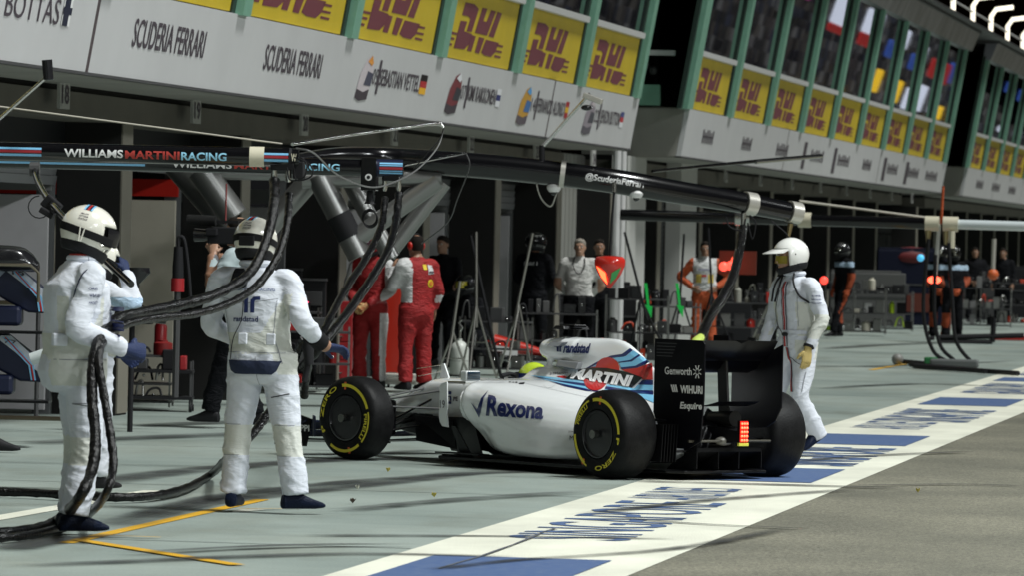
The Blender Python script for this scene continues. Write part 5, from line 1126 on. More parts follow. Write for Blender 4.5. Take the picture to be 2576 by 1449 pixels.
for k in range(3): torus((0,0,0), .05, .05, .0035, BLACKM, 'coiled_cable', None) if False else MB().tube([Vector((bx.x+.006*k+.055*math.cos(a), bx.y-.01*k, -.37-.008*k+.062*math.sin(a))) for a in [2*math.pi*i/24 for i in range(25)]], .0045, 6).build('coiled_cable', BLACKM, t2, smooth=True)
def fitting(t, org, px, py, Z, n=2, drop=.09):
    o = ZD(px, py, Z)-org
    MB().tube([o, o+Vector((0,0,-.02)), o+Vector((0,0,-.05)), o+Vector((0,0,-drop)), o+Vector((0,0,-drop-.03))], [.017,.024,.018,.022,.014], 12).build('hose_fitting', CHROME, t, smooth=True)
for px in (690, 726): fitting(t1, A1, px, 410, Z1)
MB().obox(ZD(712, 418, Z1)-A1, .075, .04, .025).build('valve_block', BLACKM, t1, bevel=.006); MB().obox(ZD(752, 428, Z1)-A1, .035, .04, .055).build('camera_box', BLACKM, t1, bevel=.008)
for px in (968, 1003): fitting(t2, A2, px, 440, Z2)
MB().obox(ZD(985, 446, Z2)-A2, .06, .04, .025).build('valve_block', BLACKM, t2, bevel=.006)
hose('loop_cable', [ZD(745, 372, Z1-.1), ZD(790, 385, Z1-.1), ZD(850, 440, 37), ZD(930, 470, 39), ZD(990, 458, 41), ZD(1050, 425, 42), ZD(1100, 370, 42.4), ZD(1116, 318, 42.5)], .006, 'thin grey cable sagging between the two near gantry beams', m=mat('cable_grey', (.12,.12,.12), .4), lump=0, n=8, cat='cable')
for i, (px, dy) in enumerate(((740, 0), (756, 12))): MB().tube(catmull([ZD(px, 395, Z1-.1)-A1, ZD(px+30, 410+dy, Z1-.15)-A1, ZD(px+24, 445, Z1-.15)-A1, ZD(px-10, 452, Z1-.1)-A1, ZD(px-18, 420, Z1-.1)-A1], 6), .005, 6).build('loose_cable', BLACKM, t1, smooth=True)
# hoses of the near gantry
def HZ(pts): return [ZD(x, y, z) for x, y, z in pts]
hose('air_hose', HZ([(690,455,35.95),(688,520,35.7),(668,610,35.5),(625,690,35.3),(540,742,34.8),(440,770,34.3),(350,788,33.8),(290,805,33.2),(252,850,32.75),(234,920,32.6),(232,1010,32.5),(240,1100,32.4),(232,1180,32.3),(195,1260,32.2)])+[G(140, 1312, .04), G(70, 1335, .04), G(-60, 1345, .04)], .0315, 'upper black wrapped hose from near beam, hugged by the left crew member, thicker', 'wrapped air hoses')
hose('air_hose', HZ([(727,490,35.95),(722,560,35.7),(700,640,35.5),(650,715,35.3),(580,762,34.8),(490,790,34.3),(400,800,33.8),(320,815,33.3),(268,848,32.85),(248,900,32.6),(262,1000,32.5),(280,1110,32.4),(284,1180,32.3),(262,1250,32.25)])+[G(205, 1308, .04), G(120, 1338, .035), G(30, 1352, .035), G(-80, 1356, .035)], .0245, 'lower black wrapped hose from near beam looping down by the left crew member', 'wrapped air hoses')
hose('air_hose', [G(-90, 1236, .04), G(60, 1240, .04), G(180, 1247, .04), G(300, 1252, .04), G(395, 1247, .04), G(470, 1228, .04), G(530, 1195, .04)]+HZ([(575,1150,37.6),(625,1105,37.9),(660,1060,38.2),(700,1000,38.4),(735,930,38.2),(752,880,38.0),(765,850,37.9)]), .028, 'black wrapped hose lying on the concrete and rising behind the second crew member', 'wrapped air hoses')
hose('air_hose', HZ([(1003,490,42.4),(995,560,42),(975,630,41),(935,700,40),(890,765,39),(845,825,38.2),(800,880,37.9),(760,925,38.1)]), .030, 'right hand black wrapped hose of second beam reaching the blue glove', 'wrapped air hoses')
hose('air_hose', HZ([(968,500,42.4),(958,570,42),(920,650,41),(880,710,40),(845,770,39),(815,830,38.2),(785,880,37.9),(770,950,38.3),(765,1000,38.4)]), .026, 'left hand black wrapped hose of second beam slanting to the blue glove', 'wrapped air hoses')
# wheel gun held by the second crew member
wg = thing('wheel_gun', 'black wheel gun with blue tip held in the blue glove of the second crew member', 'tool', ZD(775, 865, 37.5))
MB().tube([(0,0,.05),(0,0,-.02),(.01,0,-.14)], [.035,.04,.03], 14).build('gun_body', BLACKM, wg, smooth=True); MB().tube([(-.02,0,.03),(.10,.06,.05)], [.03,.022], 12).build('gun_socket', BLACKM, wg, smooth=True); MB().tube([(0,0,-.14),(-.02,0,-.25)], .02, 10).build('gun_handle', BLACKM, wg, smooth=True)
# arm with lamp left, guide rod, wires
rd = thing('antenna_arm', 'pale rod with a black lamp cylinder on its upper end at the upper left corner', 'arm')
MB().tube([ZD(-60, 350, 35.8), ZD(120, 190, 35.8)], .012, 10).build('rod', CHROME, rd, smooth=True); MB().tube([ZD(118, 150, 35.8), ZD(122, 200, 35.8)], .033, 18).build('lamp_cylinder', BLACK, rd, smooth=True)
def wire(label, pts, r, m=None, cat='wire'): o = MB().tube(pts, r, 6).build('guy_wire', m or mat('wire_pale', (.5,.47,.4), .4), None, smooth=True); tag(o, label, cat); return o
wire('taut pale wire running from the left edge down to the near beam end', [ZD(-100, 254, Z1), ZD(710, 361, Z1)], .006)
ra = thing('antenna_arm', 'polished rod rising right from the near beam end with a hooked tip', 'arm'); MB().tube([ZD(735, 362, Z1), ZD(900, 336, 37.5), ZD(1075, 312, 39), ZD(1105, 310, 39.2), ZD(1116, 320, 39.2)], [.011,.011,.011,.016,.008], 10).build('rod', CHROME, ra, smooth=True); MB().tube(catmull([ZD(1116, 320, 39.2), ZD(1105, 350, 39.2), ZD(1070, 390, 39.2), ZD(1040, 425, 39.4)], 6), .004, 6).build('cable', BLACKM, ra)
# hanging arm left under the second beam
ha = thing('hinged_arm', 'black hinged arm hanging diagonally from the second beam down behind the left helmet', 'arm')
MB().tube(catmull([ZD(85, 415, 38.6), ZD(95, 455, 38.2), ZD(120, 500, 37.6), ZD(150, 535, 37), ZD(250, 640, 36), ZD(330, 715, 35.4)], 4), .022, 10).build('boom', BEAM, ha, smooth=True)
MB().obox(ZD(130, 515, 37.4), .06, .04, .045, Matrix.Rotation(.7, 3, 'Y')).build('joint', BLACKM, ha, bevel=.01); MB().obox(ZD(118, 535, 37.2), .05, .03, .02, Matrix.Rotation(.5, 3, 'Y')).build('control_box', BLACKM, ha, bevel=.008)
MB().tube([ZD(115+28*math.cos(a)-16, 520+28*math.sin(a), 37.3) for a in [k*math.pi/8 for k in range(13)]], .004, 6).build('cable', BLACKM, ha)
MB().tube([ZD(75, 425, 38.5), ZD(100, 425, 38.5)], .05, 12).build('bracket', DGREY, ha)
# red team boom
RB = [ZD(700, 408, 57), ZD(830, 392, 57.5), ZD(950, 395, 58), ZD(1100, 408, 58), ZD(1250, 420, 58), ZD(1400, 436, 58), ZD(1550, 456, 58), ZD(1700, 482, 58.2), ZD(1850, 506, 58.5), ZD(1985, 532, 58.8)]
rb = thing('gantry_beam', 'long curved black boom with white handle lettering and a silver end cap carrying a yellow badge', 'gantry', group='overhead gantry beams')
P = catmull(RB, 8); rr = [float(np.interp(i/len(P), [0, .12, .35, .7, 1], [.055, .085, .128, .125, .10])) for i in range(len(P))]
MB().tube(P, rr, 28).build('boom', BEAM, rb, smooth=True)
def near_pt(px): return min(range(len(P)), key=lambda i: abs(_px(P[i])-px))
_Mi = cam.matrix_world.inverted()
def _pxy(p): q = _Mi @ p; return 1287.5+_F*q.x/-q.z, 724.5-_F*q.y/-q.z
def _px(p): return _pxy(p)[0]
def boom_fn(px0, px1, zc, h):
    def fn(u, v):
        px = px0+(px1-px0)*u; i = near_pt(px); j = min(i+1, len(P)-1); 
        if j == i: i -= 1
        t = (px-_px(P[i]))/(_px(P[j])-_px(P[i])); c = P[i].lerp(P[j], t); r = rr[i]+(rr[j]-rr[i])*t+.006; a = (zc+h*v)/r
        return c+Vector((.15, -.988, 0))*math.cos(a)*r+Vector((0, 0, 1))*math.sin(a)*r
    return fn
def text_boom(txt, m, px0, px1, zc, h, bold=.02, shear=.2):
    cut_text(txt, bold, boom_fn(px0, px1, zc, h), m, rb, .25, shear)
text_boom('@ScuderiaFerrari', PRW, 1472, 1620, -.02, .062)
for px0 in (1808, 1928):
    f = boom_fn(px0, px0+32, 0, 1); MB().add([f(*q) for q in ((.1,-.045),(0.0,.055),(1,.055),(.9,-.045))], [(0,1,2,3)]).build('badge', RED, rb, fix=False)
    MB().add([f(*q)+Vector((0,-.002,0)) for q in ((.35,-.045),(.5,.0),(1,.03),(.9,-.045))], [(0,1,2,3)]).build('badge_white', PRW, rb, fix=False); MB().add([f(*q)+Vector((0,-.003,0)) for q in ((.15,.0),(.12,.035),(.35,.035),(.38,.0))], [(0,1,2,3)]).build('badge_shield', YEL, rb, fix=False)
SILV = mat('silver_collar', (.62, .6, .55), .3, .5)
for px, w_ in ((1410, 12), (1880, 26), (1993, 26)):
    f = boom_fn(px-w_/2, px+w_/2, 0, 1); i = near_pt(px); c0 = f(0, 0)+Vector((0, rr[i], 0)); c1 = f(1, 0)+Vector((0, rr[i], 0)); MB().tube([c0, c1], rr[i]+.012, 28).build('collar', SILV, rb, smooth=True)
e0 = P[-1]+Vector((.06, 0, 0)); dE = (P[-1]-P[-3]).normalized()
MB().lathe([(.001,0),(.038,0),(.038,.006),(.001,.006)], tuple(P[-1]+dE*.05), tuple((dE+Vector((0,-.7,0))).normalized()), 20).build('end_badge', mat('badge_yellow', (.7,.4,.02), .5), rb)
for (px, py, tx, ty) in ((1363, 395, 1483, 235),):
    aa = thing('antenna_arm', 'slanting black and silver rod with a camera on top standing on the curved boom', 'arm'); MB().tube([ZD(px, py, 58), ZD(px, 370, 58), ZD(tx, ty, 57.8)], .018, 8).build('rod', CHROME, aa, smooth=True); MB().tube([ZD(px, 405, 58), ZD(px, 365, 58)], .03, 10).build('socket', BLACKM, aa)
    MB().obox(ZD(tx+8, ty+12, 57.8), .10, .06, .03, Matrix.Rotation(.35, 3, 'Y')).build('camera_mount', SILV, aa, bevel=.01); MB().ball(ZD(tx-8, ty+35, 57.8), .05, 10, (1.2,1,.6)).build('camera', BLACK, aa, smooth=True)
ab = thing('antenna_arm', 'long thin black rod with silver tip slanting over the curved boom', 'arm'); MB().tube([ZD(1640, 430, 58), ZD(1900, 405, 60), ZD(2062, 390, 61)], [.014,.02,.016], 8).build('rod', BEAM, ab, smooth=True); MB().tube([ZD(1900, 407, 59.9), ZD(2066, 392, 60.9)], .021, 8).build('rod_sleeve', CHROME, ab)
ac = thing('antenna_arm', 'thin dark rod from the striped sleeve up to the curved boom', 'arm'); MB().tube([ZD(1015, 415, 43), ZD(1170, 384, 46)], .012, 8).build('rod', BEAM, ac); MB().tube(catmull([ZD(1172, 384, 46), ZD(1180, 420, 46), ZD(1150, 500, 46.5), ZD(1125, 560, 47), ZD(1060, 612, 48)], 6), .006, 6).build('cable', DGREY, ac)
# dome camera and floodlight under the boom
for px, py, lab in ((1393, 475, 'white dome camera clamped under the curved boom beside a loose cable'), (1600, 490, 'small white dome camera under the white lettering of the curved boom')):
    dc = thing('dome_camera', lab, 'camera', ZD(px, py, 58)); MB().lathe([(.001,.05),(.06,.05),(.075,.02),(.07,0),(.05,-.03),(.001,-.035)], n=18).build('housing', TXW, dc, smooth=True); MB().ball((0,0,-.03), .035, 10).build('dome', BLACK, dc, smooth=True); MB().tube([(0,0,.05),(.02,0,.13)], .012, 8).build('stem', TXW, dc)
hose('loose_cable', HZ([(1352,440,58),(1350,465,58),(1362,500,58),(1385,518,58),(1400,485,58)]), .008, 'pale loop of cable beside the white dome camera', m=mat('cable_pale', (.4,.4,.36), .5), lump=0, n=6, cat='cable')
# red stop light hanging from the boom
sl = thing('pit_signal', 'red shield shaped pit signal hanging from the boom with one red side glowing', 'signal', ZD(1533, 683, 57))
mb = MB(); mb.loft([[Vector((x*k, y*k+.0, z)) for x, y in ((-.155,0),(-.11,-.05),(0,-.085),(.11,-.05),(.155,0),(.11,.05),(0,.085),(-.11,.05))] for k, z in ((.08,-.17),(.42,-.10),(.78,-.02),(1,.07),(1,.12),(.85,.15),(.4,.16))]); mb.build('housing', mat('signal_red', (.62,.03,.02), .2, coat=.7), sl, smooth=True)
MB().add([(-.13,-.052,.055),(-.035,-.062,-.012),(-.012,-.055,-.13),(-.075,-.055,-.06)], [(0,1,2,3)]).build('red_lamp', mat('lamp_red', (.8,.05,.02), .4, emit=(1,.10,.03), es=4), sl, fix=False)
MB().add([(.125,-.056,.05),(.03,-.068,-.012),(.012,-.055,-.125),(.075,-.055,-.06)], [(0,1,2,3)]).build('green_lamp', mat('lamp_green', (.05,.35,.10), .3), sl, fix=False)
MB().tube([(0,0,.15),(.01,0,.5),(.03,0,.86)], .012, 8).build('hanger_rod', BLACKM, sl); MB().tube([(.03,0,.80),(.03,0,.9)], .02, 8).build('swivel', CHROME, sl)
# big dark hose from the end collar of the boom
hose('air_hose', HZ([(1868,575,58.5),(1860,625,58),(1845,690,57),(1820,745,56),(1790,790,55),(1770,830,54),(1757,862,53)]), .048, 'thick black hose hanging from the end of the curved boom to a lime nozzle', 'wrapped air hoses', lump=.1)
nz = MB().tube(HZ([(1762,850,53.1),(1752,862,52.9),(1742,875,52.8)]), [.04,.055,.03], 10).build('hose_nozzle', mat('nozzle_lime', (.5,.62,.12), .5), smooth=True); tag(nz, 'lime yellow nozzle at the lower end of the thick hose above the rear wing', 'nozzle')
MB().tube([ZD(1870, 535, 58.5)-Vector(rb.location), ZD(1868, 580, 58.5)], [.03,.022], 10).build('hose_fitting', CHROME, rb, smooth=True); MB().tube([ZD(1988, 562, 58.8), ZD(1982, 598, 58.8)], [.03,.018], 10).build('hose_fitting', BRASS, rb, smooth=True)
for pts in ([(1825,545),(1835,570),(1865,578),(1875,550)], [(1880,560),(1892,600),(1900,560),(1885,540)], [(1940,555),(1975,585),(1985,600)]): MB().tube(catmull([ZD(a, b, 58.3) for a, b in pts], 6), .008, 6).build('loose_cable', BLACKM, rb)
# silver gantry legs
LEGM = mat('silver_leg', (.27, .27, .265), .33, .8)
def legs(label, segs, Z):
    t = thing('gantry_leg', label, 'gantry leg', group='silver gantry legs')
    for pts, r in segs: MB().tube(catmull([ZD(a, b, Z+c) for a, b, c in pts], 6), r, 24).build('pipe', LEGM, t, smooth=True)
    return t
lg = legs('silver pipe legs of the gantry left of the cameraman, leaning outwards', [([(440,415,.6),(600,600,.3)], .12), ([(505,425,0),(590,545,0)], .14), ([(480,436,0),(760,440,0)], .055)], 56)
lg2 = legs('crossing silver pipe legs with a black band beneath the striped sleeve', [([(800,440,0),(905,645,0)], .125), ([(790,440,.5),(560,700,.5)], .115), ([(880,455,.4),(985,650,.4)], .09), ([(1100,452,0),(880,610,0)], .10), ([(1115,458,.5),(975,640,.5)], .085), ([(760,452,0),(900,450,0),(1010,447,0),(1110,447,0)], .085)], 58)
MB().tube([ZD(851, 540, 58), ZD(880, 597, 58)], .132, 24).build('black_band', BLACKM, lg2, smooth=True)
# far beam with white couplings
Z3 = 83.
fb = thing('gantry_beam', 'far straight gantry beam, black then white, with cream couplings in front of the distant garages', 'gantry', group='overhead gantry beams')
def q3(x, y): return ZD(x, y, Z3)
zb = q3(2000, 552).z
def b3p(x): p = YP(x, 552, q3(2000, 552).y); p.z = zb+(x-2000)*-.00004; return p
MB().tube([b3p(1560), b3p(2345)], .082, 20).build('beam_black_section', BEAM, fb, smooth=True); MB().tube([b3p(2400), b3p(2700)], .07, 20).build('beam_white_section', mat('beam_white', (.6,.66,.68), .3), fb, smooth=True)
for a, b in ((2008, 2040), (2327, 2362), (2372, 2410), (1850, 1886)): MB().tube([b3p(a), b3p(b)], .11, 20).build('coupling', CREAM if a != 1850 else CHROME, fb, smooth=True)
for x in (2335, 2380): MB().tube([b3p(x)+Vector((0,0,-.1)), b3p(x)+Vector((0,0,-.3))], [.05,.025], 10).build('fitting', BRASS, fb)
MB().tube([b3p(2395)+Vector((0,-.1,-.1)), b3p(2395)+Vector((0,-.1,-.35))], .05, 8).build('box', CREAM, fb)
MB().tube([b3p(2362), b3p(2355)+Vector((0,0,-.75))], .03, 8).build('light_rod', mat('lit_rod', (.7,.72,.7), .4), fb); MB().ball(b3p(2353)+Vector((0,0,-.82)), .07, 10, (1.4,1,.8)).build('red_lamp', mat('lamp_red2', (.8,.05,.02), .4, emit=(1,.08,.04), es=5), fb)
MB().tube([b3p(2367), b3p(2370)+Vector((0,0,.55))], .02, 8).build('mast', ORC, fb)
rh = thing('hose_set', 'black looped hoses hanging from the far couplings down to the ground', 'hose')
gy = [(2335, 600, 2322, 780, 2345, 880, 2390, 915), (2352, 640, 2350, 790, 2365, 870, 2400, 908), (2385, 610, 2395, 760, 2405, 860, 2450, 920)]
for a in gy: MB().tube(catmull([ZD(a[i], a[i+1], 82.5) for i in range(0, 8, 2)], 8), .028, 8).build('hose', BLACKM, rh, smooth=True)
for x0, y0, x1, y1, lab in ((2290, 918, 2480, 935, 'long'), (2300, 922, 2560, 940, 'x'), (2250, 908, 2400, 922, 'y')): MB().tube([G(x0, y0, .05), G(x1, y1, .05)], .035, 8).build('ground_bar', BLACKM, rh)
MB().ball(G(2257, 905, .08), .09, 12).build('end_knob', mat('knob_grey', (.2,.2,.19), .5), rh, smooth=True); MB().obox(G(2400, 915, .10), .35, .12, .06).build('jack_body', mat('jack_grey', (.12,.13,.13), .5), rh, bevel=.03); MB().obox(G(2345, 908, .12), .12, .06, .05).build('green_part', mat('part_green', (.03,.22,.07), .5), rh, bevel=.02)
for x0, y0, x1, y1 in ((2150, 820, 2330, 850),): pass
wire('pale wire above the far beam falling to the cream coupling', [ZD(2010, 505, 83), ZD(2330, 547, 83)], .02)
fm = thing('far_frame', 'low black frame on the concrete behind the far hoses', 'frame'); 
for a, b in (((2360,862),(2495,862)), ((2495,862),(2500,800)), ((2360,850),(2575,845))): MB().tube([ZD(a[0], a[1], 105), ZD(b[0], b[1], 105)], .05, 8).build('bar', BLACKM, fm)
MB().tube([ZD(2500, 600, 100), ZD(2497, 680, 100)], .04, 8).build('hanging_rod', SILV, fm); MB().ball(ZD(2497, 690, 100), .10, 10).build('orange_lamp', mat('lamp_orange', (.6,.12,.03), .5), fm, smooth=True)
# ================================================================= people further back
def plain(fn): return fn
def bgperson(label, px, py, rz, Jd, fn, mats_, scale=1., g=1.05, face=None, hair=HAIRD, skin=SKIN, hands=None, shoes=BLACKM, vox=.022, Z=None, headless=False):
    loc = G(px, py); J = std(Jd); p, b = person(label, loc, R(VR+rz), J, fn, mats_, scale, g, vox, fold=.014)
    for s in 'LR': shoe(J['ank'+s], (0, 1), shoes, p)
    hd = Vector(J['head'])+Vector((0, .01, .075)); f = face or (0, 1, 0)
    if not headless: head(p, hd, f, skin, hairm=hair, s=1.0)
    for s, sd in (('L', -1), ('R', 1)):
        w_ = Vector(J['wr'+s]); e = Vector(J['el'+s]); d = (w_-e).normalized(); hand(hands or skin, w_+d*.02, d, (sd, .2, .3), .5, 1.05, sd, 'hand' if not hands else 'glove', p)
    return p, b, J
akimbo = dict(elL=(-.40,-.05,1.2), wrL=(-.19,.08,1.04), elR=(.40,-.05,1.2), wrR=(.19,.08,1.04))
front_clasp = dict(elL=(-.27,.04,1.16), wrL=(-.07,.24,.98), elR=(.27,.04,1.16), wrR=(.07,.24,.98))
behind_back = dict(elL=(-.30,-.08,1.16), wrL=(-.14,-.2,1.0), elR=(.30,-.08,1.16), wrR=(.14,-.2,1.0))
camhold = dict(elL=(-.30,.16,1.20), wrL=(-.10,.22,1.46), elR=(.28,.14,1.22), wrR=(.14,.26,1.46), shL=(-.2,.02,1.45), kneeL=(-.12,.12,.50), ankL=(-.12,.22,.14), ankR=(.12,-.12,.12))
# second white overalls man behind the first
def f_w(c): return 1 if c.z > 1.545 and abs(c.x) < .085 else (2 if c.x > .22 and 1.1 < c.z < 1.4 else 0)
pw, bw, Jw = bgperson('crew member in white and pale blue overalls mostly hidden behind the left helmeted one', 222, 1240, -60, dict(elR=(.34,.16,1.34), wrR=(.12,.2,1.58), elL=(-.25,.1,1.17), wrL=(-.15,.3,1.0)), f_w, [SUIT, SKIN, mat('pale_blue_cloth', (.42,.56,.72), .8, fold=.5)], 0.95, 1.12, hands=GLOVEB, vox=.016, headless=True)
helmet(pw, (0, .05, 1.68), (0, 1, 0), HELW, -.3, True)
# cameraman
def f_cam(c):
    if c.z < .95: return 1
    if (c.z > 1.545 and abs(c.x) < .085) or (abs(c.x) > .24 and (c.z < 1.30 or c.y > .12)) or (c.y > .2 and c.z > 1.1): return 2
    return 0 if abs(c.x) > .17 else 3
pc, bc, Jc = bgperson('cameraman in grey shirt and black trousers stepping left with camera on his shoulder', 598, 1080, 75, camhold, f_cam, [mat('pale_tee', (.42,.50,.52), .8), CLOTHK, SKIN2, mat('vest_grey', (.13,.13,.14), .8)], 1.07, 1.12, vox=.018)
cm = thing('video_camera', 'black shoulder video camera with furry microphone carried by the cameraman', 'camera', ZD(572, 592, 50.4), R(VR+78))
MB().obox((0, 0, 0), .06, .17, .075).build('camera_body', BLACKM, cm, bevel=.012); MB().tube([(0,.17,0),(0,.3,0)], [.05,.06], 16).build('lens', BLACK, cm, smooth=True); MB().tube([(-.03,.1,.13),(-.03,.36,.13)], [.045,.05], 12).build('microphone', mat('fur_black', (.02,.02,.02), 1, bump=1, bscale=150), cm, smooth=True)
MB().obox((.0, .02, .12), .01, .12, .012).build('handle', BLACKM, cm); MB().tube([(0,.02,.1),(.0,.02,.46)], .008, 6).build('aerial', mat('aerial_red', (.2,.03,.03), .5), cm); MB().obox((-.09, .12, .03), .03, .05, .03).build('viewfinder', BLACKM, cm, bevel=.006)
# red team mechanic in helmet
def f_r1(c):
    if abs(c.x) > .205 and c.z > 1.0 and c.y > -.09 : return 1
    if c.x < -.165 and c.z < .9: return 1
    if c.z < 1.04 and c.z > 1.0: return 2
    return 0
WHC = mat('white_cloth', (.62,.62,.62), .75, fold=.5)
pr_, br_, Jr = bgperson('mechanic in red helmet and white sleeved red overalls with hands together, facing us', 928, 985, 155, front_clasp, f_r1, [REDC, WHC, MRED], 1.0, 1.12, hands=mat('red_glove', (.45,.03,.02), .6, var=.6, vscale=60, col2=(.6,.5,.2)), headless=True)
helmet(pr_, (0, .04, 1.69), (0, 1, 0), mat('helmet_red', (.38,.02,.02), .25, coat=.7), -.15, True, goggles=mat('goggles_dark', (.05,.02,.03), .15, coat=.5), s=1.06)
project(br_, pr_, [(-.03,0),(.03,0),(.03,.05),(-.03,.05)], PRW, (.09, .4, 1.33), X_, Z_, (0,-1,0), nm='badge'); project(br_, pr_, [(-.015,.01),(.015,.01),(.015,.04),(-.015,.04)], YEL, (.09, .4, 1.33), X_, Z_, (0,-1,0), off=.01, nm='badge_centre')
# red shirt man with headphones
def f_r2(c):
    if c.z > 1.545 and abs(c.x) < .085: return 2
    if c.x < -.13 and c.z > 1.02: return 1
    if c.x > .22 and 1.03 < c.z < 1.12: return 1
    return 0
ph, bh, Jh = bgperson('red shirted team member with dark hair and headphones seen from behind', 1042, 990, 35, dict(elL=(-.26,.12,1.2), wrL=(-.12,.3,1.4), elR=(.27,-.05,1.16), wrR=(.26,.02,.95)), f_r2, [REDC, WHC, SKIN2], 1.0, 1.15, hair=HAIRD, skin=SKIN2)
MB().ball((.085, .03, 1.67), .042, 12, (.6, 1, 1.1)).build('headphone_cup', RED, ph, smooth=True); MB().ball((-.085, .03, 1.67), .042, 12, (.6, 1, 1.1)).build('headphone_cup', RED, ph, smooth=True); MB().tube([(.088*math.cos(a), .03, 1.68+.125*math.sin(a)) for a in [k*math.pi/10 for k in range(11)]], .010, 8).build('headband', BLACKM, ph, smooth=True)
project(bh, ph, circ(0, 0, .045, 16), YEL, (.10, -.4, 1.25), X_, Z_, YF, nm='shell_badge'); project(bh, ph, circ(0, 0, .028, 12), mat('badge_orange', (.6,.2,.02), .6), (.10, -.4, 1.25), X_, Z_, YF, off=.010, nm='badge_centre')
project(bh, ph, [(-.05,-.05),(.05,-.04),(.02,.05),(-.04,.06)], WHC, (.11, -.4, 1.40), X_, Z_, YF, nm='badge'); project(bh, ph, [(-.03,-.03),(.02,-.03),(.02,.03),(-.03,.03)], YEL, (.03, -.4, 1.43), X_, Z_, YF, nm='badge')
project(bh, ph, [(-.045,-.012),(.045,-.008),(.04,.012),(-.045,.008)], TXD, (.112, -.4, 1.375), X_, Z_, YF, off=.010, nm='badge_print')
K_ = lambda c: 1 if c.z > 1.545 and abs(c.x) < .085 else 0
def dark(label, px, py, rz, Jd, hairm=HAIRD, top=CLOTHK, **k): return bgperson(label, px, py, rz, Jd, lambda c: 1 if c.z > 1.545 and abs(c.x) < .085 else (2 if abs(c.x) > .24 and c.z < 1.18 else 0), [top, SKIN2, k.pop('arm', top)], hair=hairm, skin=SKIN2, **k)
dark('dark haired man in black polo shirt looking down at papers beside the red shirted one', 1110, 928, 150, front_clasp, arm=SKIN2)
pg, bg_, Jg = dark('man in black wearing a green cap turned away next to the black polo man', 1145, 922, 40, front_clasp)
MB().lathe([(.088,-.02),(.092,0),(.085,.05),(.06,.085),(.001,.10)], (0, .04, 1.72), n=18).build('cap', mat('cap_green', (.02,.35,.06), .6), pg, smooth=True); MB().ball((0, .15, 1.71), .07, 10, (1,1,.12)).build('cap_peak', mat('cap_green', (.02,.35,.06), .6), pg, smooth=True)
pk, bk, Jk = dark('mechanic in black overalls and grey visored helmet seen from behind with white lettering', 1338, 915, -25, front_clasp, headless=True, scale=1.03)
helmet(pk, (0, .04, 1.68), (.5, 1, 0), mat('helmet_black', (.02,.02,.022), .2, coat=.7), 0, True, goggles=mat('goggles_silver', (.5,.5,.45), .1, 1)); project(bk, pk, 'Mobil 1', PRW, (-.10, -.4, 1.36), X_, Z_, YF, w=.2, h=.045, bold=.02, L=.05)
MB().loft([[Vector((.11*s_*math.cos(a), .04+.13*s_*math.sin(a), z)) for a in [k*math.pi/10 for k in range(20)]] for s_, z in ((1.02,1.69),(1.0,1.73),(.9,1.78))], cap=False).build('helmet_visor_band', mat('band_grey', (.3,.3,.28), .3, .8), pk, smooth=True)
# white shirt man
def f_ws(c):
    if c.z > 1.545 and abs(c.x) < .085: return 2
    if abs(c.x) > .25 and c.z < 1.24: return 2
    return 1 if c.z < .99 else 0
pv, bv_, Jv = bgperson('grey haired man in white short sleeved shirt and lanyard, hands behind his back', 1452, 925, 175, behind_back, f_ws, [mat('shirt_white', (.60,.59,.57), .8, fold=.5), CLOTHK, SKIN], 1.0, 1.15, hair=HAIRG)
MB().tube(catmull([(-.07,.07,1.53),(-.08,.15,1.42),(-.03,.165,1.32),(.03,.165,1.32),(.08,.15,1.42),(.07,.07,1.53)], 6), .007, 6).build('lanyard', BLACKM, pv, smooth=True); project(bv_, pv, [(-.19,.97),(.19,.97),(.19,.995),(-.19,.995)], BLACKM, (0,.4,0), X_, Z_, (0,-1,0), nm='belt')
dark('man in dark clothes half hidden behind the white shirted man', 1500, 900, 185, std())
# marshal
def f_or(c):
    if c.z > 1.545 and abs(c.x) < .085: return 2
    if c.z > .97 and abs(c.x) < .195: return 1
    return 0
po, bo_, Jo = bgperson('marshal in orange overalls with white and yellow bib, hands on hips', 1768, 885, 178, akimbo, f_or, [ORC, WHC, SKIN], 1.0, 1.1, skin=SKIN2)
project(bo_, po, [(-.14,.0),(.14,.0),(.14,.14),(-.14,.14)], mat('bib_yellow', (.65,.48,.1), .7), (0,.4,1.12), X_, Z_, (0,-1,0), nm='bib_panel'); project(bo_, po, [(-.05,.0),(.05,.0),(.05,.14),(-.05,.14)], WHC, (0,.4,1.12), X_, Z_, (0,-1,0), off=.01, nm='bib_centre'); project(bo_, po, [(-.03,.0),(.05,.0),(.05,.03),(-.03,.03)], RED, (0,.4,1.22), X_, Z_, (0,-1,0), off=.014, nm='bib_mark')
project(bo_, po, [(-.11,0),(.11,0),(.11,.03),(-.11,.03)], mat('bib_print', (.25,.25,.32), .7), (0,.4,1.32), X_, Z_, (0,-1,0), nm='bib_print')
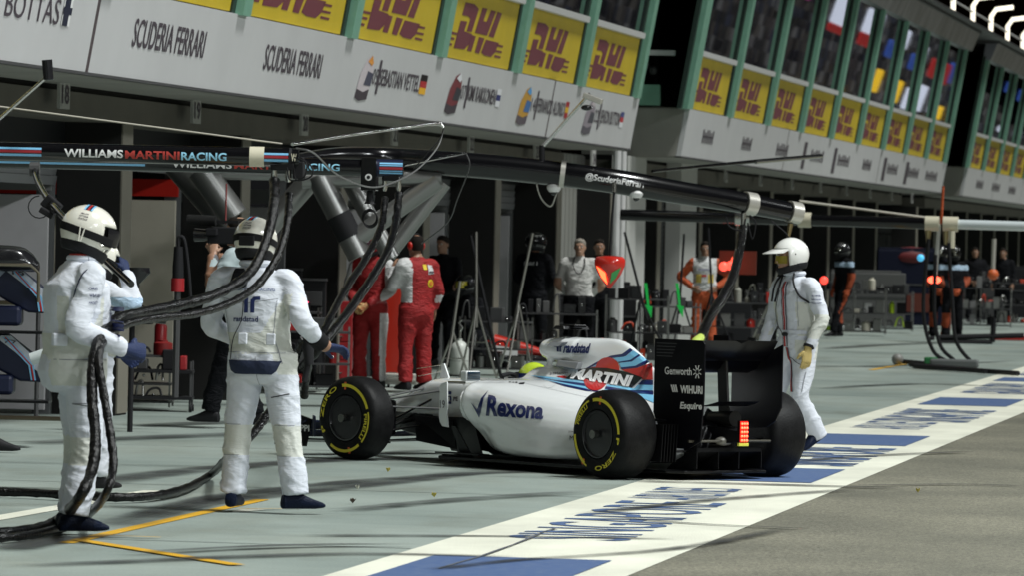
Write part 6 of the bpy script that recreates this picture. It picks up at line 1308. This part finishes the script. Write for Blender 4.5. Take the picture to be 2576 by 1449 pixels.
# crouching mechanic with yellow goggles
sq = dict(hipL=(-.12,0,.40), kneeL=(-.2,.32,.52), ankL=(-.18,.12,.12), hipR=(.12,0,.40), kneeR=(.2,.32,.52), ankR=(.18,.12,.12), shL=(-.2,.16,.88), elL=(-.27,.3,.66), wrL=(-.12,.45,.60), shR=(.2,.16,.88), elR=(.27,.3,.66), wrR=(.12,.45,.60), neck=(0,.18,.95), head=(0,.24,1.05))
SQT = [(0,-.02,.28,.10,.10),(0,-.02,.34,.17,.14),(0,0,.45,.18,.14),(0,.07,.6,.18,.14),(0,.13,.75,.19,.14),(0,.16,.86,.20,.13),(0,.18,.92,.14,.1),(0,.19,.97,.08,.07)]
def squat(label, px, py, rz, ms, hm):
    J = std(sq); p, b = person(label, G(px, py), R(VR+rz), J, lambda c: 0, ms, 1, 1.1, .022, SQT)
    for s in 'LR': shoe(J['ank'+s], (0, 1), BLACKM, p)
    helmet(p, (0, .27, 1.15), (0, 1, .0), hm, 0, True, goggles=mat('goggles_yellow', (.6,.5,.05), .15, coat=.5)); return p
squat('crouching mechanic in black with yellow goggles on his helmet beside the tripods', 1190, 932, 150, [CLOTHK], MATS['helmet_black'])
# far mechanics
def f_bo(c): return 1 if (abs(c.x) > .2 and c.z < 1.25) or (.3 < c.z < .55 and c.x > 0) else (2 if c.z > 1.36 and c.z < 1.46 else 0)
for px, py, rz, lab, Jd in ((2118, 852, 120, 'mechanic in black and orange overalls with helmet stepping right behind the walking crew member', dict(ankL=(-.12,.3,.12), kneeL=(-.12,.2,.5))), (2052, 800, 160, 'mechanic with amber visor half hidden behind the white open face helmet', {}),
    (2362, 862, 170, 'left of the two distant mechanics in black and orange by the far hoses', front_clasp), (2392, 864, 190, 'right of the two distant mechanics in black and orange by the far hoses', front_clasp)):
    p, b, J = bgperson(lab, px, py, rz, Jd, f_bo, [CLOTHK, mat('orange_dull', (.30,.05,.012), .8), mat('pale_blue_cloth', (.42,.56,.72), .8)], 1.0, 1.1, headless=True, hands=ORC, vox=.03); helmet(p, (0, .04, 1.69), (0, 1, 0), MATS['helmet_black'], 0, True, goggles=MATS['goggles_silver'])
for i, px in enumerate((2448, 2520)): dark(['distant man in dark clothes, first right of the far hoses', 'distant man in dark clothes, second right of the far hoses', 'distant man in dark clothes under the hanging orange lamp', 'distant man in dark clothes nearest the right edge'][i], px, 815, 180-20*i, std() if i % 2 else front_clasp, vox=.035)
sh_ = shoe(G(-10, 1140)+Vector((0,0,.10)), (.95, .3), BLACKM, None); tag(sh_, 'black shoe of a person cut off by the left edge', 'shoe')

# ================================================================= equipment near the garages
def tripod(label, px, py, h, top=None, lean=0, m=CHROME, spread=.28):
    t = thing('tripod_stand', label, 'stand', G(px, py), 0, 'lighting and gantry tripods')
    MB().tube([(0,0,.35*h),(lean,0,h)], .018, 8).build('mast', m, t)
    for k in range(3): a = .4+2*math.pi*k/3; MB().tube([(lean*.3,0,.5*h),(spread*math.cos(a),spread*math.sin(a),.0)], .014, 8).build('leg', m, t)
    MB().tube([(spread*.5*math.cos(.4),spread*.5*math.sin(.4),.25*h),(spread*.5*math.cos(2.5),spread*.5*math.sin(2.5),.25*h)], .009, 6).build('brace', m, t)
    return t
STD = mat('stand_grey', (.35,.34,.31), .3, .8)
tripod('tall grey tripod stand in front of the dark pillar, left of the black helmeted mechanic', 1195, 955, 1.85, lean=-.03, m=STD); tripod('tall bright tripod stand leaning right beside the black helmeted mechanic', 1288, 950, 1.85, lean=.22, m=STD); tripod('low grey tripod stand beside the white gas bottle', 1130, 968, 1.25, lean=.1, m=STD)
tripod('black tripod stand right of the red signal', 1625, 925, 1.9, lean=-.35, m=BLACKM, spread=.4); tripod('black tripod stand left of the orange marshal', 1705, 900, 1.9, lean=.05, m=BLACKM, spread=.35); tripod('black tripod stand in front of the orange marshal', 1790, 905, 2.0, lean=-.1, m=BLACKM, spread=.4); tripod('slanting dark stand behind the boom hose', 1925, 880, 1.7, lean=.25, m=STD, spread=.4)
MB().tube([G(1260, 950), G(1260, 950)+Vector((-.45, .1, 1.8))], .02, 8).build('boom_pole', BLACKM, None); o = bpy.data.objects['boom_pole']; tag(o, 'black pole leaning against the dark pillar between two tripod stands', 'pole')
for px, lab in ((1633, 'green arrow shaped light strip beside the white column'), (1712, 'green arrow shaped light strip left of the orange marshal')):
    mb = MB(); p = ZD(px, 760, 78); mb.poly([p+Vector(q) for q in ((-.08,0,.26),(-.04,0,.26),(.0,0,-.06),(.04,0,-.06),(.03,0,-.22),(-.06,0,-.04),(-.03,0,-.05))], (0,.02,0)); tag(mb.build('arrow_light', mat('arrow_green', (.01,.42,.06), .4, emit=(.02,.9,.15), es=.12)), lab, 'light', 'green arrow lights')
# gas bottle
gb = thing('gas_bottle', 'white gas bottle with brass valve standing in front of the red car nose', 'gas bottle', G(1154, 948)); MB().lathe([(.001,0),(.11,0),(.12,.02),(.12,.34),(.105,.40),(.06,.44),(.03,.455),(.03,.48),(.001,.48)], n=28).build('cylinder', mat('bottle_white', (.60,.62,.58), .4), gb, smooth=True)
MB().lathe([(.13,.0),(.13,.02),(.121,.02),(.121,.0)], n=24).build('base_ring', BLACKM, gb); MB().tube([(0,0,.47),(0,0,.60)], .018, 10).build('valve', CHROME, gb); MB().tube([(0,0,.56),(.03,-.01,.62),(-.02,0,.68),(.02,0,.72)], .014, 8).build('regulator', CHROME, gb); MB().lathe([(.122,.2),(.1225,.2),(.1225,.203),(.122,.203)], n=24).build('weld_line', DGREY, gb)
text_on('Z', TXD, gb, lambda u, v: Vector((.118*math.sin(.75+.5*u), -.121*math.cos(.75+.5*u), .28+.06*v)), 'lettering')
# red racing car nose in the garage
rc = thing('racing_car', 'red racing car parked in a garage with its nose pointing right behind the gas bottle', 'racing car', G(1150, 925)+Vector((0, 0, .08)), R(VR-8))
MR_ = mat('car_red', (.50,.025,.015), .25, coat=.8)
lofts([(-1.2, [(.1,.1),(.35,.12),(.38,.35),(.2,.5)]), (-.4, [(.1,.12),(.28,.15),(.3,.35),(.2,.50)]), (.2, [(.1,.15),(.2,.18),(.22,.32),(.14,.44)]), (.8, [(.06,.12),(.13,.14),(.14,.22),(.08,.30)]), (1.25, [(.03,.10),(.07,.11),(.07,.15),(.03,.17)])]).build('bodywork', MR_, rc, smooth=True)
lofts([(-1.2, [(.03,.4),(.12,.45),(.08,.62)]), (-.8, [(.03,.4),(.1,.45),(.06,.60)]), (-.5, [(.02,.4),(.05,.42),(.03,.48)])]).build('roll_hoop', MR_, rc, smooth=True)
MB().poly([(.3,-.235,.12),(.85,-.20,.10),(.85,-.20,.2),(.3,-.235,.26)], (0,-.006,0)).build('print_panel', TXW, rc); text_on('Santander', TXW, rc, lambda u, v: Vector((-.35+.6*u, -.305+.08*u, .34-.12*u+.06*v)), 'lettering', .02); MB().box((.0,-.24,.36),(.25,-.2,.42)).build('yellow_print', YEL, rc)
for x in (-.9, .7): MB().lathe([(.001,0),(.18,0),(.27,.0),(.3,.05),(.3,.2),(.001,.2)], (x, -.75 if x < 0 else -.72, .24), (0,1,0), 28).build('tyre', TYRE, rc, smooth=True) if x < 0 else None
MB().poly([(1.0,-.5,.05),(1.3,-.5,.05),(1.3,.5,.05),(1.0,.5,.05)], (0,0,.03)).build('front_wing', BLACKM, rc); MB().tube([(.3,-.2,.35),(.6,-.5,.25)], .012, 6).build('mirror_stalk', MR_, rc)
# red cabinets and trolleys
def cabinet(label, px, py, w_, d_, h, m, rz=0, drawers=4, grp='red tool cabinets'):
    t = thing('tool_cabinet', label, 'cabinet', G(px, py), R(VR+rz), grp); MB().box((-w_/2,-d_/2,.08),(w_/2,d_/2,h)).build('carcass', m, t, bevel=.01)
    for k in range(drawers): z0 = .12+(h-.16)*k/drawers; f = MB().box((-w_/2+.03,-d_/2-.012,z0),(w_/2-.03,-d_/2,z0+(h-.16)/drawers-.015)).build('drawer', m, t, bevel=.004); MB().box((-w_/4,-d_/2-.03,z0+.05),(w_/4,-d_/2-.013,z0+.062)).build('drawer_handle', CHROME, f)
    for sx in (-1, 1): MB().lathe([(.001,0),(.04,0),(.04,.03),(.001,.03)], (sx*(w_/2-.06), -d_/2+.05, .04), (1,0,0), 12).build('castor', BLACKM, t)
    return t
cabinet('tall dark red cabinet behind the cameraman, left one', 492, 1000, .42, .5, 1.15, MRED, 10); cabinet('red cabinet with dark top left of the red helmeted mechanic', 838, 975, .42, .5, 1.0, MRED); cabinet('bright red upright cabinet panel between the two red team members', 985, 975, .22, .5, 1.45, mat('panel_red', (.42,.02,.008), .3, coat=.4), 0, 1); cabinet('low white topped cabinet by the feet of the red team members', 1000, 985, .5, .4, .2, mat('box_white', (.55,.55,.5), .4), 0, 1)
mb = MB(); t = thing('work_trolley', 'black two shelf trolley loaded with dark parts at the foot of the cream screen', 'trolley', G(395, 1035), R(VR))
for z in (.12, .38): MB().box((-.55,-.2,z),(.35,.2,z+.03)).build('shelf', BLACKM, t)
for x in (-.53, .33): 
    for y in (-.18, .18): MB().tube([(x,y,.0),(x,y,.5)], .012, 6).build('upright', DGREY, t); MB().lathe([(.001,0),(.035,0),(.035,.02),(.001,.02)], (x,y,.035), (1,0,0), 10).build('castor', BLACKM, t)
for i, (x, w_, h, m) in enumerate(((-.4,.12,.16,BLACKM),(-.2,.1,.1,DGREY),(.05,.14,.2,BLACKM),(.22,.06,.14,MRED))): MB().box((x,-.14,.41),(x+w_,.1,.41+h)).build('parts_bin', m, t, bevel=.01)
for i, (px, py, h, m, lab) in enumerate(((600,985,1.2,BLACKM,'tall black tyre blanket rack between the cameraman and the man seen from behind'), (760,985,1.25,BLACKM,'dark monitor rack right of the man seen from behind'), (700,975,1.35,BLACKM,'dark equipment rack behind the man seen from behind'))):
    t = thing('equipment_rack', lab, 'rack', G(px, py), R(VR)); MB().box((-.24,-.02,.05),(.24,.3,h)).build('cabinet_shell', m, t, bevel=.01)
    for k in range(4): MB().box((-.2,-.035,.15+k*h/4.6),(.2,-.02,.15+k*h/4.6+.16)).build('panel', DGREY if k % 2 else BLACK, t, bevel=.005)
    MB().box((-.25,-.05,h),(.25,.31,h+.025)).build('top_rail', DGREY, t)
    for x in (-.1, .04): MB().ball((x,-.04,h*.8), .012, 8).build('status_lamp', mat('lamp_pink', (.8,.05,.1), .4, emit=(1,.05,.15), es=3) if i == 1 else STD, t)
# dark equipment in further garages
for i, (px, py, w_, h) in enumerate(((1395,900,.5,.9),(1500,900,.5,1.0),(1560,900,.45,1.1),(1830,868,.8,.75),(1900,862,.6,.5),(2010,850,.8,.8),(2180,828,1.6,1.2),(2290,826,1.5,1.7),(2450,812,1.6,1.1),(2530,806,1.6,1.3))):
    t = thing('equipment_case', ['black equipment case left of the white shirted man','black equipment case right of the white shirted man','black equipment case under the red signal','dark tyre trolley beside the orange marshal','low dark crate right of the marshal','dark crate stack behind the boom hose','grey workbench behind the far mechanics','dark blue tall cabinet with orange print far away','dark bench under the far white beam','dark far cabinet at the right edge'][i], 'case', G(px, py), R(VR)); mm = [BLACKM,BLACKM,BLACKM,BLACKM,DGREY,BLACKM,mat('bench_grey', (.08,.08,.078), .6),mat('cabinet_navy', (.004,.006,.02), .6, spec=.2),DGREY,BLACKM][i]
    MB().box((-w_/2,0,.06),(w_/2,.5,h)).build('case_body', mm, t, bevel=.02); MB().box((-w_/2-.01,-.012,h*.55),(w_/2+.01,0,h*.55+.03)).build('case_band', DGREY, t); MB().box((-w_/2+.02,.02,h),(w_/2-.1,.45,h+.05)).build('case_lid', mm, t, bevel=.01)
    if i == 7: MB().box((-.1,-.02,.35),(.5,-.001,.75)).build('orange_print', mat('print_orange', (.10,.015,.006), .6), t); MB().ball((0,.2,1.55), .5, 16, (1.1,.5,.45)).build('red_cover', mat('cover_red', (.12,.008,.01), .6), t, smooth=True)
for i, (px, py, Z, c) in enumerate(((1838,668,84,(1,.08,.05)),(1820,670,84,(1,.08,.05)),(2072,705,100,(1,.06,.04)),(2315,648,110,(.1,.6,1)),(1850,655,84,(1,.1,.05)))):
    o = MB().ball((0,0,0), .07, 10).build('signal_lamp', mat('lamp_%d' % i, c, .4, emit=c, es=1.8 if c[0] == 1 else .5), smooth=True); o.location = ZD(px, py, Z); tag(o, ['glowing red lamp on the orange board right of the marshal, centre one','glowing red lamp on the orange board, left one','glowing red lamp beside the shoulder of the walking crew member','small cyan lamp near the far garage pillar','glowing red lamp on the orange board, right one'][i], 'lamp')
ob = MB().box((-.25,0,0),(.3,.05,.35)).build('orange_board', mat('board_orange', (.16,.025,.01), .5)); ob.location = ZD(1850, 690, 84.3); tag(ob, 'dull orange board carrying red lamps right of the marshal', 'board')
# fan and other glinting stand left
sd_ = thing('jack_stand', 'glossy black rear jack stand with a saddle top right of the left helmeted man', 'jack', ZD(335, 690, 50)); sd_.scale = (1.37,)*3
MB().loft([[Vector((.075*k*math.cos(a)+dx, .05*k*math.sin(a), z)) for a in [2*math.pi*i/14 for i in range(14)]] for k, z, dx in ((.9,.02,0),(1.15,.045,.02),(1.1,.01,.03),(.6,-.06,0),(.5,-.10,0))]).build('saddle', BLACK, sd_, smooth=True)
MB().tube([(0,0,-.1),(.02,0,-.2),(.12,0,-.28),(.22,0,-.30)], [.03,.035,.03,.02], 10).build('arm', BLACK, sd_, smooth=True); MB().obox((-.05,0,-.26), .09, .06, .07).build('block', BLACK, sd_, bevel=.01); MB().obox((.08,0,-.27), .05, .05, .05).build('block', BLACKM, sd_, bevel=.01); MB().tube([(0,0,-.3),(0,0,-1.02)], .018, 10).build('column', BLACKM, sd_)
for x in (-.09, .02): MB().ball((x, -.05, -.2), .014, 8).build('bolt', CHROME, sd_, smooth=True)
gn = thing('wheel_gun', 'black air gun with red rings standing upright in front of the cream screen', 'tool', ZD(447, 700, 50)); MB().tube([(0,0,.0),(0,0,.1),(0,0,.28)], [.05,.05,.04], 14).build('gun_body', BLACKM, gn, smooth=True); MB().tube([(0,0,-.12),(0,0,0)], .06, 14).build('red_ring', MRED, gn, smooth=True); MB().tube(catmull([(0,0,.28),(.0,0,.36),(.05,0,.34),(.09,0,.1),(.12,0,-.2)], 5), .016, 8).build('air_line', BLACKM, gn, smooth=True); MB().tube([(0,0,-.12),(0,0,-1.05)], .03, 8).build('post', DGREY, gn)
# spare noses on the rack at the left
def nose_rack():
    t = thing('nose_rack', 'two tier wheeled rack of tubes at the left edge carrying spare noses', 'rack', G(60, 1085), R(VR)); 
    for z in (.12, .62, 1.12): MB().tube([(-.7,-.2,z),(.55 if z < .2 else .1,-.2,z)], .02, 8).build('rail', mat('rack_bronze', (.12,.10,.07), .3, .8), t)
    for x in (-.5, .1): MB().tube([(x,.05,.1),(x,.05,1.2)], .02, 8).build('upright', DGREY, t)
    for x in (.5,): MB().lathe([(.001,0),(.03,0),(.03,.02),(.001,.02)], (x,-.2,.03), (0,1,0), 12).build('castor', STD, t)
    return t
nose_rack()
def nose(label, px, py, Z, num):
    t = thing('spare_nose', label, 'car nose', ZD(px, py, Z), R(VR), 'spare noses on the rack'); m = mat('nose_pale', (.50,.53,.60), .3, coat=.6)
    MB().poly([(-.5,0,.26),(-.02,0,.27),(.18,0,.12),(.36,0,-.06),(.36,0,-.12),(.1,0,-.11),(-.08,0,-.02),(-.28,0,.10),(-.5,0,.12)], (0,.3,0)).build('shell', NAVY, t, bevel=.02)
    MB().poly([(-.12,-.012,.255),(.02,-.012,.258),(.21,-.012,.09),(.36,-.012,-.05),(.36,-.012,-.10),(.20,-.012,.0),(.05,-.012,.13)], (0,.01,0)).build('white_flank', m, t)
    MB().poly([(-.40,-.014,.10),(-.12,-.014,.255),(-.06,-.014,.255),(-.15,-.014,.16),(-.27,-.014,.08)], (0,.01,0)).build('pale_flank', mat('nose_blue_grey', (.28,.32,.42), .3, coat=.6), t)
    for a, m_ in ((0, LBLUE), (.018, RED), (.03, LBLUE)): MB().poly([(-.05+a,-.016,.245),(-.038+a,-.016,.245),(.18+a,-.016,.02),(.20+a,-.016,-.10),(.188+a,-.016,-.10),(.165+a,-.016,.02)], (0,.004,0)).build('stripe', m_, t)
    text_on(num, TXD, t, lambda u, v: Vector((-.035+.10*u, -.016, .20-.02*u+.035*v)), 'lettering', .01)
    MB().box((-.6,-.12,-.22),(.05,.2,-.06)).build('wing_box', NAVY, t, bevel=.03); text_on('LEMPPI', TXW, t, lambda u, v: Vector((-.42+.24*u, -.126, -.19+.055*v)), 'lettering', .03); MB().box((-.4,-.2,-.28),(.35,.15,-.26)).build('wing_floor', CARK, t)
    return t
nose('upper spare nose in navy and pale blue, marked 19, at the left edge', 40, 752, 46, '19'); nose('lower spare nose in navy and pale blue, marked 77, at the left edge', 20, 925, 46, '77')
en = thing('engine_cover', 'rounded black bodywork piece stored above the upper spare nose at the left edge', 'bodywork', ZD(20, 665, 46), R(VR)); lofts([(-.4, [(.1,-.05),(.2,0),(.18,.12),(.06,.15)]), (.05, [(.1,-.05),(.2,0),(.18,.12),(.06,.15)]), (.18, [(.1,-.05),(.18,0),(.14,.07),(.06,.10)]), (.25, [(.05,-.05),(.1,-.03),(.1,.0),(.04,.02)])]).build('shell', BLACK, en, smooth=True); MB().tube([(-.45,-.2,-.0),(.2,-.2,.0),(.26,-.15,-.06),(.26,-.1,-.3)], .014, 8).build('trim_tube', mat('trim_bronze', (.30,.26,.2), .3, .9), en)
wp = MB().tube([ZD(78, 905, 44), ZD(112, 893, 44)], .05, 14).build('roll_of_cloth', mat('roll_pale', (.5,.55,.55), .6), smooth=True); tag(wp, 'pale roll lying behind the back of the left helmeted man', 'roll')
ex = thing('fire_extinguisher', 'small red fire extinguisher on the floor by the cream screen', 'extinguisher', G(400, 1020)); MB().lathe([(.001,0),(.06,0),(.065,.02),(.065,.3),(.03,.36),(.001,.37)], (0,0,.5), n=16).build('cylinder', MRED, ex, smooth=True); MB().box((-.03,-.02,.87),(.05,.02,.91)).build('valve', BLACKM, ex)

# dense dark working gear inside and before the garages
def clutter(label, px, py, w_, h, seed, accents=()):
    rg = random.Random(seed); t = thing('tool_trolley', label, 'trolley', G(px, py), R(VR+rg.uniform(-8, 8)), 'working trolleys before the garages')
    ms = [BLACKM, DEEP, DGREY, BLACK, mat('gear_steel', (.25,.25,.24), .3, .9)]+[mat('accent_%d_%d_%d' % a, s2l(a), .5) for a in accents]
    for z in (.1, h*.5, h): MB().box((-w_/2,-.25,z-.02),(w_/2,.25,z)).build('shelf', ms[2], t)
    for x in (-w_/2, w_/2-.02):
        for y in (-.25, .23): MB().box((x,y,.04),(x+.02,y+.02,h+.05)).build('upright', ms[4], t)
    for z in (.1, h*.5, h):
        x = -w_/2+.03
        while x < w_/2-.12:
            a = rg.uniform(.06, .2); b = rg.uniform(.06, .26); m = rg.choice(ms); k = rg.random()
            if k < .4: MB().box((x,-.2,z),(x+a,.05,z+b)).build('parts_bin', m, t, bevel=.008)
            elif k < .7: MB().lathe([(.001,0),(a/2,0),(a/2,b*.8),(a/4,b*.9),(a/4,b),(.001,b)], (x+a/2,-.12,z), n=14).build('canister', m, t, smooth=True)
            else: MB().tube(catmull([(x,-.22,z+.03),(x+a*.3,-.22,z+b*.9),(x+a*.8,-.2,z+b),(x+a,-.22,z+.03)], 5), .012, 8).build('cable_loop', m, t, smooth=True)
            if rg.random() < .35: MB().ball((x+a/2,-.23,z+b*.5), .014, 8).build('knob', CHROME, t, smooth=True)
            x += a+rg.uniform(.01, .06)
for i, (px, py, w_, h, lab, ac) in enumerate(((330,1032,.8,.55,'low trolley of dark parts beside the jack stand column',((120,20,20),)),(690,985,1.0,.9,'trolley of dark gear behind the head of the second crew member',((150,30,30),)),
   (775,992,.9,.7,'trolley with red topped canisters left of the red cabinet',((170,30,30),)),(1245,945,.9,.7,'black gear trolley between the tripods right of the gas bottle',((60,60,60),)),(1400,925,1.1,.75,'dark trolley behind the camera pod of the white car',((90,90,90),)),(1600,920,.9,.95,'trolley of dark gear beneath the red pit signal',((200,60,20),)),(1680,905,.9,.8,'trolley left of the orange marshal legs',((170,60,20),)),
   (1880,885,1.2,.8,'loaded trolley right of the orange marshal',((180,40,30),(150,150,140))),(1960,870,1.2,.9,'loaded trolley left of the walking crew member',((90,90,80),)),(2150,845,1.2,.9,'trolley with pale packages right of the walking crew member',((190,185,170),(160,200,40))),(2220,838,1.2,.8,'trolley with yellow green item near the grey workbench',((170,200,30),(150,150,150))),(2450,828,1.6,.9,'far low trolley left of the orange hanging lamp',((120,120,120),)),(2545,822,1.6,1.0,'far loaded trolley at the right edge',((200,60,30),)))):
    clutter(lab, px, py, w_, h, 40+i, ac)
for i, (px, py, lab) in enumerate(((2160,833,'crumpled white package lying on the concrete near the far mechanics'),(2540,858,'red and white wheel gun lying on the far concrete at the right edge'))):
    t = thing('ground_item', lab, 'item', G(px, py)); MB().obox((0,0,.05), .35, .12, .04, Matrix.Rotation(.2, 3, 'Z')).build('body', TXW if i == 0 else RED, t, bevel=.02); MB().obox((.3,.05,.07), .12, .08, .05).build('end_piece', WHC if i == 0 else TXW, t, bevel=.02)
import math, numpy as np
F=14305.6; W2=1287.5; H2=724.5
yaw=math.radians(8.79); pitch=-math.atan(130/F); roll=math.atan(.0225)
def Rz(a): c,s=math.cos(a),math.sin(a); return np.array([[c,-s,0],[s,c,0],[0,0,1]])
def Rx(a): c,s=math.cos(a),math.sin(a); return np.array([[1,0,0],[0,c,-s],[0,s,c]])
M=Rz(yaw)@Rx(math.pi/2+pitch)@Rz(roll); C=np.array([0,0,1.8])
def proj(p):
    q=M.T@(np.array(p,float)-C); return (W2+F*q[0]/-q[2], H2-F*q[1]/-q[2], -q[2])
def ray(x,y): return M@np.array([(x-W2)/F,-(y-H2)/F,-1.0])
def G(x,y,z=0): d=ray(x,y); t=(z-1.8)/d[2]; return C+t*d
def XP(x,y,D): d=ray(x,y); t=(-D)/d[0]; return C+t*d
def ZD(x,y,Z): return C+Z*ray(x,y)
def YP(x,y,Y): d=ray(x,y); return C+Y/d[1]*d
